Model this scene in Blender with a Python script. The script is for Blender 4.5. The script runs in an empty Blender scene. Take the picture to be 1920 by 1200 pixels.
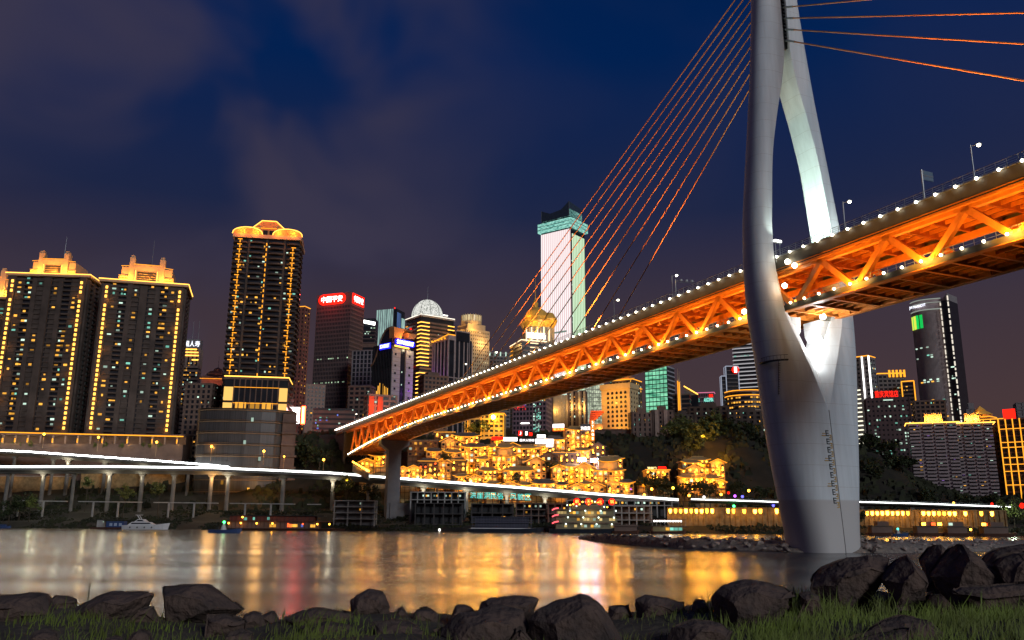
import bpy, bmesh, math, random
from mathutils import Vector, Matrix, noise
R = math.radians
rnd = random.Random(7)
sc = bpy.context.scene
col = sc.collection

# ------------------------------------------------------------------ camera
F, HC = 1606.0, 6.6
TH, RO = math.atan(372 / 1606.0), R(.35)
cT, sT = math.cos(TH), math.sin(TH)
cam_d = bpy.data.cameras.new('camera')
cam_d.sensor_width = 36; cam_d.lens = 36 * F / 1920; cam_d.clip_start = .1; cam_d.clip_end = 20000
cam = bpy.data.objects.new('camera', cam_d); col.objects.link(cam)
fw = Vector((0, cT, sT)); up0 = Vector((0, -sT, cT)); rt0 = Vector((1, 0, 0))
rt = rt0 * math.cos(RO) + up0 * math.sin(RO); up = -rt0 * math.sin(RO) + up0 * math.cos(RO)
m = Matrix((rt, up, -fw)).transposed().to_4x4(); m.translation = (0, 0, HC)
cam.matrix_world = m
sc.camera = cam
sc.view_settings.view_transform = 'Standard'; sc.view_settings.look = 'None'
sc.view_settings.gamma = 1; sc.view_settings.exposure = 0
sc.render.engine = 'CYCLES'
sc.cycles.use_denoising = True
sc.cycles.max_bounces = 5; sc.cycles.diffuse_bounces = 2; sc.cycles.glossy_bounces = 3
sc.cycles.transparent_max_bounces = 4; sc.cycles.caustics_reflective = False; sc.cycles.caustics_refractive = False
sc.cycles.sample_clamp_indirect = 4

# ------------------------------------------------------------------ night sky
w = bpy.data.worlds.new('World'); sc.world = w; w.use_nodes = True
nt = w.node_tree; N = nt.nodes; L = nt.links
for n in list(N): N.remove(n)
out = N.new('ShaderNodeOutputWorld'); bg = N.new('ShaderNodeBackground')
tc = N.new('ShaderNodeTexCoord'); sx = N.new('ShaderNodeSeparateXYZ'); L.new(tc.outputs['Generated'], sx.inputs[0])
ramp = N.new('ShaderNodeValToRGB'); L.new(sx.outputs['Z'], ramp.inputs[0])
stops = [(0, (.074, .040, .035)), (.12, (.066, .039, .040)), (.23, (.047, .033, .047)), (.34, (.012, .019, .059)), (.5, (.0005, .015, .080)), (1, (.0005, .01, .06))]
cr = ramp.color_ramp
while len(cr.elements) < len(stops): cr.elements.new(.5)
for e, (p, c) in zip(cr.elements, stops): e.position = p; e.color = (*c, 1)
mp = N.new('ShaderNodeMapping'); mp.inputs['Scale'].default_value = (1, 1, 1.25); mp.inputs['Location'].default_value = (2.35, .8, 1.15); L.new(tc.outputs['Generated'], mp.inputs[0])
nz = N.new('ShaderNodeTexNoise'); nz.inputs['Scale'].default_value = 4.2; nz.inputs['Detail'].default_value = 3; nz.inputs['Roughness'].default_value = .45
nz.inputs['Distortion'].default_value = .5
L.new(mp.outputs[0], nz.inputs['Vector'])
mr = N.new('ShaderNodeMapRange'); mr.interpolation_type = 'SMOOTHSTEP'
mr.inputs['From Min'].default_value = .36; mr.inputs['From Max'].default_value = .66; L.new(nz.outputs['Fac'], mr.inputs['Value'])
mx_ = N.new('ShaderNodeMapRange'); mx_.interpolation_type = 'SMOOTHSTEP'      # the cloud thins out towards the east
mx_.inputs['From Min'].default_value = -.2; mx_.inputs['From Max'].default_value = .06
mx_.inputs['To Min'].default_value = 1; mx_.inputs['To Max'].default_value = .12; L.new(sx.outputs['X'], mx_.inputs['Value'])
mu = N.new('ShaderNodeMath'); mu.operation = 'MULTIPLY'; L.new(mr.outputs[0], mu.inputs[0]); L.new(mx_.outputs[0], mu.inputs[1])
mu2 = N.new('ShaderNodeMath'); mu2.operation = 'MULTIPLY'; L.new(mu.outputs[0], mu2.inputs[0]); mu2.inputs[1].default_value = .85
cm = N.new('ShaderNodeMix'); cm.data_type = 'RGBA'; L.new(mu2.outputs[0], cm.inputs[0]); L.new(ramp.outputs[0], cm.inputs[6])
cm.inputs[7].default_value = (.046, .039, .070, 1)
# faint twilight left by the sun below the horizon
sky = N.new('ShaderNodeTexSky'); sky.sky_type = 'NISHITA'; sky.sun_disc = False
sky.sun_elevation = R(-6); sky.sun_rotation = R(200)
bg2 = N.new('ShaderNodeBackground'); L.new(sky.outputs[0], bg2.inputs[0]); bg2.inputs[1].default_value = .02
L.new(cm.outputs[2], bg.inputs[0]); bg.inputs[1].default_value = 1
ad = N.new('ShaderNodeAddShader'); L.new(bg.outputs[0], ad.inputs[0]); L.new(bg2.outputs[0], ad.inputs[1]); L.new(ad.outputs[0], out.inputs[0])
# added sun lamp as fill, standing in for city glow behind the camera
sd = bpy.data.lights.new('city_fill', 'SUN'); sd.energy = 1.12; sd.angle = R(14); sd.color = (.88, .94, 1)
so = bpy.data.objects.new('city_fill', sd); col.objects.link(so)
so.rotation_euler = Vector((-.50, .80, -.34)).to_track_quat('-Z', 'Y').to_euler()

# ------------------------------------------------------------------ pixel helpers (where a sight line meets a given distance or height)
def ray(px, py):
    x, y = (px - 960) / F, -(py - 600) / F
    c, s = math.cos(RO), math.sin(RO)
    x, y = x * c - y * s, x * s + y * c
    return Vector((x, cT - y * sT, sT + y * cT))
def P(px, py, Y):
    d = ray(px, py); q = d * (Y / d.y); q.z += HC; return q
def PZ(px, py, Z):
    d = ray(px, py); q = d * ((Z - HC) / d.z); q.z += HC; return q
def depth(v): return v.y * cT + (v.z - HC) * sT

# ------------------------------------------------------------------ object helpers
def tag(o, label=None, cat=None, group=None, kind=None):
    if label: o['label'] = label
    if cat: o['category'] = cat
    if group: o['group'] = group
    if kind: o['kind'] = kind
    return o
def empty(name, loc=(0, 0, 0), rz=0, label=None, cat=None, group=None):
    o = bpy.data.objects.new(name, None); col.objects.link(o)
    o.location = loc; o.rotation_euler = (0, 0, rz); o.empty_display_size = .5
    return tag(o, label, cat, group)
def inst(name, mesh, parent=None, loc=(0, 0, 0), rot=(0, 0, 0), scale=None):
    o = bpy.data.objects.new(name, mesh); col.objects.link(o); o.parent = parent
    o.location = loc; o.rotation_euler = rot
    if scale: o.scale = scale
    return o
def lamp(name, parent, loc, energy, color, radius=.4, kind='POINT', rot=None, **kw):
    d = bpy.data.lights.new(name, kind); d.energy = energy; d.color = color
    if kind != 'AREA': d.shadow_soft_size = radius
    for k, v in kw.items(): setattr(d, k, v)
    o = bpy.data.objects.new(name, d); col.objects.link(o); o.parent = parent; o.location = loc
    if rot is not None: o.rotation_euler = rot
    return o

class MB:
    def __init__(s): s.v = []; s.f = []
    def add(s, vs, fs):
        n = len(s.v); s.v += [tuple(v) for v in vs]; s.f += [tuple(i + n for i in f) for f in fs]; return s
    def box(s, x0, x1, y0, y1, z0, z1):
        return s.add([(x0,y0,z0),(x1,y0,z0),(x1,y1,z0),(x0,y1,z0),(x0,y0,z1),(x1,y0,z1),(x1,y1,z1),(x0,y1,z1)],
                     [(0,3,2,1),(4,5,6,7),(0,1,5,4),(1,2,6,5),(2,3,7,6),(3,0,4,7)])
    def beam(s, p, q, w, h, upv=(0, 0, 1)):
        p, q = Vector(p), Vector(q); d = (q - p).normalized(); u = Vector(upv)
        a = d.cross(u)
        if a.length < 1e-4: a = d.cross(Vector((1, 0, 0)))
        a.normalize(); b = a.cross(d); a *= w / 2; b *= h / 2
        return s.add([p-a-b, p+a-b, p+a+b, p-a+b, q-a-b, q+a-b, q+a+b, q-a+b], [(0,1,2,3)[::-1],(4,5,6,7),(0,1,5,4),(1,2,6,5),(2,3,7,6),(3,0,4,7)])
    def tube(s, p, q, r0, r1=None, n=8, cap=True):
        p, q = Vector(p), Vector(q); r1 = r0 if r1 is None else r1
        d = (q - p).normalized(); a = d.cross(Vector((0, 0, 1)))
        if a.length < 1e-3: a = d.cross(Vector((1, 0, 0)))
        a.normalize(); b = d.cross(a)
        vs = []
        for c, r in ((p, r0), (q, r1)):
            for i in range(n):
                t = 2 * math.pi * i / n; vs.append(c + a * (r * math.cos(t)) + b * (r * math.sin(t)))
        fs = [(i, (i + 1) % n, n + (i + 1) % n, n + i) for i in range(n)]
        if cap: fs += [tuple(range(n))[::-1], tuple(range(n, 2 * n))]
        return s.add(vs, fs)
    def path(s, pts, r, n=6):
        for a, b in zip(pts, pts[1:]): s.tube(a, b, r, r, n)
        return s
    def prism(s, poly, z0, z1):
        n = len(poly)
        return s.add([(x, y, z0) for x, y in poly] + [(x, y, z1) for x, y in poly],
                     [tuple(range(n))[::-1], tuple(range(n, 2 * n))] + [(i, (i + 1) % n, n + (i + 1) % n, n + i) for i in range(n)])
    def xprism(s, poly, y0, y1):                       # polygon in x,z pushed along y
        n = len(poly)
        return s.add([(x, y0, z) for x, z in poly] + [(x, y1, z) for x, z in poly],
                     [tuple(range(n)), tuple(range(n, 2 * n))[::-1]] + [(i, n + i, n + (i + 1) % n, (i + 1) % n) for i in range(n)])
    def lathe(s, prof, n=16, cx=0, cy=0):
        vs = []; k = len(prof)
        for i in range(n):
            t = 2 * math.pi * i / n
            for r, z in prof: vs.append((cx + r * math.cos(t), cy + r * math.sin(t), z))
        fs = [(i*k+j, ((i+1) % n)*k+j, ((i+1) % n)*k+j+1, i*k+j+1) for i in range(n) for j in range(k-1)]
        return s.add(vs, fs)
    def sphere(s, c, r, n=8, m=5, sz=1):
        c = Vector(c); prof = [(r * math.sin(math.pi * j / m) + 1e-4, -r * sz * math.cos(math.pi * j / m)) for j in range(m + 1)]
        k = len(s.v); s.lathe(prof, n)
        for i in range(k, len(s.v)): s.v[i] = tuple(Vector(s.v[i]) + c)
        return s
    def mesh(s, name, mat, smooth=False):
        me = bpy.data.meshes.new(name); me.from_pydata(s.v, [], s.f)
        if mat: me.materials.append(mat)
        if smooth: me.shade_smooth()
        me.update(); return me
    def build(s, name, mat, parent=None, smooth=False):
        return inst(name, s.mesh(name, mat, smooth), parent)
def dup(o, name, parent=None, loc=None, rot=None):
    c = o.copy(); c.name = name; col.objects.link(c); c.parent = parent
    if loc is not None: c.location = loc
    if rot is not None: c.rotation_euler = rot
    return c

# ------------------------------------------------------------------ materials
_M = {}
def mat(name, c, rough=.7, metal=0, var=.25, scale=.4, bump=0, bscale=6, c2=None, stretch=(1, 1, 1), spec=.4):
    if name in _M: return _M[name]
    m = bpy.data.materials.new(name); m.use_nodes = True; nt = m.node_tree; b = nt.nodes['Principled BSDF']
    b.inputs['Roughness'].default_value = rough; b.inputs['Metallic'].default_value = metal; b.inputs['Specular IOR Level'].default_value = spec
    tc = nt.nodes.new('ShaderNodeTexCoord'); mp = nt.nodes.new('ShaderNodeMapping'); mp.inputs['Scale'].default_value = stretch
    nt.links.new(tc.outputs['Object'], mp.inputs[0])
    nz = nt.nodes.new('ShaderNodeTexNoise'); nz.inputs['Scale'].default_value = scale; nz.inputs['Detail'].default_value = 5; nz.inputs['Roughness'].default_value = .6
    nt.links.new(mp.outputs[0], nz.inputs['Vector'])
    r = nt.nodes.new('ShaderNodeValToRGB'); nt.links.new(nz.outputs['Fac'], r.inputs[0])
    r.color_ramp.elements[0].position = .3; r.color_ramp.elements[1].position = .7
    lo = c2 or tuple(x * (1 - var) for x in c)
    r.color_ramp.elements[0].color = (*lo, 1); r.color_ramp.elements[1].color = (*[min(1, x * (1 + (0 if c2 else var * .6))) for x in c], 1)
    nt.links.new(r.outputs[0], b.inputs['Base Color'])
    if bump:
        n2 = nt.nodes.new('ShaderNodeTexNoise'); n2.inputs['Scale'].default_value = bscale; n2.inputs['Detail'].default_value = 6
        nt.links.new(mp.outputs[0], n2.inputs['Vector'])
        bp = nt.nodes.new('ShaderNodeBump'); bp.inputs['Strength'].default_value = bump; bp.inputs['Distance'].default_value = .1
        nt.links.new(n2.outputs['Fac'], bp.inputs['Height']); nt.links.new(bp.outputs[0], b.inputs['Normal'])
    _M[name] = m; return m
def emat(name, c, s, light=True, vary=0):
    if name in _M: return _M[name]
    m = bpy.data.materials.new(name); m.use_nodes = True; nt = m.node_tree
    for n in list(nt.nodes): nt.nodes.remove(n)
    o = nt.nodes.new('ShaderNodeOutputMaterial'); e = nt.nodes.new('ShaderNodeEmission')
    e.inputs[0].default_value = (*c, 1); e.inputs[1].default_value = s
    if vary:
        oi = nt.nodes.new('ShaderNodeObjectInfo'); mr = nt.nodes.new('ShaderNodeMapRange')
        mr.inputs['To Min'].default_value = s * (1 - vary); mr.inputs['To Max'].default_value = s * (1 + vary)
        nt.links.new(oi.outputs['Random'], mr.inputs['Value']); nt.links.new(mr.outputs[0], e.inputs[1])
    nt.links.new(e.outputs[0], o.inputs[0])
    if not light: m.cycles.emission_sampling = 'NONE'
    _M[name] = m; return m

AMB = (1, .37, .022)          # sodium amber
GOLD = (1, .60, .16)
E_line = emat('amber_tube', (1, .37, .025), 1.7, True)
E_linehot = emat('amber_tube_bright', (1, .47, .07), 3.2)
E_white = emat('white_tube', (1, .97, .9), 5)
E_bulb = emat('bulb', (1, .92, .72), 14, True)
E_lantern = emat('lantern_glow', (1, .42, .035), 11, True)
E_lanternred = emat('red_lantern_glow', (1, .1, .02), 3, False)
E_winA = emat('window_amber', (1, .46, .06), 1.0, False, .75)
E_winW = emat('window_white', (.72, 1, .82), .7, False, .8)
E_winC = emat('window_cyan', (.35, 1, .78), .55, False, .6)
E_winB = emat('window_blue', (.2, .3, 1), .8, False, .5)
E_red = emat('red_neon', (1, .012, .005), 2.6, True)
E_redglow = emat('sign_white_core', (1, .8, .75), 5, True)
E_green = emat('green_lamp', (.05, 1, .2), 8)
E_teal = emat('teal_neon', (.1, .95, .85), 1.1, False)
M_glass = mat('dark_glass', (.018, .02, .026), .22, 0, .3, .15, spec=.5)
M_conc = mat('concrete', (.34, .32, .30), .85, 0, .3, .3, .25, 3)
M_concd = mat('dark_concrete', (.06, .052, .05), .9, 0, .3, .3, .2, 3)
M_steel = mat('galvanised_steel', (.35, .37, .38), .45, .6, .15)
M_dark = mat('dark_metal', (.03, .03, .032), .5, .3)

def text(name, s, h, m, parent, loc, rz=0, ext=.12, spacing=1.0, width=None):
    c = bpy.data.curves.new(name, 'FONT'); c.body = s; c.size = 1; c.extrude = .02; c.space_character = spacing; c.align_x = 'CENTER'
    o = bpy.data.objects.new(name, c); col.objects.link(o); bpy.context.view_layer.update()
    me = bpy.data.meshes.new_from_object(o.evaluated_get(bpy.context.evaluated_depsgraph_get()))
    bpy.data.objects.remove(o); bpy.data.curves.remove(c)
    xs = [v.co.x for v in me.vertices]; ys = [v.co.y for v in me.vertices]
    x0, x1, y0, y1 = min(xs), max(xs), min(ys), max(ys); k = h / (y1 - y0)
    kx = width / (x1 - x0) if width else k
    for v in me.vertices: v.co = ((v.co.x - (x0 + x1) / 2) * kx, -v.co.z / .02 * ext, (v.co.y - (y0 + y1) / 2) * k)
    me.materials.clear(); me.materials.append(m); me.name = name
    return inst(name, me, parent, loc, (0, 0, rz))

# ------------------------------------------------------------------ river and terrain
def sstep(a, b, x):
    t = min(1, max(0, (x - a) / (b - a))); return t * t * (3 - 2 * t)
def interp(tab, x):
    if x <= tab[0][0]: return tab[0][1]
    for i in range(len(tab) - 1):
        x0, y0 = tab[i]; x1, y1 = tab[i + 1]
        if x <= x1:
            t = (x - x0) / (x1 - x0)
            m0 = (y1 - tab[i-1][1]) / (x1 - tab[i-1][0]) if i > 0 else (y1 - y0) / (x1 - x0)
            m1 = (tab[i+2][1] - y0) / (tab[i+2][0] - x0) if i + 2 < len(tab) else (y1 - y0) / (x1 - x0)
            h = x1 - x0; t2, t3 = t * t, t * t * t
            return (2*t3-3*t2+1)*y0 + (t3-2*t2+t)*h*m0 + (-2*t3+3*t2)*y1 + (t3-t2)*h*m1
    return tab[-1][1]
def shore_y(X): return 434 - .13 * X
def far_z(X, Y):
    d = Y - shore_y(X)
    z = -1.5 + 5 * sstep(-4, 30, d) + 5.5 * sstep(30, 55, d) + 3 * sstep(55, 72, d)
    g = math.exp(-((X - 205) / 45) ** 2)
    hi = 60 if X < 150 else 60 - 47 * sstep(150, 185, X) + 45 * g * sstep(150, 185, X)
    if X > 225: hi = max(hi, 14) + 4
    z += (hi - 9) * sstep(78, 150, d) * (.92 + .16 * noise.noise((X * .02, Y * .02, 0)))
    z += 25 * sstep(180, 330, d)
    if X < -50: z = max(z, z + (10 * sstep(62, 86, d) - 10 * sstep(95, 140, d)) * min(1, (-50 - X) / 25))
    z += .9 * noise.noise((X * .11, Y * .11, 3)) * sstep(-2, 20, d) + .5 * noise.noise((X * .4, Y * .4, 5)) * sstep(-2, 10, d)
    return z
def grid(name, xs, ys, fz, material):
    me = bpy.data.meshes.new(name)
    vs = [(x, y, fz(x, y)) for y in ys for x in xs]; k = len(xs)
    me.from_pydata(vs, [], [(j*k+i, j*k+i+1, (j+1)*k+i+1, (j+1)*k+i) for j in range(len(ys)-1) for i in range(k-1)])
    me.materials.append(material); me.shade_smooth(); return inst(name, me)
def frange(a, b, s):
    r = []; 
    while a <= b + 1e-6: r.append(a); a += s
    return r
M_bank = mat('bank_soil', (.030, .024, .015), .95, 0, .5, .12, .5, 1.2, c2=(.010, .010, .006))
tag(grid('far_bank', frange(-700, 900, 8), frange(400, 620, 4) + frange(640, 1800, 40), far_z, M_bank), kind='structure')

wm = bpy.data.materials.new('river_water'); wm.use_nodes = True; nt = wm.node_tree; b = nt.nodes['Principled BSDF']
b.inputs['Base Color'].default_value = (.030, .034, .036, 1); b.inputs['IOR'].default_value = 1.33; b.inputs['Roughness'].default_value = .19
b.inputs['Specular IOR Level'].default_value = .8
tc = nt.nodes.new('ShaderNodeTexCoord'); mp = nt.nodes.new('ShaderNodeMapping'); mp.inputs['Scale'].default_value = (.05, .28, 1)
nz = nt.nodes.new('ShaderNodeTexNoise'); nz.inputs['Scale'].default_value = 1; nz.inputs['Detail'].default_value = 6; nz.inputs['Roughness'].default_value = .62
nt.links.new(tc.outputs['Object'], mp.inputs[0]); nt.links.new(mp.outputs[0], nz.inputs['Vector'])
bp = nt.nodes.new('ShaderNodeBump'); bp.inputs['Strength'].default_value = .13; bp.inputs['Distance'].default_value = .25
nt.links.new(nz.outputs['Fac'], bp.inputs['Height']); nt.links.new(bp.outputs[0], b.inputs['Normal'])
mp2 = nt.nodes.new('ShaderNodeMapping'); mp2.inputs['Scale'].default_value = (.0035, .05, 1)
n2 = nt.nodes.new('ShaderNodeTexNoise'); n2.inputs['Scale'].default_value = 1; n2.inputs['Detail'].default_value = 3
nt.links.new(tc.outputs['Object'], mp2.inputs[0]); nt.links.new(mp2.outputs[0], n2.inputs['Vector'])
mr = nt.nodes.new('ShaderNodeMapRange'); mr.inputs['From Min'].default_value = .3; mr.inputs['From Max'].default_value = .7
mr.inputs['To Min'].default_value = .17; mr.inputs['To Max'].default_value = .27
nt.links.new(n2.outputs['Fac'], mr.inputs['Value']); nt.links.new(mr.outputs[0], b.inputs['Roughness'])
me = bpy.data.meshes.new('river'); me.from_pydata([(-1500, -60, 0), (1500, -60, 0), (1500, 700, 0), (-1500, 700, 0)], [], [(0, 1, 2, 3)]); me.materials.append(wm)
tag(inst('river', me), kind='structure')
me = bpy.data.meshes.new('river_bed'); me.from_pydata([(-9000, -3000, -3), (9000, -3000, -3), (9000, 15000, -3), (-9000, 15000, -3)], [], [(0, 1, 2, 3)]); me.materials.append(M_bank)
tag(inst('river_bed', me), kind='structure')

# ------------------------------------------------------------------ bridge frame of reference: x across, y along (away from the camera)
BC = Vector((67.2, 190.5, 0)); BR = math.atan2(.4094, .9124)
def bw(x, y, z): return Vector((BC.x + .9124 * x - .4094 * y, BC.y + .4094 * x + .9124 * y, z))
M_white = mat('white_pylon_paint', (.62, .66, .69), .68, 0, .13, .7, .05, 2, stretch=(1, 1, .09))
nt = M_white.node_tree; b = nt.nodes['Principled BSDF']; src = b.inputs['Base Color'].links[0].from_socket
tc = nt.nodes.new('ShaderNodeTexCoord'); sx = nt.nodes.new('ShaderNodeSeparateXYZ'); nt.links.new(tc.outputs['Object'], sx.inputs[0])
md = nt.nodes.new('ShaderNodeMath'); md.operation = 'FRACT'; dv = nt.nodes.new('ShaderNodeMath'); dv.operation = 'DIVIDE'; dv.inputs[1].default_value = 4.5
nt.links.new(sx.outputs['Z'], dv.inputs[0]); nt.links.new(dv.outputs[0], md.inputs[0])
lt = nt.nodes.new('ShaderNodeMath'); lt.operation = 'LESS_THAN'; lt.inputs[1].default_value = .014; nt.links.new(md.outputs[0], lt.inputs[0])
mxn = nt.nodes.new('ShaderNodeMix'); mxn.data_type = 'RGBA'; nt.links.new(lt.outputs[0], mxn.inputs[0]); nt.links.new(src, mxn.inputs[6]); mxn.inputs[7].default_value = (.42, .42, .42, 1)
# water stain on the pylon foot
st = nt.nodes.new('ShaderNodeMapRange'); st.inputs['From Min'].default_value = 10.6; st.inputs['From Max'].default_value = 11.0; nt.links.new(sx.outputs['Z'], st.inputs['Value'])
m3 = nt.nodes.new('ShaderNodeMix'); m3.data_type = 'RGBA'; nt.links.new(st.outputs[0], m3.inputs[0]); m3.inputs[6].default_value = (.50, .48, .47, 1); nt.links.new(mxn.outputs[2], m3.inputs[7])
nt.links.new(m3.outputs[2], b.inputs['Base Color'])

T_U = [(-4,6.5),(2.5,7.0),(10,8.3),(17,9.7),(28.4,11.4),(42,12.9),(52,13.7),(62,13.8),(72,13.3),(77,12.8),(97,10.3),(118,8.0),(133,6.4),(150,5.3),(170,4.3),(186,3.6)]
T_V = [(-4,6.6),(2.5,6.4),(28,5.8),(42,4.9),(52,4.2),(65,3.6),(77,3.4),(97,3.2),(133,3.1),(186,2.6)]
T_G = [(-4,-20),(29.4,-5),(38.4,0),(42.4,1.9),(49.3,5.0),(52.4,6.6),(62,8.3),(72,8.4),(77,8.0),(91,6.45),(101,4.35),(110.5,2.0),(118.2,.6),(120,.6),(186,.6)]
T_B = [(-4,.02),(29.4,.02),(38.4,3.2),(45,5.9),(52,8.5),(62,9.4),(72,9.1),(77,8.6),(91,6.95),(101,4.8),(110.5,2.4),(118.2,1.0),(120,.9),(186,.9)]
T_I = [(-4,3.3),(38,3.3),(52,2.9),(77,2.4),(97,2.3),(118,2.4),(186,2.0)]
def lin(tab, x):
    for (a, c), (b_, d) in zip(tab, tab[1:]):
        if x <= b_: return c + (d - c) * max(0, (x - a)) / (b_ - a)
    return tab[-1][1]
T_L = [(-4,0),(2,.05),(10,.35),(17,.6),(28,.9),(42,1.1),(52,1.7),(72,2.4),(97,2.7),(118,2.85),(133,3.0),(186,3.6)]
def lean(z): return interp(T_L, z)
def leg_mesh(sign):
    zs = frange(-4, 26, 3) + [28, 29.4, 30.5] + frange(32, 60, 1.5) + frange(62, 110, 2.5) + [112, 114, 116, 117.2, 118.2, 120] + frange(124, 186, 4)
    vs, fs, sec = [], [], None
    for z in zs:
        U, V, g, gb, vi = interp(T_U, z), interp(T_V, z), (interp if z > 46 else lin)(T_G, z), max(.02, (interp if z > 46 else lin)(T_B, z)), lin(T_I, z)
        if g < .01:
            vi = vi + (V - vi) * min(1, (0 - g) / max(.01, gb - g)) if gb > .03 else V
            g = .01
        gb = max(gb, g + .005); r = .6 * (U - gb); u0 = U - r
        pts = [(g, -vi), (gb, -V)]
        for i in range(15):
            a = -math.pi / 2 + math.pi * i / 14
            pts.append((u0 + r * math.copysign(abs(math.cos(a)) ** .85, 1), V * math.copysign(abs(math.sin(a)) ** .85, math.sin(a))))
        pts += [(gb, V), (g, vi)]; sec = len(pts)
        vs += [(sign * u, v + lean(z), z) for u, v in pts]
    for j in range(len(zs) - 1):
        for i in range(sec):
            f = (j*sec+i, j*sec+(i+1) % sec, (j+1)*sec+(i+1) % sec, (j+1)*sec+i)
            fs.append(f if sign > 0 else f[::-1])
    top = tuple(range((len(zs)-1)*sec, len(zs)*sec)); fs.append(top if sign > 0 else top[::-1])
    me = bpy.data.meshes.new('pylon_leg'); me.from_pydata(vs, [], fs); me.materials.append(M_white)
    me.shade_smooth(); me.set_sharp_from_angle(angle=R(28)); return me
pyl = empty('bridge_pylon', BC, BR, 'tall white spindle-shaped bridge pylon with two bowed legs standing on the rocky islet', 'bridge pylon')
inst('leg', leg_mesh(-1), pyl); inst('leg', leg_mesh(1), pyl)
for s in (-1, 1):                                                       # corbels that carry the lower deck
    c = MB(); prof = [(2.6, 51.2), (8.4, 51.2), (8.4, 46.0), (4.9, 46.0), (3.6, 46.7), (2.8, 48.0)]
    c.xprism([(s * x, z) for x, z in prof], -1.0, 3.8); c.build('corbel', M_white, pyl)
g = MB()
for i in range(9):                                                      # water gauge painted down the near leg
    z = 24.9 - 1.78 * i; v = -interp(T_V, z) - .05 + lean(z)
    def bar(u0, u1, z0, z1): g.box(u0, u1, v - .03, v + .25, z0, z1)
    bar(-1.75, -1.55, z - .62, z + .62)
    for q in (-.52, 0, .52): bar(-1.55, -.95, z + q - .1, z + q + .1)
g.build('gauge_lettering', mat('gauge_black', (.012, .012, .014), .6), pyl)
g = MB()
for i in range(9):
    z = 24.0 - 1.78 * i; v = -interp(T_V, z) - .05 + lean(z)
    g.box(-.45, -.27, v - .03, v + .25, z - .6, z + .6)
    for q in (-.5, 0, .5): g.box(-.9, -.45, v - .03, v + .25, z + q - .09, z + q + .09)
    if i % 3 == 0: g.box(-2.9, -1.85, v - .03, v + .25, z + .25, z + .45); g.box(-2.7, -1.9, v - .03, v + .25, z + .75, z + .9)
g.build('gauge_lettering', mat('gauge_yellow', (.5, .30, .06), .6), pyl)
g = MB()                                                                 # joint line between the two legs
for z in frange(0, 27, 3): g.beam((0, -interp(T_V, z) - .02 + lean(z), z), (0, -interp(T_V, z + 3) - .02 + lean(z + 3), z + 3), .14, .1)
g.build('joint_seam', mat('seam_grey', (.16, .15, .15), .8), pyl)
a = MB()
for z in frange(122, 180, 1): a.box(-.55, .55, .1, .45, z, z + .35)
for s in (-1, 1): a.box(s * .5 - .06, s * .5 + .06, .05, .8, 120, 184)
a.box(-.5, .5, .7, .9, 120, 184)
a.build('anchor_frame', M_dark, pyl)
pf = MB()                                                                # service platform and ladder on the river side
zp = 40.2; Up = interp(T_U, zp)
for i in range(9):
    t0, t1 = R(150 + i * 11), R(150 + (i + 1) * 11)
    q = [(-Up + 3.1 + 3.6 * math.cos(t), -1 + 4.6 * math.sin(t)) for t in (t0, t1)]
    pf.beam((*q[0], zp), (*q[1], zp), .9, .25); pf.beam((*q[0], zp + 1.1), (*q[1], zp + 1.1), .08, .08); pf.tube((*q[0], zp), (*q[0], zp + 1.1), .04, n=4)
pf.build('service_platform', M_dark, pyl)
ld = MB()
def outer(z, u): 
    U, V, gb = interp(T_U, z), interp(T_V, z), max(.02, lin(T_B, z)); r = .6 * (U - gb); k = min(1, max(0, (abs(u) - (U - r)) / r)); return V * math.sqrt(max(0, 1 - k * k)) - lean(z)
for k in range(14):
    z = 33.2 + k * .5; ld.box(-Up + 1.25, -Up + 1.95, -outer(z, Up - 1.6) - .45, -outer(z, Up - 1.6) - .35, z, z + .08)
for dx in (1.25, 1.95): ld.beam((-Up + dx, -outer(33, Up - 1.6) - .4, 33), (-Up + dx, -outer(40.4, Up - 1.6) - .4, 40.4), .08, .08)
ld.build('ladder', M_dark, pyl)
def flood(parent, x, y, z, r=.45, m=None): 
    k = MB().sphere((x, y, z), r, 10, 6); return k.build('floodlight', m or E_bulb, parent)

# ------------------------------------------------------------------ truss span
spn = empty('truss_span', BC, BR, 'long double-deck orange steel truss bridge span strung with white bulbs', 'bridge')
M_or = mat('orange_paint', (.74, .235, .034), .5, 0, .22, .6, .05, 3)
M_fas = mat('fascia_paint', (.11, .095, .07), .6, 0, .3, .3)
Y0, Y1, PAN, YN = -104, 436, 17.48, 21.4
def zl(y): return 52.0 - (6.6 * ((y - 225) / 165) ** 2 if y > 225 else 0)
ys = frange(Y0, Y1, 6)
def ribbon(name, x0, x1, zf0, zf1, mt, parent=spn, yy=None):
    yy = yy or ys; v, f = [], []
    for y in yy: v += [(x0, y, zf0(y)), (x1, y, zf0(y)), (x1, y, zf1(y)), (x0, y, zf1(y))]
    for j in range(len(yy) - 1):
        for i in range(4): f.append((4*j+i, 4*j+(i+1) % 4, 4*j+4+(i+1) % 4, 4*j+4+i)[::-1])
    n = 4 * (len(yy) - 1); f += [(0, 1, 2, 3), (n + 3, n + 2, n + 1, n)]
    return MB().add(v, f).build(name, mt, parent)
ylow = [y for y in ys if y < 404]
c_ = lambda z: (lambda y: z)
M_ord = mat('orange_underside_shade', (.40, .095, .018), .6, 0, .35, .5)  # darker copy of the orange puts the underside's shade into the colour
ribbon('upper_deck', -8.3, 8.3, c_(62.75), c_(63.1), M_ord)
ribbon('road_surface', -8.2, 8.2, c_(63.15), c_(63.3), mat('asphalt', (.05, .05, .052), .9))
ribbon('lower_deck', -7.3, 7.3, lambda y: zl(y) + 1.05, lambda y: zl(y) + 1.35, mat('deck_steel', (.02, .013, .009), .8), yy=ylow)
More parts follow.
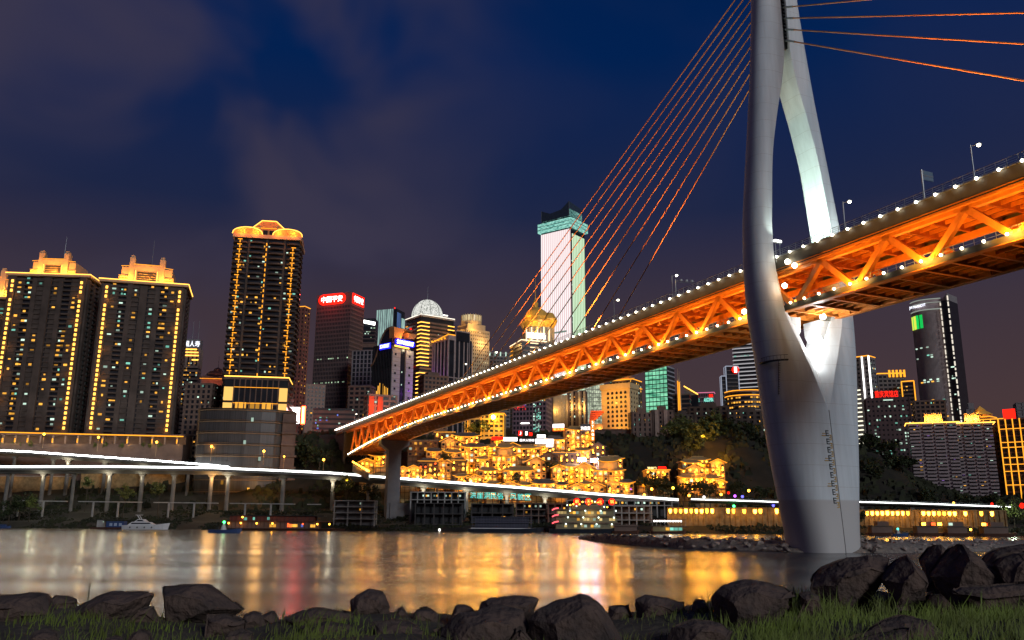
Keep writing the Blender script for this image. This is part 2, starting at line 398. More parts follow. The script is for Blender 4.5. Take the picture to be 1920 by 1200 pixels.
for s in (-1, 1):
    x = s * 8.55
    ribbon('fascia', x - .25, x + .25, c_(61.9), c_(64.35), M_fas)
    ribbon('fascia_ledge', x - .42 + s * .1, x + .42 + s * .1, c_(64.352), c_(64.55), M_steel)
    ribbon('edge_girder', x - .32 - s * .35, x + .32 - s * .35, c_(60.9), c_(61.88), M_or)
    ribbon('service_pipe', x - .1 + s * .45, x + .1 + s * .45, c_(61.2), c_(61.4), M_dark)
    ribbon('top_chord', s * 7.3 - .55, s * 7.3 + .55, c_(60.2), c_(61.5), M_or)
    ribbon('bottom_chord', s * 7.6 - .45, s * 7.6 + .45, lambda y: zl(y), lambda y: zl(y) + 1.25, M_fas if s < 0 else M_or, yy=ylow)
    ribbon('chord_flange', s * 7.6 - .62, s * 7.6 + .62, lambda y: zl(y) - .22, lambda y: zl(y) - .01, M_or, yy=ylow)
    rl = MB()
    for y in frange(Y0, Y1 - 4, 2.1): rl.box(x - .04, x + .04, y - .05, y + .05, 64.55, 66.1)
    for z in (64.9, 65.3, 65.7, 66.1): rl.box(x - .045, x + .045, Y0, Y1, z, z + (.1 if z > 66 else .05))
    rl.build('railing', M_steel, spn)
    r2 = MB()
    for y in frange(Y0, 398, 2.1): r2.box(s*7.6 - .03, s*7.6 + .03, y - .03, y + .03, zl(y) + 1.25, zl(y) + 2.6)
    for z in (1.9, 2.6):
        for ya, yb in zip(ylow, ylow[1:]): r2.beam((s*7.6, ya, zl(ya) + z), (s*7.6, yb, zl(yb) + z), .06, .06)
    r2.build('railing', M_steel, spn)
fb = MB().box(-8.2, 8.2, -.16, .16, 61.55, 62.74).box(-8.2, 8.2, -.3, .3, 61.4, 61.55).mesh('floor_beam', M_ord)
for k in range(93): inst('floor_beam', fb, spn, (0, Y0 + 2 + k * 5.8, 0))
for xs_ in (-5.2, -2.6, 0, 2.6, 5.2):
    ribbon('deck_stringer', xs_ - .12, xs_ + .12, c_(61.9), c_(62.7), M_or)
    ribbon('stringer', xs_ - .14, xs_ + .14, lambda y: zl(y) + .3, lambda y: zl(y) + .98, M_or, yy=ylow)
cb = MB().box(-7.1, 7.1, -.14, .14, .02, .96).box(-7.1, 7.1, -.28, .28, -.1, .02).mesh('cross_beam', M_or)
for k in range(86): y = Y0 + 2 + k * 5.83; inst('cross_beam', cb, spn, (0, y, zl(y)))
sh = MB()
def diag(mb, x, yt, yb):
    zb = zl(yb) + 1.1; p, q = Vector((x, yt, 60.6)), Vector((x, yb, zb)); d = (q - p).normalized()
    n_ = d.cross(Vector((1, 0, 0))); mb.beam(p, q, .92, 1.22, n_)            # box member with proud edge flanges
    for k in (-.58, .58): mb.beam(p + n_ * k, q + n_ * k, 1.06, .12, n_)
    mb.box(x - .62, x + .62, yt - .8, yt + .8, 60.0, 61.2); mb.box(x - .56, x + .56, yb - .95, yb + .95, zb - 1.15, zb + .75)
dl = []
for k in range(-8, 22):
    yt = YN + k * PAN
    for s in (-1, 1):
        for yb in (yt - PAN / 2 + .7, yt + PAN / 2 - .7):
            if Y0 + 1 < yb < 402 and yt < 402: dl.append((abs(yt + 70) + (s > 0) * 150, s, yt, yb))
dl.sort()
for i, (_, s, yt, yb) in enumerate(dl):
    if i < 100: d_ = MB(); diag(d_, s * 7.3, yt, yb); d_.build('diagonal', M_or, spn)
    else: diag(sh, s * 7.3, yt, yb)
if sh.v: tag(sh.build('diagonal', M_or, spn), kind='stuff')
bm_ = MB().sphere((0, 0, 0), .28, 8, 5).mesh('rail_lamp', E_bulb)
rest = MB()
E_bulb2 = emat('bulb_low', (1, .86, .55), 14)
bm2 = MB().sphere((0, 0, 0), .28, 8, 5).mesh('chord_lamp', E_bulb2); rest2 = MB()
for k in range(124):
    y = -82 + k * 4.2
    if k < 100: inst('rail_lamp', bm_, spn, (-9.4, y, 64.35))
    elif y < Y1: rest.sphere((-9.4, y, 64.35), .40, 6, 4)
    yl = -82 + k * 4.3
    if yl < 402:
        if k < 100: inst('chord_lamp', bm2, spn, (-8.55, yl, zl(yl) + 1.25))
        else: rest2.sphere((-8.35, yl, zl(yl) + 1.35), .40, 6, 4)
tag(rest.build('rail_lamp', E_bulb, spn), kind='stuff'); tag(rest2.build('chord_lamp', E_bulb2, spn), kind='stuff')
for k in range(-7, 21):                                               # floodlights at the foot of each diagonal pair, plus added fill lamps
    y = YN + (k + .5) * PAN
    if y > 400: continue
    for s in (-1, 1):
        lamp('truss_light', spn, (s * 5.9, y, zl(y) + 2.2), 800 if s < 0 else 2200, (1, .36, .03), .25)
        if s < 0 and abs(y) > 9: lamp('truss_light', spn, (-13.0, y, zl(y) + 1.0), 7500, (1, .42, .036), .3, 'SPOT', rot=Vector((1, 0, .75)).to_track_quat('-Z', 'Y').to_euler(), spot_size=R(128), spot_blend=.5)  # added unseen spots hung clear of the truss to brighten the diagonals
        if s < 0 and abs(y) > 7: lamp('truss_light', spn, (-8.9, y, zl(y) + 1.7), 800, (1, .55, .08), .2)
    f_ = MB()
    for dy in (-.7, .7): f_.box(-8.05, -7.75, y + dy - .22, y + dy + .22, zl(y) + 1.3, zl(y) + 1.75)
    f_.build('floodlight', E_linehot, spn)
    lamp('truss_light', spn, (0, y + PAN / 2, zl(y) + 4), 750, (1, .30, .02), .5)
    if k < 8 and abs(y) > 20: lamp('under_fill', spn, (-4, y, zl(y) - 8), 1100, (1, .45, .05), .5, 'SPOT', rot=(R(180), 0, 0), spot_size=R(120), spot_blend=.6)  # added unseen fill below the deck to brighten its underside
# floodlights on the pylon
for x, y, z in ((-8.9, 10.5, 54.5), (-9.4, -5.5, 62.3), (-9.3, -7.5, 60.9), (-9.3, -4.0, 57.2)): flood(spn, x, y, z, .6)
flood(pyl, 2.4, -2.7, 51.6, .7)
lamp('pylon_light', pyl, (.2, -1.0, 44.5), 3600, (1, .99, .95), .5)
lamp('pylon_light', pyl, (0, -3.6, 40.2), 150, (1, .98, .94), .3)  # added small fill inside the V groove to light its bevels
lamp('pylon_light', pyl, (-.3, -4.6, 50.2), 2200, (1, .97, .9), .5)
lamp('pylon_light', pyl, (-7.5, .5, 66.5), 62000, (.80, 1, .84), .6, 'SPOT', rot=Vector((17.0, 0, 21)).to_track_quat('-Z', 'Y').to_euler(), spot_size=R(105), spot_blend=.7)
lamp('pylon_light', pyl, (-7.2, -3, 66.0), 8000, (.86, 1, .86), .5, 'SPOT', rot=Vector((-1.6, .3, 9)).to_track_quat('-Z', 'Y').to_euler(), spot_size=R(70), spot_blend=.8)
lamp('pylon_light', pyl, (10.4, -7, 66.0), 9000, (.9, 1, .9), .5, 'SPOT', rot=Vector((.6, 2.6, 9)).to_track_quat('-Z', 'Y').to_euler(), spot_size=R(70), spot_blend=.8)
# stay cables, in the vertical plane over the middle of the deck
M_cab = mat('cable_sheath', (.80, .30, .09), .45, 0, .1)
cab = []
for i in range(10):
    cab.append(((0, 1.2, 124.6 + 2.82 * i), (0, 89 + 16.2 * i, 64.0)))
    cab.append(((0, -.3, 121.9 + 3.05 * i), (0, -(84.5 + 15.2 * i), 64.0)))
for a_, b_ in cab:
    c = MB().tube(a_, b_, .165, n=8).build('stay_cable', M_cab, spn, True)
    a_, b_ = Vector(a_), Vector(b_); d_ = (b_ - a_).normalized()
    MB().tube(a_, a_ + d_ * (3.2 if b_.y < 0 else 2), .26, n=8).build('socket', M_steel, c)
for i in range(3):                                                    # lamps on the deck that wash the cables
    lamp('cable_flood', spn, (-3.2, 48 + 48 * i, 66.5), 60000 + 6000 * i, (1, .40, .10), .4, 'SPOT', rot=Vector((2.2, .6, 9)).to_track_quat('-Z', 'Y').to_euler(), spot_size=R(82), spot_blend=.6)
lamp('cable_flood', spn, (-5, -34, 68), 110000, (1, .40, .10), .4, 'SPOT', rot=Vector((1.5, -4, 12)).to_track_quat('-Z', 'Y').to_euler(), spot_size=R(100), spot_blend=.6)

# things that stand on the upper deck
def on_edge(px, x=-7.8, z=63.3):                                       # where a sight line's azimuth meets a line along the deck
    best = None
    for k in range(5400):
        y = Y0 + k * .1; p_ = bw(x, y, z); dx = depth(p_); X = (p_ - Vector((0, 0, HC))).dot(rt) / dx * F + 960
        if best is None or abs(X - px) < best[0]: best = (abs(X - px), y)
    return best[1]
def deck_lamp(px, py, label, ext=1.4):
    y = on_edge(px); p_ = bw(-7.8, y, 0); top = P(px, py, p_.y).z
    o = empty('street_lamp', bw(-7.8, y, 63.3), BR, label, 'street lamp', 'street lamps on the bridge deck')
    h = top - 63.3
    MB().tube((0, 0, 0), (0, 0, h), .13, .08, 8).build('pole', M_steel, o)
    MB().tube((0, 0, h - .3), (.9, -.9, h), .07, .06, 6).build('arm', M_steel, o)
    MB().box(.5, 1.3, -1.3, -.5, h - .05, h + .1).build('lamp_head', M_steel, o)
    MB().sphere((.9, -.9, h - .22), .34, 8, 5, .8).build('bulb', E_bulb, o)
for px, py, lb in ((1830, 272, 'white street lamp on thin pole above the deck at the right end of the bridge'), (1586, 378, 'white street lamp on the bridge deck just right of the pylon leg'),
                   (1262, 516, 'white street lamp on the bridge deck beside the small camera gantry'), (1152, 562, 'white street lamp on the bridge deck where the lowest cable lands'),
                   (925, 660, 'small white street lamp on the bridge deck below the golden dome'), (868, 682, 'small white street lamp on the deck in front of the purple-lit block'), (664, 776, 'small white street lamp near the far end of the bridge deck')):
    deck_lamp(px, py, lb)
y = on_edge(1735); o = empty('road_sign', bw(-7.8, y, 63.3), BR, 'flat grey road sign panel on a post seen from behind, on the bridge deck', 'road sign')
h = P(1732, 318, bw(-7.8, y, 0).y).z - 63.3
MB().tube((0, 0, 0), (0, 0, h), .16, n=8).build('post', M_steel, o)
MB().box(.2, 2.9, -.06, .06, h - 2.0, h - .1).build('sign_panel', mat('sign_back', (.18, .25, .33), .5), o)
MB().box(.2, 2.9, -.12, -.065, h - 1.1, h - .95).build('stiffener', M_steel, o)
y = on_edge(1268); o = empty('camera_gantry', bw(-7.8, y, 63.3), BR, 'thin pole with an arm of small traffic cameras over the bridge deck', 'gantry')
h = P(1266, 524, bw(-7.8, y, 0).y).z - 63.3
MB().tube((0, 0, 0), (0, 0, h), .16, n=8).build('post', M_steel, o)
MB().tube((0, 0, h - .6), (4.5, -2.5, h - 1.2), .08, n=6).tube((0, 0, h - .2), (4.5, -2.5, h - .8), .06, n=6).build('arm', M_steel, o)
for k in range(3): MB().box(.9 + 1.3 * k, 1.4 + 1.3 * k, -1.2 - .65 * k, -.7 - .65 * k, h - .5 - .15 * k, h - .05 - .15 * k).build('camera', mat('pale_plastic', (.6, .62, .62), .5), o)
y = on_edge(1463); o = empty('floodlight_mast', bw(-8.2, y, 63.3), BR, 'short twin-post mast of white floodlights beside the near pylon leg', 'floodlight mast')
h = P(1463, 456, bw(-8.2, y, 0).y).z - 63.3
for s in (-.6, .6): MB().tube((s, 0, 0), (s, 0, h), .1, n=6).build('post', M_steel, o)
MB().box(-1, 1, -.3, .3, h, h + .15).build('crossbar', M_steel, o)
for s in (-.7, 0, .7): MB().box(s - .25, s + .25, -.35, .1, h + .16, h + .7).build('floodlight', E_white, o)

# far pier of the bridge
pr = empty('bridge_pier', bw(0, 326, 0), BR, 'dark concrete T-shaped pier holding up the far end of the truss', 'bridge pier')
zc = zl(326) - .5; zg = 1.0
M_pier = mat('pier_concrete', (.17, .16, .165), .85, 0, .2, .2, .15, 2)
MB().box(-3.6, 3.6, -2.6, 2.6, zg, zc - 5.5).build('column', M_pier, pr)
MB().xprism([(-8.2, zc), (8.2, zc), (8.2, zc - 2.4), (3.602, zc - 5.6), (-3.602, zc - 5.6), (-8.2, zc - 2.4)], -2.9, 2.9).build('pier_cap', M_pier, pr)
MB().box(-2, 9.5, -3.4, 3.4, zg - 2, 14.5).build('foundation', M_pier, pr)
ab = empty('bridge_abutment', bw(0, 412, 0), BR, 'dark concrete abutment wall at the far end of the bridge', 'abutment')
MB().box(-8, 8, 0, 30, 20, 61.8).build('wall', mat('abutment_concrete', (.09, .08, .075), .9), ab)
MB().box(-9.5, -8.02, -4, 0, 30, 60.8).build('buttress', mat('abutment_concrete', (.09,.08,.075)), ab)

# ------------------------------------------------------------------ towers
class T:
    """A building seen between pixel columns l..r, with roof line at `top`; `bot` is where it disappears behind other things."""
    def __init__(s, name, label, cat, l, r, top, bot, Y, rot=0, ratio=.8, base=None, group=None):
        ym = (top + bot) / 2; cx = (l + r) / 2
        c = P(cx, ym, Y); dp = depth(c); vis = (r - l) / F * dp
        az = math.atan2(c.x, c.y); ra = R(rot)
        s.w = vis / (math.cos(ra) + ratio * abs(math.sin(ra))); s.d = s.w * ratio
        s.rz = ra - az; s.X, s.Y = c.x, c.y
        cx_top = c.x
        # roof height: find z whose projection at this spot is `top`
        lo, hi = -50, 500
        for _ in range(50):
            z = (lo + hi) / 2; q = Vector((s.X, s.Y, z)) - Vector((0, 0, HC)); v = q.dot(up) / q.dot(fw); py = 600 - v * F
            if py > top: lo = z
            else: hi = z
        s.top = lo; g = min(far_z(s.X + a, s.Y + b_) for a in (-s.w/2, 0, s.w/2) for b_ in (-s.d/2, s.d/2))
        s.base = base if base is not None else g - 2
        s.h = s.top - s.base; s.ra = ra
        s.o = empty(name, (s.X, s.Y, s.base), s.rz, label, cat, group)
        s.hs = {}
    def zpx(s, py):
        lo, hi = -50, 500
        for _ in range(50):
            z = (lo + hi) / 2; q = Vector((s.X, s.Y, z)) - Vector((0, 0, HC)); v = q.dot(up) / q.dot(fw)
            if 600 - v * F > py: lo = z
            else: hi = z
        return lo - s.base
    def body(s, m, z0=0, z1=None, inset=0, name='wall'):
        z1 = s.h if z1 is None else z1
        return MB().box(-s.w/2 + inset, s.w/2 - inset, -s.d/2 + inset, s.d/2 - inset, z0, z1).build(name, m, s.o)
    def relief(s, m, fh, th=.9, out=.5, bays=0, pw=.8, pout=.35, z0=0, z1=None, sidebays=None, name='facade_relief'):
        """floor bands and piers standing proud of the glass body"""
        z1 = s.h if z1 is None else z1; k = MB(); w, d = s.w/2, s.d/2
        if fh:
            n = max(1, int((z1 - z0) / fh))
            for i in range(n + 1):
                z = z0 + (z1 - z0 - th) * i / n; k.box(-w - out, w + out, -d - out, d + out, z, z + th)
        if bays:
            for i in range(bays + 1):
                x = -w + 2 * w * i / bays; k.box(x - pw/2, x + pw/2, -d - pout, -d + .05, z0, z1)
            nb = sidebays if sidebays is not None else max(2, int(bays * s.d / s.w))
            for i in range(nb + 1):
                y = -d + 2 * d * i / nb
                for sx_ in (-1, 1): k.box(min(sx_*(w+pout), sx_*(w-.05)), max(sx_*(w+pout), sx_*(w-.05)), y - pw/2, y + pw/2, z0, z1)
        return k.build(name, m, s.o)
    def facep(s, face, u, out):
        w, d = s.w/2, s.d/2
        if face == 'f': return (-w + 2*w*u, -d - out, 0)
        if face == 'l': return (-w - out, d - 2*d*u, -R(90))
        return (w + out, -d + 2*d*u, R(90))
    def flen(s, face): return s.w if face == 'f' else s.d
    def lit(s, face, cols, rows, n, mats, size=(1.6, 1.5), z0=0, z1=None, out=.2, cells=None, u0=0, u1=1, name='lit_window'):
        z1 = s.h if z1 is None else z1
        key = size
        if cells is None:
            cells = rnd.sample([(i, j) for i in range(cols) for j in range(rows)], min(n, cols * rows))
        for i, j in cells:
            m = rnd.choice(mats); mk = ('win', size, m.name)
            if mk not in _W: _W[mk] = MB().box(-size[0]/2, size[0]/2, -.05, .05, -size[1]/2, size[1]/2).mesh('lit_window', m)
            x, y, rz = s.facep(face, u0 + (u1 - u0) * (i + .5) / cols, out)
            inst(name, _W[mk], s.o, (x, y, z0 + (z1 - z0) * (j + .5) / rows), (0, 0, rz), (rnd.uniform(.5, 1.25), 1, rnd.uniform(.6, 1.1)))
    def strip(s, pts, m, r=.3, name='light_strip'):
        return MB().path(pts, r, 4).build(name, m, s.o)
    def rim(s, z, m, r=.3, out=.4, faces='flr', name='light_strip'):
        w, d = s.w/2 + out, s.d/2 + out; pts = []
        if 'l' in faces: pts += [(-w, d, z)]
        pts += [(-w, -d, z), (w, -d, z)]
        if 'r' in faces: pts += [(w, d, z)]
        return s.strip(pts, m, r, name)
_W = {}
def wallm(name, c, **k): return mat(name, c, .8, 0, **k)
M_apt = wallm('apartment_wall', (.078, .055, .045), var=.4, scale=.15)
M_brn = wall_brown = wallm('brown_wall', (.15, .095, .075), var=.3, scale=.15)
M_tan = wallm('tan_wall', (.30, .21, .17), var=.2)
M_grey = wallm('grey_wall', (.17, .16, .165), var=.2)
M_stone = wallm('pale_stone', (.42, .37, .33), var=.15)
M_cream = wallm('cream_stone', (.50, .38, .24), var=.15)
M_frame = wallm('frame_grey', (.24, .21, .21), var=.2)
MIX = [E_winA, E_winW, E_winA, E_winC, E_winA, E_winW]

# --- three crowned residential towers on the left
def crown_tower(l, r, top, bot, Y, rot, cl, cr_, ct, label, seed):
    t = T('apartment_tower', label, 'apartment tower', l, r, top, bot, Y, rot, .62, base=55, group='crowned residential towers')
    rr = random.Random(seed)
    t.body(M_glass)
    k = MB(); w, d = t.w/2, t.d/2; nf = 34; fh = t.h / nf
    # vertical wall strips and stacks of balconies
    for i, (a, b_, o_) in enumerate(((0, .09, 2.2), (.09, .2, .9), (.30, .36, 1.3), (.36, .44, .2), (.455, .545, 2.0), (.56, .64, .2), (.64, .70, 1.3), (.80, .91, .9), (.91, 1, 2.2))):
        k.box(-w + 2*w*a, -w + 2*w*b_, -d - o_, -d + .1, 0, t.h - rr.random() * 1.5)
    for a, b_, o_ in ((0, .12, 1.2), (.3, .42, .7), (.6, .7, .9), (.88, 1, 1.2)):
        for sx_ in (-1, 1): k.box(min(sx_*(w-.1), sx_*(w+o_)), max(sx_*(w-.1), sx_*(w+o_)), -d + 2*d*a, -d + 2*d*b_, 0, t.h - 1)
    for j in range(nf):
        z = j * fh
        for a, b_, o_ in ((.2, .30, 1.7), (.44, .455, .6), (.545, .56, .6), (.36, .44, 1.0), (.56, .64, 1.0), (.70, .80, 1.7), (.1, .19, 1.5), (.81, .9, 1.5)):
            k.box(-w + 2*w*a, -w + 2*w*b_, -d - o_, -d + .05, z, z + 1.1)
        for a, b_ in ((.12, .3), (.42, .6), (.7, .88)):
            for sx_ in (-1, 1): k.box(min(sx_*(w-.05), sx_*(w+.9)), max(sx_*(w-.05), sx_*(w+.9)), -d + 2*d*a, -d + 2*d*b_, z, z + 1.0)
    k.build('facade_relief', M_apt, t.o)  # wall strips and balconies together in one mesh
    for j in range(nf):                                                # lit windows, floor by floor
        for a in (.14, .235, .27, .40, .60, .73, .77, .855):
            if rr.random() < .36:
                m_ = rr.choice(MIX); mk = ('apt', m_.name)
                if mk not in _W: _W[mk] = MB().box(-1.0, 1.0, -.05, .05, -.7, .7).mesh('lit_window', m_)
                inst('lit_window', _W[mk], t.o, (-w + 2*w*a, -d - .25 - (1.0 if a in (.14, .855) else 0), j * fh + 2.0), (0, 0, 0), (rr.uniform(.5, 1.35), 1, rr.uniform(.6, 1.15)))
    # broken chains of amber lamps up two edges of the facade
    for u in (.055, .945):
        zz = t.h - 4
        while zz > t.h * .06:
            if not (t.h * .855 < zz < t.h * .90):
                k = MB().box(-.7, .7, -.3, .3, -fh * .34, fh * .26)
                mk = 'chain'
                if mk not in _W: _W[mk] = k.mesh('edge_lamp', E_linehot)
                inst('edge_lamp', _W[mk], t.o, (-w + 2*w*u, -d - 2.6, zz))
            zz -= fh
        for q in range(6): lamp('chain_glow', t.o, (-w + 2*w*u + (1.6 if u < .5 else -1.6), -d - 4.2, t.h * (.08 + .16 * q)), 420, (1, .40, .04), .4)
    # cornice with light line, then the stepped crown
    MB().box(-w - 2.4, w + 2.4, -d - 2.6, d + 2.6, t.h + .01, t.h + 1.6).build('cornice', wallm('crown_stone', (.50, .33, .20), var=.15), t.o)
    t.strip([(-w - 2.6, d, t.h + 1.9), (-w - 2.6, -d - 2.8, t.h + 1.9), (w + 2.6, -d - 2.8, t.h + 1.9), (w + 2.6, d, t.h + 1.9)], E_linehot, .32)
    dp = t.Y; xl = (cl - (l + r) / 2 - 8) / F * dp; xr = (cr_ - (l + r) / 2 - 8) / F * dp; ch = t.zpx(ct) - t.h
    cw = (xr - xl) / 2; cx = 0
    Mc = _M['crown_stone']; k = MB()
    k.box(cx - cw, cx + cw, -d * .75, d * .7, t.h + 1.61, t.h + ch * .34)
    k.box(cx - cw * .93, cx + cw * .93, -d * .7, d * .65, t.h + ch * .34, t.h + ch * .62)
    k.box(cx - cw * .5, cx + cw * .5, -d * .82, d * .5, t.h + 1.61, t.h + ch * .70)
    for s_ in (-1, 1):
        k.box(cx + s_ * cw * .55 - cw * .1, cx + s_ * cw * .55 + cw * .1, -d * .84, -d * .5, t.h + 1.61, t.h + ch * .92)
        k.box(cx + s_ * cw * .55 - cw * .07, cx + s_ * cw * .55 + cw * .07, -d * .82, -d * .55, t.h + ch * .92, t.h + ch)
        for q in range(3): k.box(cx + s_ * cw * .82 - cw * .18, cx + s_ * cw * .82 + cw * .18, -d * .78 - .2, -d * .6, t.h + ch * (.05 + .1 * q), t.h + ch * (.09 + .1 * q))
    k.build('crown', Mc, t.o)
    MB().box(cx - cw * .34, cx + cw * .34, -d * .82 - .25, -d * .82 - .02, t.h + ch * .1, t.h + ch * .48).build('crown_window', M_glass, t.o)
    g_ = MB()
    for q in range(5): g_.box(cx - cw * .34, cx + cw * .34, -d * .82 - .33, -d * .82 - .24, t.h + ch * (.14 + .08 * q), t.h + ch * (.15 + .08 * q))
    g_.build('crown_trim', Mc, t.o)
    for s_ in (-1, 1):
        t.strip([(cx + s_ * cw * .40, -d * .82 - .5, t.h + 2), (cx + s_ * cw * .40, -d * .82 - .5, t.h + ch * .5)], E_linehot, .3)
        t.strip([(cx + s_ * cw * .95, -d * .78, t.h + ch * .63), (cx + s_ * cw * .52, -d * .78, t.h + ch * .66)], E_line, .22)
        for q in range(3): t.strip([(cx + s_ * cw * .62, -d * .78 - .5, t.h + ch * (.11 + .1 * q)), (cx + s_ * cw, -d * .78 - .5, t.h + ch * (.11 + .1 * q))], E_line, .16)
        lamp('crown_flood', t.o, (cx + s_ * cw * .75, -d - 1.5, t.h + 3.6), 14000, (1, .38, .04), .5)
    t.strip([(cx - cw * .5, -d * .82 - .3, t.h + ch * .71), (cx + cw * .5, -d * .82 - .3, t.h + ch * .71)], E_line, .2)
    lamp('crown_flood', t.o, (cx, -d - 2.5, t.h + 3.6), 17000, (1, .38, .04), .5)
    MB().tube((cx + 1, 0, t.h + ch * .6), (cx + 1, 0, t.h + ch * 1.75), .16, .08, 6).build('antenna', M_steel, t.o)
    k = MB()
    for i in range(7): k.beam((cx - cw*.45 + cw*.9*i/6, 0, t.h + ch*.7), (cx, 0, t.h + ch*(.95)), .15, .15)
    k.beam((cx - cw * .45, 0, t.h + ch * .70), (cx + cw * .45, 0, t.h + ch * .70), .15, .15); k.build('roof_truss', M_dark, t.o)
    return t
crown_tower(-95, 13, 566, 810, 612, -16, -90, 8, 507, 'residential tower with glowing amber crown cut off by the left frame edge', 3)
crown_tower(13, 174, 531, 808, 600, -24, 80, 164, 481, 'dark residential tower with glowing amber crown and lamp chains, leftmost fully visible one', 1)
crown_tower(187, 339, 545, 812, 598, -8, 228, 325, 491, 'dark residential tower with glowing amber crown, directly left of the white-signed hotel', 2)

# podium terrace under those towers
po = P(165, 830, 566); o = empty('podium', (po.x, 566, 30), R(1.2), 'long brown podium block with an amber light line and planted terrace under the crowned towers', 'podium')
zt = P(165, 815, 566).z - 30
MB().box(-75, 62, 0, 20, -6, zt - 6).build('wall', M_brn, o); MB().box(-75, 62, 5, 20, zt - 5.9, zt - .6).build('upper_wall', M_brn, o)
MB().box(-75.5, 62.5, -.6, 20, zt - .59, zt + .5).build('canopy', M_brn, o)
MB().path([(-75, -.9, zt + 1.4), (62, -.9, zt - .8)], .35, 4).build('light_strip', E_line, o)
for i in range(17):
    x = -72 + i * 8.1
    MB().box(x - .5, x + .5, .4, 1.2, zt - 5.9, zt - .6).build('column', M_tan, o)
    if i % 2 == 0 or i < 5:
        k = MB().box(x - .3, x + .3, -.1, .35, zt - 5.3, zt - 2.6); k.build('uplight', E_line, o); lamp('terrace_light', o, (x + 1.5, -1.6, zt - 4.8), 500, (1, .62, .15), .3)
for i in range(34):
    x = -73 + i * 4
    MB().box(x - .8, x + .8, -.12, .02, 6, 9).build('window', M_glass, o)
    if i % 5 == 2: MB().box(x - .7, x + .7, -.2, -.13, 6.4, 8.5).build('lit_window', rnd.choice([E_winA, E_winW, E_winB]), o)

# --- white sign hotel behind
t = T('hotel_tower', 'slim tan hotel with lit top bands under a white rooftop sign', 'tower', 338, 373, 655, 800, 760, -15, .8)
t.body(M_glass); t.relief(M_tan, 3.6, 2.0, .3, z1=t.h * .80); t.relief(M_tan, 0, z0=t.h*.8, bays=4, pw=2)
for z, a, b_ in ((.985, -.35, .35), (.95, -.5, .45), (.915, -.45, .5), (.865, .1, .5)): t.strip([(t.w * a, -t.d/2 - .7, t.h * z), (t.w * b_, -t.d/2 - .7, t.h * z)], E_linehot, .55)
t.lit('f', 8, 20, 46, [E_winA, E_winA, E_winW], (1.2, 1.2), z0=t.h * .3, z1=t.h * .84, out=.4); t.lit('l', 4, 20, 14, [E_winA, E_winW], (1.2, 1.6), z0=t.h*.3, z1=t.h*.84, out=.4)
MB().box(-t.w*.5, t.w*.5, -t.d*.4, t.d*.3, t.h + .01, t.h + 8.5).build('sign_block', M_grey, t.o)
text('lettering', '国人寿', 5.2, emat('white_sign', (.85, .88, 1), 2.2, False), t.o, (0, -t.d*.4 - .4, t.h + 4.2), width=t.w * .95)
k = MB()
for x in (-.1, .25): k.tube((t.w * x, 0, t.h + 8.5), (t.w * x, 0, t.h + 26), .2, n=5)
k.tube((-t.w * .35, 0, t.h + 9), (-t.w * .1, 0, t.h + 15), .12, n=4).tube((-t.w*.05, 0, t.h + 10), (t.w * .25, 0, t.h + 16), .12, n=4); k.build('antenna', M_steel, t.o)

t = T('pavilion_tower', 'pinkish block topped by a small pagoda roof and needle, behind the dark balconied building', 'building', 376, 432, 712, 790, 640, -14, .7)
Mp = wallm('pink_wall', (.42, .20, .18), var=.2)
t.body(Mp); t.relief(Mp, 3.6, .4, .25); t.lit('f', 6, 8, 7, [E_winA, E_winW], (1.2, 1.3), z0=t.h*.6, out=.3)
w = t.w / 2; k = MB()
for z0, a, b_, hh in ((0, 1.15, .85, 2.2), (3.2, .75, .45, 3)):
    k.add([(s_ * w * a, q * w * a * .7, t.h + z0) for s_, q in ((-1,-1),(1,-1),(1,1),(-1,1))] + [(s_ * w * b_, q * w * b_ * .7, t.h + z0 + hh) for s_, q in ((-1,-1),(1,-1),(1,1),(-1,1))], [(0,1,5,4),(1,2,6,5),(2,3,7,6),(3,0,4,7),(0,3,2,1),(4,5,6,7)])
k.box(-w * .6, w * .6, -w * .4, w * .4, t.h + .5, t.h + 3.2).lathe([(w*.35, t.h + 6), (w*.3, t.h + 8), (.1, t.h + 9.5)], 12); k.build('roof', M_tan, t.o)
MB().tube((0, 0, t.h + 9), (0, 0, t.h + 19), .18, .08, 6).build('needle', M_steel, t.o)
t.strip([(-w * 1.1, -w * .82, t.h - .4), (w * 1.1, -w * .82, t.h - .4)], E_line, .18)
lamp('roof_flood', t.o, (0, -w * 1.6, t.h - 3), 1500, (1, .35, .2), .5)
t = T('apartment_block', 'dark block with stacked balconies between the crowned towers and the curved podium', 'apartment block', 346, 408, 722, 865, 590, -24, .9)
t.body(M_glass); t.relief(M_brn, 3.5, 1.2, .9, 5, 1.6, .5); t.lit('f', 7, 14, 10, MIX, (1.3, 1.3), out=.45); t.lit('r', 5, 14, 12, MIX, (1.3, 1.3), out=.45)

# --- tall crowned tower
t = T('apartment_tower', 'tallest dark curved-balcony tower with a domed amber glass crown above a lit podium', 'apartment tower', 434, 560, 462, 715, 590, -7, .75, base=48)
w, d = t.w/2, t.d/2
t.body(M_glass)
k = MB(); nf = 40; fh = t.h / nf
for j in range(nf):
    z = j * fh
    for a, b_ in ((-1, -.58), (-.52, -.06), (.06, .52), (.58, 1)):     # four scalloped stacks of balconies
        poly = []; x0, x1 = a * w * 1.04, b_ * w * 1.04
        for q in range(7):
            u = q / 6; poly.append((x0 + (x1 - x0) * u, -d - .5 - 1.9 * math.sin(math.pi * u) ** .6))
        k.prism([(x1, -d + .1), (x0, -d + .1)] + poly, z, z + 1.15)
    for s_ in (-1, 1): k.box(min(s_*(w-.05), s_*(w+1.5)), max(s_*(w-.05), s_*(w+1.5)), -d * .8, d * .2, z, z + 1.1)
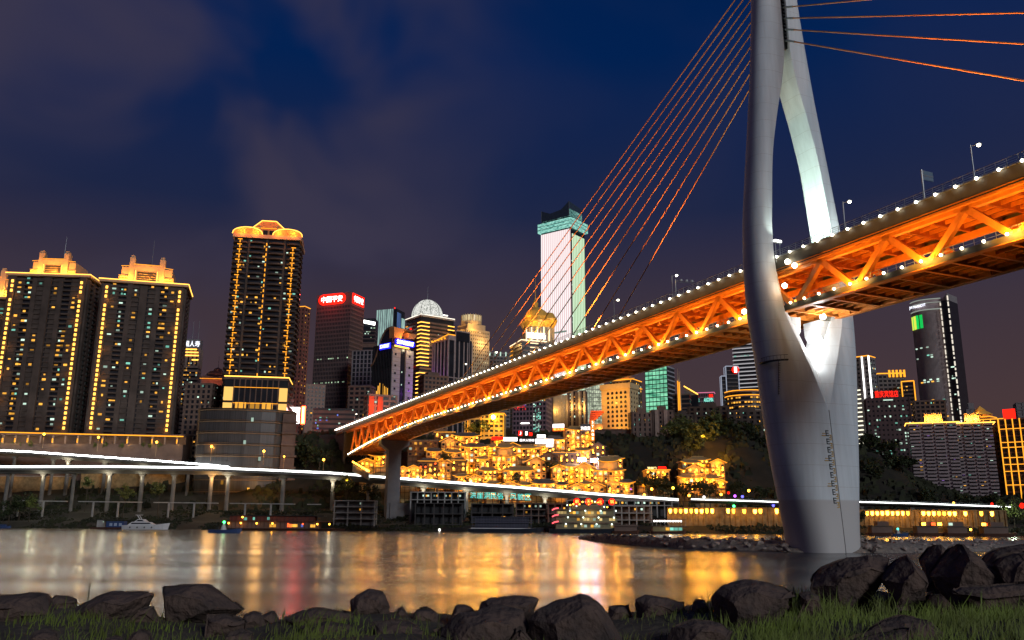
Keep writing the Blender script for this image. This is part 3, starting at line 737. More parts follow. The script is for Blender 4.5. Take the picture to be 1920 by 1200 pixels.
for x in (-.55, 0, .55): k.box(w * x - .7, w * x + .7, -d - .6, -d + .1, 0, t.h)
k.build('facade_relief', M_apt, t.o)
t.lit('f', 14, nf, 96, [E_winA, E_winA, E_winW, E_winC], (1.5, 1.2), out=.3, z0=1.0)
for u, z0, z1 in ((.09, .28, .98), (.1, .03, .1), (.5, .42, .98), (.5, 0, .36), (.91, 0, .97)):
    zz = t.h * z0
    while zz < t.h * z1:
        if 'dash' not in _W: _W['dash'] = MB().box(-.3, .3, -.3, .3, -.9, .9).mesh('edge_lamp', E_line); _W['dashx'] = MB().box(-1.5, 1.5, -.25, .25, -.22, .22).mesh('edge_lamp', E_line)
        inst('edge_lamp', _W['dash'], t.o, (-w + 2*w*u, -d - 2.2, zz)); 
        if u != .5: inst('edge_lamp', _W['dashx'], t.o, (-w + 2*w*u + rnd.uniform(-1, 1), -d - 2.3, zz + fh * .4))
        zz += fh
for x in (-1, 1):
    for q in range(5): lamp('chain_glow', t.o, (w * x * .72, -d - 5, t.h * (.12 + .19 * q)), 420, (1, .42, .05), .4)
Mc = _M['crown_stone']; Mg = wallm('crown_orange', (.62, .26, .09), var=.12)
k = MB().box(-w - 1.5, w + 1.5, -d - 1.8, d, t.h + .01, t.h + 2.6); k.build('cornice', Mc, t.o)
def barrel(cx, hw, zz, hh, y0, y1, name):
    poly = [(cx + hw * math.cos(math.pi * i / 12), zz + hh * math.sin(math.pi * i / 12) ** .8) for i in range(13)]
    MB().xprism(poly[::-1], y0, y1).build(name, Mg, t.o)
    MB().path([(x, y0 - .3, z) for x, z in poly], .3, 4).build('light_strip', E_linehot, t.o)
barrel(-w * .62, w * .46, t.h + 2.6, 5.2, -d - 1.2, d * .3, 'side_vault'); barrel(w * .62, w * .46, t.h + 2.6, 5.2, -d - 1.2, d * .3, 'side_vault')
hx = [(-w*.5, 2.6), (-w*.5, 9), (-w*.22, 14.5), (w*.22, 14.5), (w*.5, 9), (w*.5, 2.6)]
MB().xprism([(x, t.h + z) for x, z in hx][::-1], -d * .8, d * .4).build('glass_crown', Mg, t.o)
MB().path([(x, -d * .8 - .4, t.h + z) for x, z in hx[1:5]], .32, 4).build('light_strip', E_linehot, t.o)
MB().path([(-w*.5, -d * .8 - .4, t.h + 9), (w*.5, -d * .8 - .4, t.h + 9)], .25, 4).build('light_strip', E_line, t.o)
k = MB()
for x in (-.3, -.1, .1, .3): k.box(w * x - w*.07, w * x + w * .07, -d * .8 - .2, -d*.8 - .02, t.h + 3.5, t.h + 7.5)
k.build('crown_window', M_glass, t.o)
k = MB()
for x in (-.27, .27): k.box(w * x - .3, w * x + .3, -d * .8 - .8, -d*.8 - .25, t.h + 2.6, t.h + 11)
k.build('crown_trim', Mc, t.o)
for x in (-.8, -.35, .35, .8): lamp('crown_flood', t.o, (w * x, -d - 4, t.h + 4.8), 4200, (1, .25, .022), .5)
# its lit podium, then the curved dark base
pt = T('podium', 'amber-lit glass podium with two glowing corner bays under the domed tower', 'podium', 424, 545, 714, 772, 572, -7, .7, base=44)
w, d = pt.w/2, pt.d/2; pt.body(M_glass); pt.relief(M_brn, pt.h * .26, 1.6, .4)
pt.rim(pt.h + .4, E_linehot, .35)
for a, b_ in ((-1.0, -.72), (.74, 1.0)):
    for q in range(3):
        MB().box(w * a, w * b_, -d - 1.2, -d - .45, pt.h * (.30 + .2 * q), pt.h * (.47 + .2 * q)).build('glowing_bay', emat('bay_glow', (1, .56, .14), 1.2, True), pt.o)
for q in range(3):
    for z_ in (.30, .55):
        MB().box(w * (-.62 + .42 * q), w * (-.28 + .42 * q), -d - .48, -d - .42, pt.h * z_, pt.h * (z_ + .13)).build('lit_window', E_winA, pt.o)
for q in range(4): MB().path([(-w * .70, -d - .9, pt.h * (.27 + .2 * q)), (w * .72, -d - .9, pt.h * (.27 + .2 * q))], .16, 4).build('light_strip', E_line, pt.o)
k = MB()
for q in range(9): k.box(w * (-.7 + .175 * q) - .35, w * (-.7 + .175 * q) + .35, -d - .7, -d - .02, 0, pt.h)
k.build('pilaster', M_brn, pt.o)
for x in (-.85, 0, .87): lamp('facade_light', pt.o, (w * x, -d - 6, pt.h * .35), 2600, (1, .45, .06), .5)
text('lettering', 'ROC 瑞航酒店', 3.4, emat('pale_green_sign', (.6, 1, .75), 1.3, False), pt.o, (-w * .05, -d - .9, pt.h * .10), width=w * .95)
bt = T('podium', 'wide dark curved podium with ribbed floor bands behind the elevated road', 'podium', 372, 552, 772, 872, 556, -3, .6, base=14)
w, d = bt.w/2, bt.d/2
def bow(o_): return [(w + o_*.3, d), (-w - o_*.3, d), (-w - o_, -d * .1)] + [(-w * math.cos(math.pi * i / 10) * (1 + o_ / w), -d * .1 - (d * .9) * math.sin(math.pi * i / 10) ** .7 - o_) for i in range(11)][1:-1] + [(w + o_, -d * .1)]
MB().prism(bow(0), 0, bt.h).build('wall', mat('ribbed_glass', (.06, .055, .055), .35, 0, .6, 2.2, 0, 1, stretch=(1.6, 1.6, .02)), bt.o)
k = MB()
for j in range(9): z = bt.h * j / 8.2; k.prism(bow(.7), z, z + .55); k.prism(bow(.75), z + 1.3, z + 1.42)
k.build('facade_relief', wallm('band_bronze', (.22, .14, .08), var=.2), bt.o)
MB().box(w * .74, w * 1.02, -d * .9, d, 0, bt.h * .96).build('side_wing', M_brn, bt.o)
for j in range(8):
    MB().box(w * .73, w * 1.06, -d * .9 - 1.2, -d * .9 - .05, bt.h * j / 8.2 + .6, bt.h * j / 8.2 + 1.8).build('balcony', M_brn, bt.o)
for x, z in ((.1, .86), (-.02, .62), (.3, .45), (.52, .3), (-.4, .2), (.12, .13)): 
    MB().box(w * x, w * x + 1.5, -d * 1.05 - .9, -d * 1.05 - .6, bt.h * z, bt.h * z + 2.4).build('lit_window', rnd.choice([E_winA, E_winW]), bt.o)
lamp('facade_light', bt.o, (-w * .5, -d * 2.2, 14), 7000, (1, .5, .14), 3.5); lamp('facade_light', bt.o, (w * .4, -d * 2.2, 14), 7000, (1, .5, .14), 3.5)

# --- slim edge-lit slab, pale low blocks, billboards
t = T('apartment_tower', 'slim reddish slab with a lit roof edge just right of the domed tower', 'apartment tower', 548, 575, 578, 760, 660, -30, .9)
Mr = wallm('red_brown_wall', (.22, .085, .065), var=.25); t.body(M_glass); t.relief(Mr, 3.3, 1.5, .4, 3, 1.4, .5); t.rim(t.h + .3, E_line, .35, faces='r')
t.lit('f', 4, 40, 20, [E_winA], (1, 1.1), out=.4); t.lit('r', 3, 40, 24, [E_winA], (1, 1.1), out=.4)
t = T('apartment_block', 'pale flat-roofed block with small dark windows right of the billboards', 'apartment block', 563, 608, 722, 800, 690, 10, .6)
t.body(M_tan); t.relief(M_tan, 3.2, .3, .15)
for i in range(6):
    for j in range(9): 
        if 'sw' not in _W: _W['sw'] = MB().box(-.7, .7, -.05, .05, -.8, .8).mesh('window', M_glass)
        x, y, rz = t.facep('f', (i + .5) / 6, .1); inst('window', _W['sw'], t.o, (x, y, t.h - 3 - j * 3.2))
t.lit('f', 6, 9, 3, [E_winC, E_winA], (1.3, 1.4), z0=t.h - 28, out=.2)
t.strip([(-t.w/2 - .5, -t.d/2 - 1, t.h - 25), (-t.w/2 - .5, -t.d/2 - 1, t.h - 3)], E_line, .25)
po = P(553, 778, 600); o = empty('billboard', (po.x, 600, P(553, 794, 600).z), 0, 'blown-out white lit billboard panel at the foot of the slim slab', 'billboard')
MB().box(-2.6, 3.2, -.3, .3, 0, 11).build('panel', emat('white_billboard', (1, .90, .84), 7), o); MB().box(-4.2, 3.2, -.35, .25, 9.6, 11.3).build('header', emat('white_billboard', (1, 1, 1), 2.6), o)
for x in (-2, 2.6): MB().tube((x, .6, -12), (x, .6, 10), .2, n=6).build('post', M_dark, o)
po = P(568.5, 778, 600); o = empty('neon_sign', (po.x, 600, P(568.5, 795, 600).z), 0, 'upright red neon bar beside the white billboard', 'neon sign')
MB().box(-1.3, 1.3, -.2, .2, 0, 12.5).build('panel', emat('red_panel', (1, .045, .012), 32), o); MB().box(-.35, .35, -.5, -.21, 1, 11.6).build('neon_tube', E_redglow, o); MB().tube((0, .5, -12), (0, .5, 10), .2, n=6).build('post', M_dark, o)

# --- red-signed insurance tower
t = T('office_tower', 'dark gridded office tower with red-lit white Chinese lettering on both top corners', 'office tower', 590, 677, 556, 790, 800, -33, .62, base=40)
t.body(M_glass); t.relief(wallm('red_grid', (.13, .085, .08), var=.2), 3.9, 1.5, .25, 22, .5, .4, z1=t.h - 11)
MB().box(-t.w/2 - .4, t.w/2 + .4, -t.d/2 - .4, t.d/2 + .4, t.h - 11, t.h).build('parapet', wallm('red_grid', (.13, .085, .08)), t.o)
E_g = emat('sign_green_office', (.7, 1, .65), .6, False, .6)
for zf, n in ((.63, 9), (.5, 12), (.33, 5), (.315, 7)):
    t.lit('f', 26, 1, n, [E_g], (1.3, 1.2), z0=t.h*zf, z1=t.h*zf + 3, out=.3)
    t.lit('r', 10, 1, 3, [E_g], (1.3, 1.2), z0=t.h*zf, z1=t.h*zf+3, out=.3)
def rounded(k, cx, hw, cz, hh, y0, y1):
    poly = [(cx + sgn * (hw - hh) + hh * math.cos(a), cz + hh * math.sin(a)) for sgn, rng_ in ((1, range(-6, 7)), (-1, range(6, 19))) for a in [math.pi * i / 12 for i in rng_]]
    return k.xprism(poly[::-1], y0, y1)
rounded(MB(), -t.w * .05, t.w * .40, t.h - 5.4, 5.2, -t.d/2 - .95, -t.d/2 - .45).build('sign_panel', E_red, t.o)
text('lettering', '中国平安', 6.0, E_redglow, t.o, (-t.w * .05, -t.d/2 - 1.2, t.h - 5.4), width=t.w * .62)
k = MB(); k.box(t.w/2 + .45, t.w/2 + .95, -t.d*.44, t.d*.44, t.h - 10.4, t.h - .6); k.build('sign_panel', E_red, t.o)
text('lettering', '中国平安', 6.0, E_redglow, t.o, (t.w/2 + 1.2, 0, t.h - 5.4), R(90), width=t.d * .7)
lamp('sign_spill', t.o, (-t.w*.05, -t.d/2 - 8, t.h - 4), 16000, (1, .03, .01), 3); lamp('sign_spill', t.o, (t.w/2 + 7, 0, t.h - 4), 8000, (1, .03, .01), 3)

t = T('office_tower', 'office block with a slanted white light bar on its roof, right of the red-signed tower', 'office tower', 664, 707, 600, 700, 880, -12, .7)
t.body(M_glass); t.relief(wallm('red_grid', (0,0,0)), 3.9, .8, .2, z1=t.h * .9); t.relief(M_brn, 7, 4, .35, z1=t.h * .80)
t.lit('f', 14, 6, 18, [E_g, E_winW], (1.3, 1.1), z0=t.h*.84, z1=t.h*.93, out=.4)
MB().beam((-t.w*.28, -t.d/2 - .8, t.h - 2.5), (t.w*.5, -t.d/2 - .8, t.h - 6), 1, 3.2).build('light_bar', E_white, t.o)
MB().box(-t.w*.42, -t.w*.32, -t.d/2 - .8, -t.d/2 - .2, t.h - 5.5, t.h - .5).build('red_lamp', E_redglow, t.o)
t.strip([(-t.w*.46, -t.d/2 - .6, t.h - 30), (-t.w*.46, -t.d/2 - .6, t.h - 2)], E_red, .35)
# blue-green LED tower
def ledmat(name, c1, c2, s, sx_=1.2, sz_=.25, thr=.5, sp=.35):
    if name in _M: return _M[name]
    m = bpy.data.materials.new(name); m.use_nodes = True; nt = m.node_tree; b = nt.nodes['Principled BSDF']
    b.inputs['Base Color'].default_value = (.03, .03, .03, 1); b.inputs['Roughness'].default_value = .3
    tc = nt.nodes.new('ShaderNodeTexCoord'); mp = nt.nodes.new('ShaderNodeMapping'); mp.inputs['Scale'].default_value = (sx_, sx_, sz_)
    nz = nt.nodes.new('ShaderNodeTexNoise'); nz.inputs['Scale'].default_value = 1; nz.inputs['Detail'].default_value = 3
    nt.links.new(tc.outputs['Object'], mp.inputs[0]); nt.links.new(mp.outputs[0], nz.inputs['Vector'])
    r = nt.nodes.new('ShaderNodeValToRGB'); r.color_ramp.elements[0].position = thr - sp / 2; r.color_ramp.elements[1].position = thr + sp / 2
    r.color_ramp.elements[0].color = (*c1, 1); r.color_ramp.elements[1].color = (*c2, 1)
    nt.links.new(nz.outputs['Fac'], r.inputs[0]); nt.links.new(r.outputs[0], b.inputs['Emission Color']); b.inputs['Emission Strength'].default_value = s
    m.cycles.emission_sampling = 'NONE'; _M[name] = m; return m
t = T('led_tower', 'pale blue-green LED-lit tower with small blue emblem behind the curved-roof hotel', 'tower', 704, 757, 584, 700, 1050, -28, .8, base=50)
t.body(M_glass)
L1 = ledmat('led_teal', (.10, .18, .17), (.62, .95, .85), .75, 1.0, .06)
MB().box(-t.w/2, t.w/2 - 4, -t.d/2 - .4, -t.d/2 - .05, 0, t.h).build('led_screen', L1, t.o)
k = MB()
for i in range(9): k.box(-t.w/2 + i*t.w/9.5, -t.w/2 + i*t.w/9.5 + .7, -t.d/2 - .7, -t.d/2 - .41, 0, t.h)
k.build('mullion', wallm('lilac_grey', (.30, .26, .32)), t.o)
MB().box(t.w/2 + .05, t.w/2 + .4, -t.d/2 + 2, t.d*.02, 0, t.h - 4).build('led_screen', ledmat('led_blue', (.02, .04, .13), (.12, .25, .6), .6, .6, .05), t.o)
MB().box(t.w/2 + .05, t.w/2 + .5, t.d*.12, t.d/2, 0, t.h - 9).build('led_screen', L1, t.o)
e_ = rounded(MB(), 0, 3.5, 0, 3.4, -.3, .3).build('emblem', emat('emblem_blue', (.02, .12, 1), 1.6, False), t.o)
e_.location = (t.w/2 + 1, -t.d*.18, t.h - 26); e_.rotation_euler = (0, 0, R(90))
for z in (-1.2, .6):
    q = MB().beam((-2.2, -.45, z), (2.2, -.45, z + .6), .2, .8).build('emblem_stripe', E_white, e_)
MB().sphere((t.w*.4, -t.d/2, t.h + 1), .9).build('beacon', E_red, t.o)
# grey gridded block + low blocks
t = T('apartment_block', 'unlit grey block with a square frame grid, left of the curved-roof hotel', 'apartment block', 660, 712, 660, 760, 760, -20, .7)
t.body(M_glass); t.relief(M_frame, 3.8, .6, .5, 6, .9, .6)
t = T('apartment_block', 'low brown block with a few white windows below the grey gridded block', 'apartment block', 654, 702, 725, 790, 660, -18, .7)
t.body(M_glass); t.relief(M_brn, 3.4, 1.5, .6, 4, 1.4, .3); t.lit('f', 6, 12, 6, [E_winW, E_winA], (1.3, 1.3), z0=t.h*.5, out=.7)
t = T('office_block', 'unlit long dark office block with scattered bluish windows left of the truss end', 'office block', 588, 668, 768, 806, 640, -4, .5)
t.body(M_brn); t.relief(M_dark, 3.6, 1.6, .1); t.lit('f', 20, 8, 13, [E_winB, E_winW, E_winC], (1.2, 1.1), z0=t.h*.4, out=.3)
t = T('apartment_block', 'small block with two orange-lit end walls above the far end of the truss', 'apartment block', 683, 742, 742, 800, 560, 14, .6)
t.body(M_glass); t.relief(M_tan, 3.3, 1.3, .6, 4, 1.2, .3); t.lit('f', 6, 12, 8, [E_winW, E_winA], (1.2, 1.2), z0=t.h*.5, out=.7)
for a, b_ in ((-.5, -.32), (-.18, .0)): MB().box(t.w*a, t.w*b_, -t.d/2 - 1.6, -t.d/2 - .65, t.h*.5, t.h*.97).build('end_wall', wallm('orange_wall', (.7, .12, .05)), t.o)
lamp('wall_light', t.o, (-t.w*.3, -t.d/2 - 9, t.h * .8), 5200, (1, .18, .05), .8)

# --- curved-roof hotel
t = T('hotel_tower', 'dark glass hotel with a swooping curved roof, blue sign and pale stone right face', 'hotel', 698, 772, 650, 770, 690, 40, 1.05, base=40)
t.body(M_glass); w, d = t.w/2, t.d/2
k = MB()
for i in range(13): y = -d + 2*d*i/12; k.box(-w - .3, -w + .02, y - .18, y + .18, 0, t.h - 2)
k.build('mullion', M_dark, t.o)
k = MB()
for a, b_ in ((-1, -.25), (.28, 1.0)): k.box(w*a, w*b_, -d - 1.2, -d + .05, 0, t.h - 4)
k.build('stone_facade', M_stone, t.o)
k = MB()
for j in range(int(t.h / 3.4)): 
    for a, b_ in ((-1, -.25), (.28, 1.0)): k.box(w*a, w*b_, -d - 1.26, -d - 1.21, j*3.4, j*3.4 + .18)
k.build('facade_relief', M_brn, t.o)
for j in range(12):
    for x in (-.72, .62):
        if 'hw' not in _W: _W['hw'] = MB().box(-.9, .9, -.06, .06, -.9, .9).mesh('window', M_glass)
        inst('window', _W['hw'], t.o, (w * x, -d - 1.3, t.h - 12 - j * 6.2 + (3 if j == 0 else 0)))
cu = [(d * 1.15, t.h - 17), (d * .9, t.h - 15), (d * .65, t.h - 10), (d * .4, t.h - 3), (d * .1, t.h + 5), (-d * .2, t.h + 9.5), (-d * .5, t.h + 11.5), (-d * 1.0, t.h + 12)]
v, f = [], []
for y, z in cu: v += [(-w - .8, y, z), (w * .9, y, z), (w * .9, y, z + 1.6), (-w - .8, y, z + 1.6)]
for j in range(len(cu) - 1): f += [(4*j+i, 4*j+4+i, 4*j+4+(i+1) % 4, 4*j+(i+1) % 4) for i in range(4)]
f += [(3, 2, 1, 0), tuple(4*(len(cu)-1) + i for i in range(4))]
MB().add(v, f).build('curved_roof', mat('roof_bronze', (.26, .14, .08), .4), t.o)
k = MB(); k.add([(-w, y, t.h - 20) for y, z in cu] + [(-w, y, z) for y, z in cu], [(i, i + 1, 9 + i, 8 + i) for i in range(7)]); k.build('side_glass', M_glass, t.o)
k = MB().xprism([(-w - .5, t.h + 4), (-w * .4, t.h + 4), (-w*.2, t.h + 9), (0, t.h + 12.5), (-w - 1, t.h + 12.5)][::-1], -d - 3, -d + 3).xprism([(w * .35, t.h + 6), (w*.9, t.h + 6), (w * 1.15, t.h + 10), (w * .2, t.h + 10)][::-1], -d - 3, -d + 3)
k.build('roof_wing', Mg, t.o)
rounded(MB(), w * .1, w * .95, t.h + 1.4, 2.6, -d - 1.9, -d - 1.3).build('sign_panel', emat('sign_blue', (.02, .02, 1), 1.6, False), t.o)
text('lettering', 'SOMERSET', 3.2, E_white, t.o, (w * .1, -d - 2.2, t.h + 1.4), width=w * 1.6)
k = MB().box(-w - 1.2, -w - .7, -d * .95, d * .2, t.h - 4.5, t.h + .2); k.build('sign_panel', _M['sign_blue'], t.o)
text('lettering', 'SOMERSET', 3, emat('white_sign', (1, 1, 1), 1), t.o, (-w - 1.5, -d * .37, t.h - 2), -R(90), width=d * 1.0)
t.strip([(-w * .9, -d - 2.2, t.h - 2.4), (w * .45, -d - 2.2, t.h - 2.6)], E_linehot, .7)
lamp('sign_spill', t.o, (-w * .3, -d - 7, t.h + 4), 5200, (1, .40, .06), 1); lamp('sign_spill', t.o, (w * .5, -d - 5, t.h - 3), 1600, (1, .8, .5), 1)
for i in range(8):
    if i != 4:
        y = -d + 2*d*(i + 1.5)/12; hh = (9, 10, 11, 13, 0, 14, 12, 8)[i]
        MB().box(-w - .5, -w - .31, y - .3, y + .4, t.h * .56, t.h * .56 + hh).build('lit_window', E_winA, t.o)
t.lit('f', 1, 30, 6, [E_winW, E_winB], (1.0, 1.5), out=.2, u0=.4, u1=.6)
MB().box(-.2, .2, -d - .4, -d - .05, t.h * .2, t.h * .55).build('light_strip', emat('pale_blue_tube', (.3, .5, .9), .5, False), t.o)

# --- gold zigzag tower with glass dome
t = T('office_tower', 'tall brown tower with stacked gold chevron lights and a white glass dome on top', 'office tower', 760, 849, 600, 740, 850, 30, .8, base=40)
w, d = t.w/2, t.d/2; t.body(M_glass); t.relief(M_brn, 3.9, 1.8, .35, z1=t.h - 6)
MB().box(-w - 1, w + 1, -d - 1, d + 1, t.h - 1.6, t.h).build('cornice', M_stone, t.o)
n = int(t.h / 3.9)
for j in range(3, n):
    z = t.h - 6 - (n - j) * 3.9 + 2.4
    if z < 20 or j == n - 13: continue
    pts = [(-w - .7, -d + d * .38, z), (-w - .7, -d - .7, z), (-w + w * .5, -d - .7, z)]
    MB().path(pts, .42, 4).build('light_strip', E_linehot, t.o)
    if z > t.h * .45:
        MB().path([(w * .62, -d - .7, z), (w + .6, -d - .7, z)], .38, 4).build('light_strip', E_linehot, t.o)
        MB().path([(-w - .7, d * .98, z), (-w - .7, d * .74, z)], .38, 4).build('light_strip', E_line, t.o)
t.rim(t.h + .5, emat('cornice_white', (1, .9, .75), 1.6, True), .4, .8)
dm = [(w * .85 * math.cos(a), t.h + 19 * math.sin(a)) for a in [math.pi/2 * i / 8 for i in range(9)]]
dome = MB().lathe([(max(.05, r_), z) for r_, z in dm], 20, -w * .35, -d * .35)
dome.build('dome', ledmat('dome_glow', (.30, .32, .28), (1, 1, .92), .85, .8, .8, .45, .2), t.o)
k = MB()
for i in range(10):
    a = 2 * math.pi * i / 10
    for (r0, z0), (r1, z1) in zip(dm, dm[1:]): k.beam((-w*.35 + r0 * 1.01 * math.cos(a), -d*.35 + r0 * 1.01 * math.sin(a), z0), (-w*.35 + r1 * 1.01 * math.cos(a), -d*.35 + r1*1.01 * math.sin(a), z1), .3, .3)
k.build('dome_frame', M_dark, t.o)
MB().tube((-w*.35, -d*.35, t.h + 18), (-w*.35, -d*.35, t.h + 33), .25, .1, 6).build('needle', M_steel, t.o)
MB().box(w * .1, w * .8, -d * .6, d * .5, t.h + .01, t.h + 4.5).build('plant_room', M_stone, t.o); t.strip([(w * .1, -d * .6 - .4, t.h + 4.8), (w * .8, -d * .6 - .4, t.h + 4.8)], E_white, .35)
t.lit('f', 12, n, 10, [E_winW, E_winA], (1.4, 1.2), out=.45, u0=.4)
for z in (.93, .7, .69): MB().sphere((-w - 1.2, d * .25 - 6 * (z == .69), t.h * z), 1.0, 8, 5).build('red_lamp', E_red, t.o)
for x, z in ((-.9, .85), (-.5, .6), (.5, .85), (.3, .6), (-.9, .45)): lamp('facade_wash', t.o, (w * x - 4 * (x < -.8), -d - 9, t.h * z), 5500, (1, .45, .09), .8)  # added fill lamps without fittings, to brighten the brown tower body
# --- purple lit block
t = T('office_block', 'dark block with purple-lit side and pale cross bars before the gold chevron tower', 'office block', 812, 884, 640, 700, 700, 36, .9, base=40)
w, d = t.w/2, t.d/2; t.body(M_glass); Mpp = wallm('mauve_stone', (.34, .27, .26))
k = MB()
for a in (-1, -.5, -.1, .3, .62, 1): k.box(w*a - .5, w*a + .5, -d - .6, -d + .05, 0, t.h - 2)
for a in (-1, -.55, -.1, .35, .75, 1): k.box(-w - .6, -w + .05, d*a - .7, d*a + .7, 0, t.h - 2)
for z in (.70, .64, .52): k.box(-w, w, -d - .7, -d + .03, t.h*z, t.h*z + .7); k.box(-w - .7, -w + .03, -d, d, t.h*z, t.h*z + .9)
k.box(-w - .5, -w * .45, -d - .9, d, t.h - 2, t.h + 2); k.build('stone_facade', Mpp, t.o)
MB().box(-w * .42, w * .75, -d - .7, d * .6, t.h - 2, t.h + 6).build('roof_block', M_glass, t.o)
k = MB().box(-w * .46, -w * .42, -d - .9, -d, t.h * .74, t.h + 7).box(w * .75, w * .79, -d - .9, -d, t.h * .74, t.h + 7).box(-w * .46, w * .79, -d - .9, -d - .65, t.h + 6, t.h + 7); k.build('roof_frame', Mpp, t.o)
t.strip([(-w - .9, d, t.h - 1), (-w - .9, -d - .9, t.h + 2.4), (-w * .5, -d - 1.2, t.h + 2.4)], E_line, .4)
for i in range(5): MB().sphere((-w - 1.4, d - i * d * .42, t.h - .4), .8, 8, 5).build('lamp', E_line, t.o)
lamp('purple_flood', t.o, (-w - 5, -d * .2, t.h * .62), 7000, (.45, .10, 1), .6); lamp('purple_flood', t.o, (-w - 5, d * .8, t.h * .62), 7000, (.45, .10, 1), .6)
t.strip([(w + .7, -d, t.h * .3), (w + .7, -d, t.h * .85)], E_line, .4)
t = T('apartment_block', 'low brown block half hidden behind the truss below the gold chevron tower', 'apartment block', 785, 838, 706, 750, 600, 20, .7)
t.body(M_glass); t.relief(M_brn, 3.2, 1.4, .7, 6, 1.0, .3); MB().box(-t.w*.3, t.w*.2, -t.d*.3, t.d*.3, t.h, t.h + 2.5).build('plant_room', M_brn, t.o)
# --- cream tower with round crown
t = T('office_tower', 'cream stone tower with a round glowing crown right of the gold chevron tower', 'office tower', 850, 916, 622, 700, 830, 34, .85, base=40)
w, d = t.w/2, t.d/2; t.body(M_glass); t.relief(M_cream, 3.6, 2.0, .35, 11, 1.3, .4)
k = MB().box(-w * .8, w * .8, -d * .8, d * .8, t.h + .01, t.h + 6).lathe([(w * .75, t.h + 6), (w * .78, t.h + 9), (w * .78, t.h + 9.4)], 22); k.build('crown', M_cream, t.o)
MB().lathe([(w * .72, t.h + 9.4), (w * .72, t.h + 15.5), (w * .5, t.h + 15.6)], 22).build('crown_glass', ledmat('crown_glow', (.45, .30, .10), (1, .85, .5), .9, .5, .1), t.o)
k = MB()
for i in range(22): a = 2*math.pi*i/22; k.box(w*.74*math.cos(a) - .3, w*.74*math.cos(a) + .3, w*.74*math.sin(a) - .3, w*.74*math.sin(a) + .3, t.h + 9.4, t.h + 16.4)
k.build('crown_trim', M_cream, t.o)
lamp('crown_flood', t.o, (-w * .5, -d - 5, t.h + 2), 6500, (1, .55, .12), .5); lamp('crown_flood', t.o, (w * .3, -d - 6, t.h - 14), 7000, (1, .6, .2), .5); lamp('crown_flood', t.o, (-w - 5, 0, t.h - 6), 6500, (1, .55, .15), .5)
t.lit('f', 11, 30, 70, [emat('window_cream', (1, .8, .42), .8, False, .6)], (1.7, 1.3), out=.25); t.lit('l', 9, 30, 20, [E_winA], (1.4, 1.2), z0=t.h*.5, out=.25)
t = T('office_block', 'small grey tower top with a row of white roof lights peeping over the truss', 'office block', 906, 962, 664, 690, 900, 10, .7, base=60)
t.body(M_glass); t.relief(M_frame, 3.8, 1.5, .3, 8, .6, .4); 
for i in range(5): MB().box(-t.w*.4 + i*t.w*.2, -t.w*.4 + i*t.w*.2 + 1.2, -t.d/2 - .7, -t.d/2 - .2, t.h - 4, t.h + .5).build('roof_light', E_winW, t.o)

# --- golden dome tower
t = T('office_tower', 'round-shouldered tower with gilded dome and white lit sign, in front of the white supertall tower', 'office tower', 957, 1046, 632, 690, 800, 22, .8, base=40)
w, d = t.w/2, t.d/2
MB().box(-w, w * .3, -d, d, 0, t.h - 8).build('wall', M_glass, t.o); k = MB()
for j in range(int((t.h - 8)/4)):
    z = t.h - 9 - j * 4
    k.box(-w - .3, w * .32, -d - .3, d, z, z + 1.0)
k.build('facade_relief', M_tan, t.o)
for j in range(9):
    z = t.h - 9.5 - j * 4; MB().path([(-w * .55, -d - .8, z), (-w * .1, -d - .8, z - .1)], .36, 4).build('light_strip', emat('warm_white_tube', (1, .72, .42), 2.2, True), t.o)
    if j < 5: MB().path([(-w - .7, d, z), (-w - .7, d * .5, z)], .3, 4).build('light_strip', E_line, t.o)
t.strip([(-w - .8, d, t.h - 8), (-w - .8, -d - .8, t.h - 7), (w * .35, -d - .8, t.h - 7)], emat('warm_white_tube', (1, .7, .4), 2), .45)
MB().box(-w * .7, w * .28, -d - .9, -d - .3, t.h - 4.5, t.h + .5).build('sign_panel', E_white, t.o)
MB().lathe([(w * .78, 0), (w * .78, t.h + 7), (w * .70, t.h + 8)], 24, w * .25, 0).build('rotunda', M_grey, t.o)
k = MB()
for i in range(24):
    a = 2*math.pi*i/24; k.box(w*.25 + w*.79*math.cos(a) - .5, w*.25 + w*.79*math.cos(a) + .5, w*.79*math.sin(a) - .5, w*.79*math.sin(a) + .5, t.h - 8, t.h + 8)
k.build('colonnade', M_cream, t.o)
for a in (200, 222, 244, 266, 288): 
    c_l = MB().box(-.45, .45, -.3, .3, 0, 13).build('light_strip', emat('warm_white_tube', (1, .7, .4), 2), t.o); c_l.location = (w*.25 + (w*.79 + 1)*math.cos(R(a)), (w*.79 + 1)*math.sin(R(a)), t.h - 6)
Mgold = mat('gilded_dome', (.85, .50, .10), .42, .2, .15)
cx = w * .12
MB().lathe([(w * .72, t.h + 8), (w*.84, t.h + 12), (w*.84, t.h + 14), (w*.62, t.h + 15), (w * .66, t.h + 19), (w * .5, t.h + 25), (w * .22, t.h + 28.5), (.1, t.h + 29)], 24, cx, 0).build('dome', Mgold, t.o)
MB().lathe([(w * .30, t.h + 8), (w*.50, t.h + 15), (w*.50, t.h + 17), (w * .30, t.h + 23), (.1, t.h + 24)], 18, cx + w * .55, -d * .3).build('side_dome', Mgold, t.o)
MB().lathe([(w * .12, t.h + 28), (w * .16, t.h + 33), (w * .05, t.h + 37), (.3, t.h + 40)], 12, cx - w * .05, 0).build('lantern', Mgold, t.o)
MB().tube((cx - w*.05, 0, t.h + 39), (cx - w*.05, 0, t.h + 58), .45, .15, 6).build('spire', Mgold, t.o)
for x, y, z in ((-.6, -1.2, 9), (.3, -1.5, 10), (1.0, -1.2, 9), (-.9, -.5, 20)): lamp('dome_flood', t.o, (cx + w * x, d * y, t.h + z), 3800, (1, .55, .08), .5)
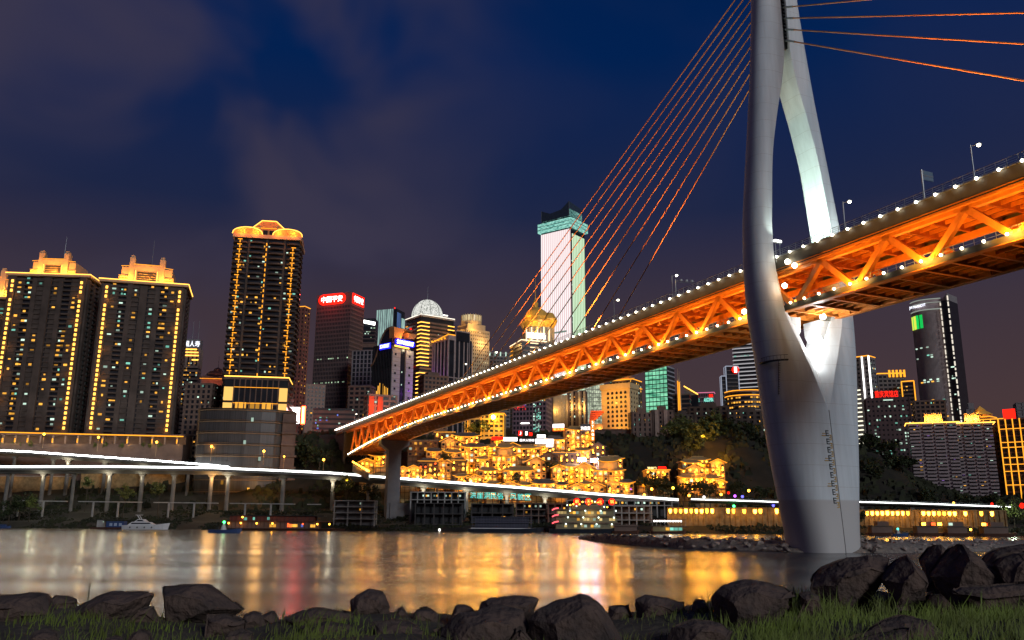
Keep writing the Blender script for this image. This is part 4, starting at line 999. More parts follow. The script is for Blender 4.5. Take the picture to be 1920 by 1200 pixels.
lamp('facade_wash', t.o, (w * .1, -d - 10, t.h - 2), 4500, (1, .8, .6), .6)
t.lit('f', 10, 12, 14, [E_winA, E_winW], (1.2, 1.2), z0=t.h*.6, z1=t.h - 8, out=1.6, u0=.62, u1=1)

# --- white supertall tower
t = T('office_tower', 'tallest white LED-lit skyscraper with stepped teal glass crown behind the stay cables', 'office tower', 1015, 1097, 428, 640, 1120, -34, .72, base=60)
w, d = t.w/2, t.d/2; 
MB().box(-w, w, -d, d, 0, t.h - 4).build('wall', M_glass, t.o)
E_pink = emat('led_white_pink', (1, .92, .91), 1.1, False); E_pinkd = emat('led_pink_dim', (1, .74, .75), .85, False)
E_pg = emat('led_white_green', (.78, 1, .72), .95, False)
k = MB(); k2 = MB(); nb = 30
for i in range(nb):
    x0 = -w + 2*w*i/nb; (k if i % 2 == 0 else k2).box(x0 + .04, x0 + 2*w/nb - .04, -d - .5, -d - .05, 0, t.h - 10)
k.build('led_screen', E_pink, t.o); k2.build('led_screen', E_pinkd, t.o)
k = MB(); k2 = MB()
for i in range(16):
    y0 = -d + 3.5 + (2*d - 4.5)*i/16; (k if i % 2 == 0 else k2).box(w + .05, w + .5, y0 + .04, y0 + (2*d - 4.5)/16 - .04, 0, t.h - 16)
k.build('led_screen', E_pg, t.o); k2.build('led_screen', emat('led_green_dim', (.5, .75, .42), .8, False), t.o)
for z in (.30, .55): MB().box(-w * .9, w * .7, -d - .8, -d - .55, t.h * z, t.h * z + 2.2).build('light_strip', E_winW, t.o)
E_crown = ledmat('crown_teal', (.06, .30, .26), (.45, .95, .8), .85, .25, .6, .48, .3)
for j in range(3):
    z = t.h - 8 + j * 4.6
    v = []
    MB().box(-w - 3.5, w + 3.5, -d - 3.5, d + 3.5, z, z + 3.7).build('crown_band', E_crown, t.o)
    MB().box(-w - 3.2, w + 3.2, -d - 3.2, d + 3.2, z + 3.71, z + 4.59).build('crown_spandrel', M_dark, t.o)
z = t.h + 5.8
MB().box(-w * .95, w * .9, -d * .9, d * .9, z, z + 3).build('crown_setback', M_glass, t.o)
MB().box(-w * .95, -w * .55, -d * .95, d * .95, z + 3, z + 11).box(-w*.55, w * .1, -d * .93, d*.9, z + 3, z + 7.5).box(w * .1, w * .9, -d*.95, d*.9, z + 3, z + 13.5).build('crown_glass', E_crown, t.o)
M_spike = mat('crown_dark_glass', (.05, .07, .10), .2)
k = MB()
for (x0, a), (x1, b_) in (((-1, 19), (-.4, 12.5)), ((-.4, 12.5), (.35, 14.5)), ((.35, 14.5), (.9, 24))):
    k.add([(w*x0, -d*.97, z + 3), (w*x1, -d*.97, z + 3), (w*x1, -d*.97, z + b_), (w*x0, -d*.97, z + a), (w*x0, d*.9, z + 3), (w*x1, d*.9, z + 3), (w*x1, d*.9, z + b_ - 3), (w*x0, d*.9, z + a - 3)], [(0,1,2,3),(7,6,5,4),(0,4,5,1),(1,5,6,2),(2,6,7,3),(3,7,4,0)])
k.build('glass_fin', M_spike, t.o)
k = MB()
for x, zz in ((-1, 19), (.9, 24)): k.beam((w*x, -d*.97, z + 3), (w*x, -d*.97, z + zz), .5, .5)
k.build('crown_frame', M_steel, t.o)
t.lit('l', 1, 40, 14, [E_winW], (1.6, 1.6), out=.6, u0=.8, u1=1); t.lit('r', 1, 40, 12, [E_winW], (1.6, 1.6), out=.6, u0=0, u1=.12)

# ------------------------------------------------------------------ buildings seen below the truss
t = T('office_building', 'yellow-lit five-storey block edged with light chains under a blazing lamp, below the truss', 'building', 872, 948, 778, 818, 600, -6, .5)
t.body(mat('yellow_wall', (.46, .33, .12), .8)); t.relief(mat('yellow_wall', (.5,.3,.1)), 3.2, .5, .35, 8, .7, .3)
for i in range(8):
    for j in range(5):
        if 'yw' not in _W: _W['yw'] = MB().box(-1.1, 1.1, -.05, .05, -.9, .9).mesh('window', M_glass)
        x, y, rz = t.facep('f', (i + .5) / 8, .12); inst('window', _W['yw'], t.o, (x, y, t.h - 2 - j * 3.2))
for x in (-.42, -.08, .25, .49): t.strip([(t.w*x, -t.d/2 - .9, t.h - 18), (t.w*x, -t.d/2 - .9, t.h)], E_line, .28)
t.rim(t.h + .3, E_line, .3)
for x in (-.35, 0, .35): lamp('facade_wash', t.o, (t.w*x, -t.d/2 - 9, t.h - 10), 4200, (1, .5, .08), .6)
c = P(925, 783, 586); o = empty('flood_lamp', (c.x, c.y, far_z(c.x, c.y)), 0, 'blazing amber floodlight on a tall mast just below the truss', 'floodlight')
MB().tube((0, 0, 0), (0, 0, c.z - o.location.z), .15, n=6).build('pole', M_dark, o); MB().sphere((0, -.6, c.z - o.location.z + .3), 1.5, 12, 8).build('bulb', emat('hot_amber', (1, .42, .02), 190), o)
t = T('tower_block', 'purplish office tower with red and blue light dots', 'tower', 962, 1034, 738, 830, 680, -14, .7)
t.body(M_glass); t.relief(wallm('purple_grey', (.20, .13, .16)), 3.6, 1.4, .3, 10, .8, .25)
t.lit('f', 9, 4, 22, [emat('dot_blue', (.15, .15, 1), .9, False, .4)], (.8, .8), z0=t.h*.72, z1=t.h*.80, out=.6, u0=.05, u1=.4); t.lit('f', 9, 4, 18, [emat('dot_red', (1, .05, .05), .9, False, .4)], (.8, .8), z0=t.h*.62, z1=t.h*.72, out=.6, u0=.05, u1=.4)
t.lit('f', 5, 26, 50, [E_winW, E_winC], (1.0, 1.1), z0=t.h*.1, z1=t.h*.75, out=.6, u0=.62, u1=.85); t.lit('f', 6, 6, 34, [E_winA, E_winW], (1.0, 1.3), z0=t.h*.8, out=.6, u0=.6, u1=1)
MB().box(-t.w*.25, t.w*0, -t.d/2 - .8, -t.d/2 - .4, t.h * .34, t.h * .34 + .8).build('light_strip', E_white, t.o)
t = T('tower_block', 'slim brown tower with a few amber windows behind the purplish office tower', 'tower', 1016, 1046, 730, 800, 760, 0, .8)
t.body(M_brn); t.lit('f', 1, 20, 12, [E_winA], (2.2, 2.2), out=.3, u0=.4, u1=.6)
for (l, r, top, seed, lb) in ((1040, 1064, 742, 1, 'cream residential tower with dark window columns left of the amber-striped one'), (1066, 1100, 734, 2, 'brown residential tower striped by amber-lit columns')):
    t = T('tower_block', lb, 'tower', l, r, top, 800, 700, -8, .8)
    t.body(M_glass); t.relief(M_cream if seed == 1 else M_brn, 3.3, .6, .3); t.relief(M_cream if seed == 1 else M_brn, 0, bays=4, pw=2.2, pout=.7)
    t.lit('f', 4, 30, 22, [E_winA, E_winW], (1.0, 1.4), z0=t.h*.4, out=.35)
    for x in ((-.45,) if seed == 1 else (-.28, .18, .48)):
        MB().box(t.w*x - .8, t.w*x + .8, -t.d/2 - 1.4, -t.d/2 - .75, 0, t.h - 1).build('pilaster', M_cream, t.o); lamp('facade_wash', t.o, (t.w*x, -t.d/2 - 4, t.h*.62), 2200, (1, .6, .15), .4)
t = T('led_tower', 'whitish speckled LED facade just left of the orange-lit hotel', 'tower', 1098, 1136, 722, 805, 760, -6, .8)
t.body(M_glass); MB().box(-t.w/2, t.w/2, -t.d/2 - .4, -t.d/2 - .05, 0, t.h).build('led_screen', ledmat('led_speckle', (.20, .24, .16), (.9, 1, .72), .75, .5, .5, .5, .3), t.o)
k = MB()
for j in range(int(t.h/3.6)): k.box(-t.w/2, t.w/2, -t.d/2 - .7, -t.d/2 - .41, j*3.6, j*3.6 + .5)
for i in range(10): k.box(-t.w/2 + i*t.w/9 - .15, -t.w/2 + i*t.w/9 + .15, -t.d/2 - .65, -t.d/2 - .42, 0, t.h)
k.build('mullion', M_frame, t.o)
t = T('apartment_tower', 'gold-topped tower behind the orange-lit hotel', 'apartment tower', 1143, 1203, 716, 800, 740, -24, .8)
t.body(M_glass); t.relief(M_brn, 3.3, 1.3, .4, 7, 1.2, .4); t.rim(t.h + .4, E_line, .4); MB().box(-t.w*.3, t.w*.3, -t.d*.3, t.d*.3, t.h, t.h + 4).build('crown', Mg, t.o); t.rim(t.h - 6, E_line, .3, .6)
lamp('crown_flood', t.o, (0, -t.d*.5 - 3, t.h + 3), 2500, (1, .5, .05), .5)
t.lit('f', 6, 18, 10, MIX, (1.2, 1.2), out=.5); t.lit('r', 4, 16, 26, [E_winA, E_winA, E_winW], (1.5, 1.4), z0=t.h*.3, out=.5)
t = T('hotel_tower', 'orange floodlit stone hotel with a grid of small arched dark windows', 'hotel', 1128, 1197, 722, 806, 640, -26, .62)
w, d = t.w/2, t.d/2; Mo = wallm('warm_stone', (.56, .42, .22), var=.1)
t.body(Mo); MB().box(-w - .8, w + .8, -d - .8, d + .8, t.h - 4, t.h).build('cornice', Mo, t.o)
for i in range(5):
    for j in range(9):
        if 'aw' not in _W:
            _W['aw'] = MB().xprism([(-.95, -1), (.95, -1), (.95, .3), (.6, .9), (0, 1.15), (-.6, .9), (-.95, .3)], -.1, .1).mesh('window', M_glass); _W['as'] = MB().box(-1.15, 1.15, -.35, .1, -1.35, -1.05).mesh('sill', Mo)
        x, y, rz = t.facep('f', (i + 1.6) / 6.6, .12); wn = inst('window', _W['aw'], t.o, (x, y, t.h - 7 - j * 3.45)); inst('sill', _W['as'], wn)
        if i < 3:
            x, y, rz = t.facep('r', (i + .6) / 3.2, .12); inst('window', _W['aw'], t.o, (x, y, t.h - 7 - j * 3.45), (0, 0, rz), (.6, 1, .8))
for x, z in ((-.6, .3), (.5, .3), (-.5, .75), (.4, .78)): lamp('facade_wash', t.o, (w * x, -d - 13, t.h * z), 8500, (1, .47, .07), .8)
t = T('retaining_wall', 'dark brick retaining wall block carrying the orange-lit hotel', 'wall', 1108, 1200, 806, 880, 606, 0, .3)
t.body(M_brn); t.relief(M_brn, 0, bays=9, pw=1, pout=.6); t.relief(M_brn, 9, .8, .7)
c = P(1120, 790, 632); o = empty('stair_hall', (c.x, c.y, c.z - 14), R(-8), 'red-orange stepped wedge roof left of the orange-lit hotel', 'hall')
k = MB()
for j in range(7): k.box(-6 + j*.2, -4 + j * 1.5, -4, 4, 12 + j * 1.4, 13.0 + j * 1.4)
k.build('stepped_roof', wallm('orange_wall', (.7,.12,.05)), o); MB().box(-5, 4, -3, 3, 0, 12).build('wall', M_brn, o); lamp('roof_light', o, (2, -8, 17), 1500, (1, .2, .03), .5)
# green LED tower
t = T('led_tower', 'bright green LED-lit office tower with dark floor lines below the truss', 'tower', 1211, 1265, 690, 768, 760, -24, .75)
w, d = t.w/2, t.d/2; t.body(M_glass); E_gr = ledmat('led_green', (.04, .30, .17), (.35, 1, .62), .85, .16, .35, .47, .35)
nf = int(t.h / 3.9); k = MB()
for j in range(nf):
    z = t.h - (j + 1) * 3.9 
    MB().box(-w, w, -d - .4, -d - .05, z + .35, z + 3.4).build('led_screen', E_gr, t.o) if j < 26 else None
    k.box(-w - .1, w + .1, -d - .65, -d - .05, z - .15, z + .3)
for i in range(7): k.box(-w + 2*w*i/6 - .2, -w + 2*w*i/6 + .2, -d - .6, -d - .41, 0, t.h)
k.build('mullion', M_dark, t.o); t.relief(mat('pale_louver', (.3, .32, .36)), 3.9, 1.2, .2)
lamp('facade_wash', t.o, (-w*.2, -d - 8, t.h - 48), 4500, (1, .85, .35), .6)
t = T('tower_block', 'dark slim block with two lit spired fins right of the green LED tower', 'tower', 1262, 1296, 740, 770, 740, -8, .7)
t.body(M_glass); t.relief(M_brn, 3.8, 1.2, .2)
for x, hh in ((-.14, 22), (-.06, 20)): 
    MB().box(t.w*x - 1.0, t.w*x + 1.0, -t.d/2 - 2.2, -t.d/2 - .3, 0, t.h + hh * .55).build('fin', M_cream, t.o); MB().tube((t.w*x, -t.d/2 - 1, t.h + hh*.55), (t.w*x, -t.d/2 - 1, t.h + hh), .35, .1, 6).build('spire', M_cream, t.o)
    t.strip([(t.w*x, -t.d/2 - 2.6, t.h * .5), (t.w*x, -t.d/2 - 2.6, t.h + hh * .5)], E_line, .35)
t = T('office_block', 'dark block with a slanted lit roof edge right of the twin-fin block', 'office block', 1284, 1312, 742, 770, 760, -10, .6)
t.body(M_glass); MB().add([(-t.w/2, -t.d/2, t.h), (t.w/2, -t.d/2, t.h), (-t.w/2, t.d/2, t.h), (t.w/2, t.d/2, t.h), (-t.w/2, -t.d/2, t.h + 8), (-t.w/2, t.d/2, t.h + 8)], [(0,1,4),(2,5,3),(0,4,5,2),(1,3,5,4),(0,2,3,1)]).build('roof', M_grey, t.o)
t.strip([(-t.w/2, -t.d/2 - .8, t.h + 8.4), (t.w/2, -t.d/2 - .8, t.h + .4)], E_linehot, .45)
t = T('office_block', 'low pink-edged glass block with small teal and red signs', 'office block', 1307, 1340, 738, 768, 780, -4, .6)
t.body(M_glass); t.relief(wallm('pinkish_frame', (.34, .22, .25)), 3.6, .8, .3, 8, .4, .3); t.rim(t.h + .3, emat('pink_tube', (1, .25, .45), .9, False), .3)
text('lettering', 'AUGOMIN', 3.4, emat('teal_sign', (.3, 1, .8), 1.6, False), t.o, (t.w * .18, -t.d/2 - 1, t.h - 6.5), width=t.w*.52); MB().box(t.w*.22, t.w*.44, -t.d/2 - 1, -t.d/2 - .5, t.h - 4, t.h - 1.6).build('sign_panel', E_red, t.o)
# striped tower, outlined frames, drum
t = T('office_tower', 'tall tower banded with thin white floor lights, half hidden by the pylon foot', 'office tower', 1378, 1432, 646, 738, 800, -10, .8)
t.body(M_glass); t.relief(mat('white_band', (.34, .33, .34)), 3.7, .9, .5)
E_band = emat('band_white', (.9, .88, .92), .55, False)
for j in range(26): z = t.h - 2 - j*3.7; MB().box(-t.w/2 - .9, t.w/2 + .9, -t.d/2 - .9, -t.d/2 - .6, z, z + .7).build('light_strip', E_band, t.o)
t.lit('f', 8, 1, 5, [E_winC], (1.6, 1.2), z0=t.h - 14, z1=t.h - 11, out=.9)
for i in range(6): MB().box(-t.w/2 + i*3, -t.w/2 + i*3 + 1.2, -t.d/2 - .6, -t.d/2 - .2, t.h, t.h + 1.2).build('roof_light', E_winW, t.o)
for l, r, top, lb in ((1352, 1368, 706, 'left'), (1360, 1384, 688, 'right')):
    t = T('office_block', 'grey block outlined by pale frame lines, %s' % ('shorter one behind a red-signed one' if lb == 'left' else 'taller one with a round red sign'), 'office block', l, r, top, 745, 770, 12, .7)
    t.body(M_glass); t.relief(M_grey, 3.6, .5, .25)
    Ef = emat('frame_tube', (.55, .6, .75), .6, False); wq, dq = t.w/2 + .5, t.d/2 + .5
    t.strip([(-wq, -dq, 0), (-wq, -dq, t.h), (wq, -dq, t.h), (wq, -dq, 0)], Ef, .4); t.strip([(-wq, dq, 0), (-wq, dq, t.h), (-wq, -dq, t.h)], Ef, .3)
    if lb == 'right': 
        rounded(MB(), wq * .5, 3.2, t.h - 3.5, 3.1, -dq - 1.2, -dq - .6).build('sign_panel', E_red, t.o); MB().box(wq*.3, wq*.7, -dq - 1.5, -dq - 1.21, t.h - 6, t.h - 1).build('sign_core', E_redglow, t.o)
        lamp('facade_wash', t.o, (0, -dq - 5, t.h - 28), 1500, (1, .5, .1), .5)
c = P(1400, 752, 700); hz = P(1400, 736, 700).z; bz = P(1400, 790, 700).z - 8
o = empty('round_building', (c.x, c.y, bz), 0, 'drum-shaped building ringed with gold lit bands in front of the white-banded tower', 'round building')
rr_ = 62 / F * depth(c) * .62; H_ = hz - bz
MB().lathe([(rr_, 0), (rr_, H_), (.1, H_ + .5)], 36).build('wall', M_glass, o)
k = MB(); 
for j in range(8): 
    z = H_ - 1 - j * 3.8; k.lathe([(rr_, z - .7), (rr_ + .7, z - .7), (rr_ + .7, z + .3), (rr_, z + .3)], 36)
k.build('facade_relief', M_tan, o)
for z, m_ in ((H_ - .3, E_line), (H_ - 4.2, E_line)):
    MB().path([(( rr_ + 1) * math.cos(R(a)), (rr_ + 1) * math.sin(R(a)), z) for a in range(180, 361, 10)], .35, 4).build('light_strip', m_, o)
for j in range(1, 6):
    for a in range(196, 345, 8):
        if rnd.random() < .72:
            if 'dw' not in _W: _W['dw'] = MB().box(-.85, .85, -.05, .05, -.7, .7).mesh('lit_window', E_winA)
            inst('lit_window', _W['dw'], o, ((rr_ + .2) * math.cos(R(a)), (rr_ + .2) * math.sin(R(a)), H_ - 3.1 - j * 3.8 + .9), (0, 0, R(a + 90)))
# dark apartment slabs on the hill
for (l, r, top, bot, Y, rot, lb, wl, n) in ((1182, 1222, 774, 850, 600, 14, 'dark apartment slab with pale balcony stacks, leftmost of the hillside row', M_brn, 12), (1222, 1262, 770, 850, 604, 10, 'dark apartment slab with two warm-lit wall strips, second of the hillside row', M_brn, 14),
     (1262, 1300, 778, 850, 612, 6, 'plain dark apartment slab below the twin-fin block, third of the hillside row', M_apt, 7), (1294, 1366, 764, 835, 640, -4, 'broad dark apartment slab below the pink-edged block', M_apt, 20), (1366, 1440, 772, 850, 620, 4, 'dark apartment slab below the gold-banded drum, partly behind the pylon', M_apt, 26)):
    t = T('apartment_block', lb, 'apartment block', l, r, top, bot, Y, rot, .5, group='dark apartment slabs on the hill')
    t.body(M_glass); nb = 6 if r - l > 50 else 4
    t.relief(wl, 3.1, 1.2, 1.0, nb, 2.2, 1.1); MB().box(-t.w*.2, t.w*.2, -t.d*.3, t.d*.3, t.h, t.h + 3).build('stair_head', wl, t.o)
    t.lit('f', nb * 2, int(t.h / 3.1), n, [E_winA, E_winW, E_winC, E_winW], (1.2, 1.2), out=.3)
    if 'warm' in lb: 
        for x in (-.33, .12): MB().box(t.w*x - 1.3, t.w*x + 1.3, -t.d/2 - 2.0, -t.d/2 - 1.15, 0, t.h).build('wall_strip', M_tan, t.o)

# ------------------------------------------------------------------ right of the pylon
t = T('office_tower', 'white-edged grey tower directly right of the pylon', 'office tower', 1596, 1643, 672, 800, 700, -24, .7)
w, d = t.w/2, t.d/2; t.body(M_glass); t.relief(M_grey, 3.6, 1.9, .35, 5, 1.4, .4)
t.rim(t.h + .4, E_line, .4, .6); t.strip([(w * .45, -d - .9, t.h*.2), (w * .45, -d - .9, t.h)], E_white, .5); t.strip([(w + .9, -d - .9, t.h * .2), (w + .9, -d - .9, t.h)], E_white, .6)
for j in range(20): z = t.h*.72 - j * 3.6; MB().path([(-w * .5, -d - .9, z), (w * .05, -d - .9, z)], .5, 4).build('light_strip', emat('pale_warm_tube', (1, .95, .72), 1.5, True), t.o)
t.lit('r', 5, 26, 34, [E_winA, E_winW], (1.2, 1.2), out=.5)
t = T('office_tower', 'grey tower with a crenellated gold roof outline right of the white-edged tower', 'office tower', 1642, 1696, 704, 770, 740, 14, .8)
w, d = t.w/2, t.d/2; t.body(M_glass); t.relief(M_grey, 3.6, 1.6, .4, 6, 1.0, .4); t.rim(t.h + .4, E_line, .5)
for i in range(5): MB().box(-w*.2 + i*w*.28, -w*.2 + i*w*.28 + 1.6, -d - .9, -d - .3, t.h - 3, t.h + 3.2).build('roof_light', E_line, t.o)
MB().box(-w, -w*.1, -d - 4, -d - .6, 0, t.h - 17).build('wing', M_cream, t.o); t.strip([(-w - .3, -d, t.h - 16.6), (-w - .3, -d - 4.4, t.h - 16.6), (-w*.1, -d - 4.4, t.h - 16.6), (-w*.1, -d - 4.4, t.h - 22)], E_line, .45)
lamp('wing_flood', t.o, (-w*.5, -d - 10, t.h - 26), 3500, (1, .7, .3), .5); t.lit('f', 8, 16, 8, [E_winW, E_winA], (1.6, 1.2), z0=t.h*.5, out=.5, u0=.5)
t = T('office_tower', 'slim tower with gold-outlined top and edges right of the crenellated tower', 'office tower', 1697, 1718, 716, 810, 720, -6, .9)
w, d = t.w/2, t.d/2; t.body(M_glass); t.relief(M_brn, 3.4, 1.4, .4); t.strip([(-w - .5, -d - .6, t.h*.5), (-w - .5, -d - .6, t.h), (w + .5, -d - .6, t.h), (w + .5, -d - .6, t.h*.35)], E_line, .45); t.lit('f', 4, 26, 20, [E_winA], (1.2, 1), out=.45)
t = T('office_block', 'dark flat office block with a red Chinese rooftop sign and white-green windows', 'office block', 1626, 1704, 748, 830, 640, 6, .6)
w, d = t.w/2, t.d/2; t.body(M_glass); t.relief(wallm('plum_wall', (.10, .06, .06)), 3.6, 2.2, .3, 10, 1.6, .4)
t.lit('f', 16, 16, 40, [E_winW, E_winC], (1.3, 1.3), z0=t.h*.35, z1=t.h*.92, out=.5)
MB().box(-w*.55, w*.6, -d*.6, d*.5, t.h, t.h + 5.5).build('sign_block', _M['plum_wall'], t.o)
text('lettering', '重庆宾馆店', 5.0, emat('red_letter', (1, .02, .01), 2.2), t.o, (0, -d*.6 - .5, t.h + 3), width=w*1.1)
t.strip([(-w*.2, -d - .6, t.h - 2), (w*.25, -d - .6, t.h - 2)], E_winW, .4)
# big leaning-looking glass tower
t = T('office_tower', 'tall curved glass tower with white sign, green light bars and dotted edge, right of pylon', 'office tower', 1718, 1803, 566, 800, 860, -22, .75, base=20)
w, d = t.w/2, t.d/2
poly = [(-w, d)] + [(-w + (w * 1.62) * (i / 16), -d * .55 - d * .45 * math.sin(math.pi * (i / 16) ** .8)) for i in range(17)] + [(w * .62, d)]
M_gt = mat('tower_glass', (.55, .44, .44), .35, 0, .3, .08, spec=.4)
MB().prism(poly, 0, t.h).build('curved_wing', M_gt, t.o); k = MB()
for i in range(0, 17):
    for q in (0, .5):
        if i + q > 16: continue
        u = (i + q) / 16; x = -w + w * 1.62 * u; y = -d * .55 - d * .45 * math.sin(math.pi * u ** .8); k.box(x - .12, x + .12, y - .3, y + .1, 0, t.h - 11)
k.build('mullion', M_stone, t.o)
MB().box(w * .66, w, -d * .7, d, 0, t.h - 3).build('flat_wing', M_glass, t.o)
MB().add([(w*.66, -d*.7, t.h - 14), (w*.66, -d*.7, t.h - 3), (w, -d*.7, t.h + 4), (w*.66, d, t.h - 3), (w, d, t.h + 4), (w, -d*.7, t.h - 3), (w, d, t.h - 3)], [(1, 5, 2), (3, 4, 6), (1, 2, 4, 3), (5, 6, 4, 2)]).build('glass_fin', M_frame, t.o)
def arc(z, o_, a=0, b_=16): return [(-w + w * 1.62 * i / 16, -d * .55 - d * .45 * math.sin(math.pi * (i / 16) ** .8) - o_, z) for i in range(a, b_ + 1)]
E_pale = emat('pale_band', (.55, .62, .55), .5, False)
for z, r_ in ((t.h + .3, .5), (t.h - 3.5, .35), (t.h - 10.5, .55)): MB().path(arc(z, .5), r_, 4).build('light_strip', E_pale, t.o)
text('lettering', 'JW MARRIOTT', 3.6, emat('white_sign', (1, 1, 1), 2), t.o, (-w * .45, -d * .98 - 2.4, t.h - 6.5), R(-10), width=w * .95)
k1, k2 = MB(), MB()
for i in range(13):
    if i == 9: continue
    u = .02 + i * .034; x = -w + w * 1.62 * u; y = -d * .55 - d * .45 * math.sin(math.pi * u ** .8)
    (k1 if i in (0, 1, 3, 4, 5) else k2).box(x - .3, x + .3, y - .7, y - .3, t.h - 29, t.h - 15)
k1.build('light_bar', emat('lime_bar', (.75, .8, .08), 1.1, False), t.o); k2.build('light_bar', emat('green_bar', (.01, .75, .12), 1.0, False), t.o)
def dots(x, y, z0, z1, s_, m_):
    z = z0
    while z < z1: 
        hh = rnd.uniform(1.5, 5)
        MB().box(x - s_, x + s_, y - s_, y + s_, z, z + hh).build('edge_lamp', m_, t.o); z += hh + rnd.uniform(.8, 3)
Ew2 = emat('edge_white', (1, .9, .75), 1.0, False)
dots(w + .5, -d * .7 - .5, 50, t.h, .5, Ew2); dots(w * .64, -d * .78, 10, t.h - 5, .4, Ew2)
MB().box(w*.98, w*1.03, -d*.7 - 1.2, -d*.7 - .3, 20, 72).build('edge_lamp', E_white, t.o)
for _ in range(44):
    u = rnd.choice([.12, .2, .3, .42, .5, .55, .6, .7, .8, .85]); z = rnd.choice([.76, .72, .71, .6, .59, .5, .45, .42, .4, .35, .3, .25, .2]) * t.h; x = -w + w*1.62*u; y = -d*.55 - d*.45*math.sin(math.pi*u**.8)
    MB().box(x - 1.2, x + 1.2, y - .5, y - .32, z, z + 1.2).build('lit_window', rnd.choice([E_winW, E_winC, E_winW, E_winA]), t.o)
for _ in range(12): MB().box(w*.7 + rnd.random()*w*.25, w*.73 + rnd.random()*w*.2 + 1.5, -d*.7 - .2, -d*.7 - .05, (z := rnd.uniform(20, t.h*.8)), z + 1.2).build('lit_window', E_winW, t.o)
MB().path(arc(t.h * .21, .6, 8, 16), .5, 4).build('light_strip', emat('mint_tube', (.5, 1, .75), .8, False), t.o); MB().box(w*.66, w, -d*.7 - .4, -d*.7 - .1, t.h*.21, t.h*.225).build('light_strip', _M['mint_tube'], t.o)
dots(w * .2, -d - .6, 30, t.h*.42, .5, emat('mint_edge', (.6, 1, .8), .9, False)); MB().sphere((w * .08, -d - 1, t.h * .45), 1.8, 8, 6).build('blue_lamp', emat('violet_lamp', (.4, .25, 1), 3), t.o)
t = T('apartment_block', 'dark apartment block at the foot of the curved glass tower', 'apartment block', 1716, 1770, 752, 800, 660, 8, .6)
t.body(M_glass); t.relief(M_brn, 3.2, 1.3, .6, 6, 1.2, .5); t.lit('f', 10, 14, 24, MIX, (1.2, 1.2), out=.3)
# three-unit lit-crown apartment block
M_lil = wallm('lilac_wall', (.36, .28, .28), var=.2)
for (l, r, top, lb, cr2) in ((1712, 1794, 796, 'lilac apartment block with balcony bands and a glowing amber crown, left one of two', 1), (1792, 1862, 796, 'lilac apartment block with balcony bands and a glowing amber crown, right one of two', 1)):
    t = T('apartment_block', lb, 'apartment block', l, r, top, 925, 560, 4, .5, group='lilac apartment blocks on the right bank'); w, d = t.w/2, t.d/2
    t.body(M_glass); k = MB(); nf = 22
    for j in range(nf + 1):
        z = j * (t.h - 1.2) / nf
        for a, b_ in ((-1, -.56), (-.42, -.02), (.06, .46), (.6, 1)): k.box(w*a, w*b_, -d - 1.6, -d + .05, z, z + 1.25)
    for a in (-.49, .02, .53): k.box(w*a - 1.0, w*a + 1.0, -d - .5, -d + .1, 0, t.h)
    k.build('facade_relief', M_lil, t.o)
    t.lit('f', 14, nf, 30, [E_winA, E_winW, E_winC, emat('window_violet', (.5, .25, .9), .5, False, .5)], (1.3, 1.1), out=.25, z0=1.3)
    t.rim(t.h + .4, E_linehot, .35, 1.8)
    MB().box(-w * .3, w * .45, -d * .8, d * .5, t.h, t.h + 6.0).build('crown', _M['crown_stone'], t.o); k = MB()
    for i in range(8): k.box(-w*.3 + i*w*.1, -w*.3 + i*w*.1 + .5, -d*.8 - .2, -d*.8, t.h + 6.0, t.h + 7)
    k.box(-w*.3, w*.45, -d*.8 - .2, -d*.8, t.h + 5.9, t.h + 6.2).build('crown_trim', _M['crown_stone'], t.o)
    for x in (-.15, .25): lamp('crown_flood', t.o, (w * x, -d - .5, t.h + 2.2), 4500, (1, .48, .06), .4); MB().sphere((w*x, -d*.9, t.h + 1.6), .9, 8, 6).build('floodlight', E_linehot, t.o)
t = T('pagoda_tower', 'tower with a gilded stepped pagoda roof behind the lilac blocks', 'tower', 1818, 1868, 786, 850, 640, -20, .8)
t.body(M_glass); t.relief(M_brn, 3.3, 1.3, .5, 6, 1, .4); w, d = t.w/2, t.d/2
MB().prism([(-w*.8, -d*.8), (w*.8, -d*.8), (w*.8, d*.8), (-w*.8, d*.8)], t.h, t.h + 3).build('crown', Mg, t.o)
MB().lathe([(w*1.1, t.h + 3), (w*.4, t.h + 6.5), (w*.5, t.h + 6.6), (.1, t.h + 10)], 4).build('pagoda_roof', Mgold, t.o); t.rim(t.h + 1, E_line, .35)
lamp('crown_flood', t.o, (0, -d - 4, t.h + 5), 2600, (1, .55, .06), .5)
t = T('apartment_tower', 'grey apartment tower top behind the pagoda-roofed tower', 'apartment tower', 1812, 1838, 768, 800, 800, 10, .8)
t.body(M_frame); t.relief(M_frame, 3.2, .8, .5, 3, 1.5, .5); MB().box(-t.w*.3, t.w*.1, -t.d*.3, t.d*.3, t.h, t.h + 6).build('stair_head', M_frame, t.o)
t = T('apartment_tower', 'pale apartment tower cut by the right frame edge', 'apartment tower', 1906, 1950, 756, 800, 800, 10, .8)
t.body(M_frame); t.relief(M_frame, 3.2, .8, .5, 4, 1.5, .5)
t = T('apartment_block', 'dark block wing with gold outlined cornice left of the gold-gridded tower', 'apartment block', 1846, 1888, 788, 925, 570, -6, .6)
t.body(M_glass); t.relief(M_brn, 3.3, 1.2, .5, 5, 1.2, .6); t.rim(t.h + .3, E_line, .3); t.lit('f', 6, 30, 10, MIX, (1.2, 1.2), out=.4)
for x in (-.3, 0, .3): t.strip([(t.w*x, -t.d/2 - 1, t.h - 9), (t.w*x, -t.d/2 - 1, t.h)], E_line, .25)
t = T('gridded_tower', 'tower gridded with glowing gold lines and a red roof sign at the right frame edge', 'tower', 1886, 1950, 786, 940, 548, -10, .6)
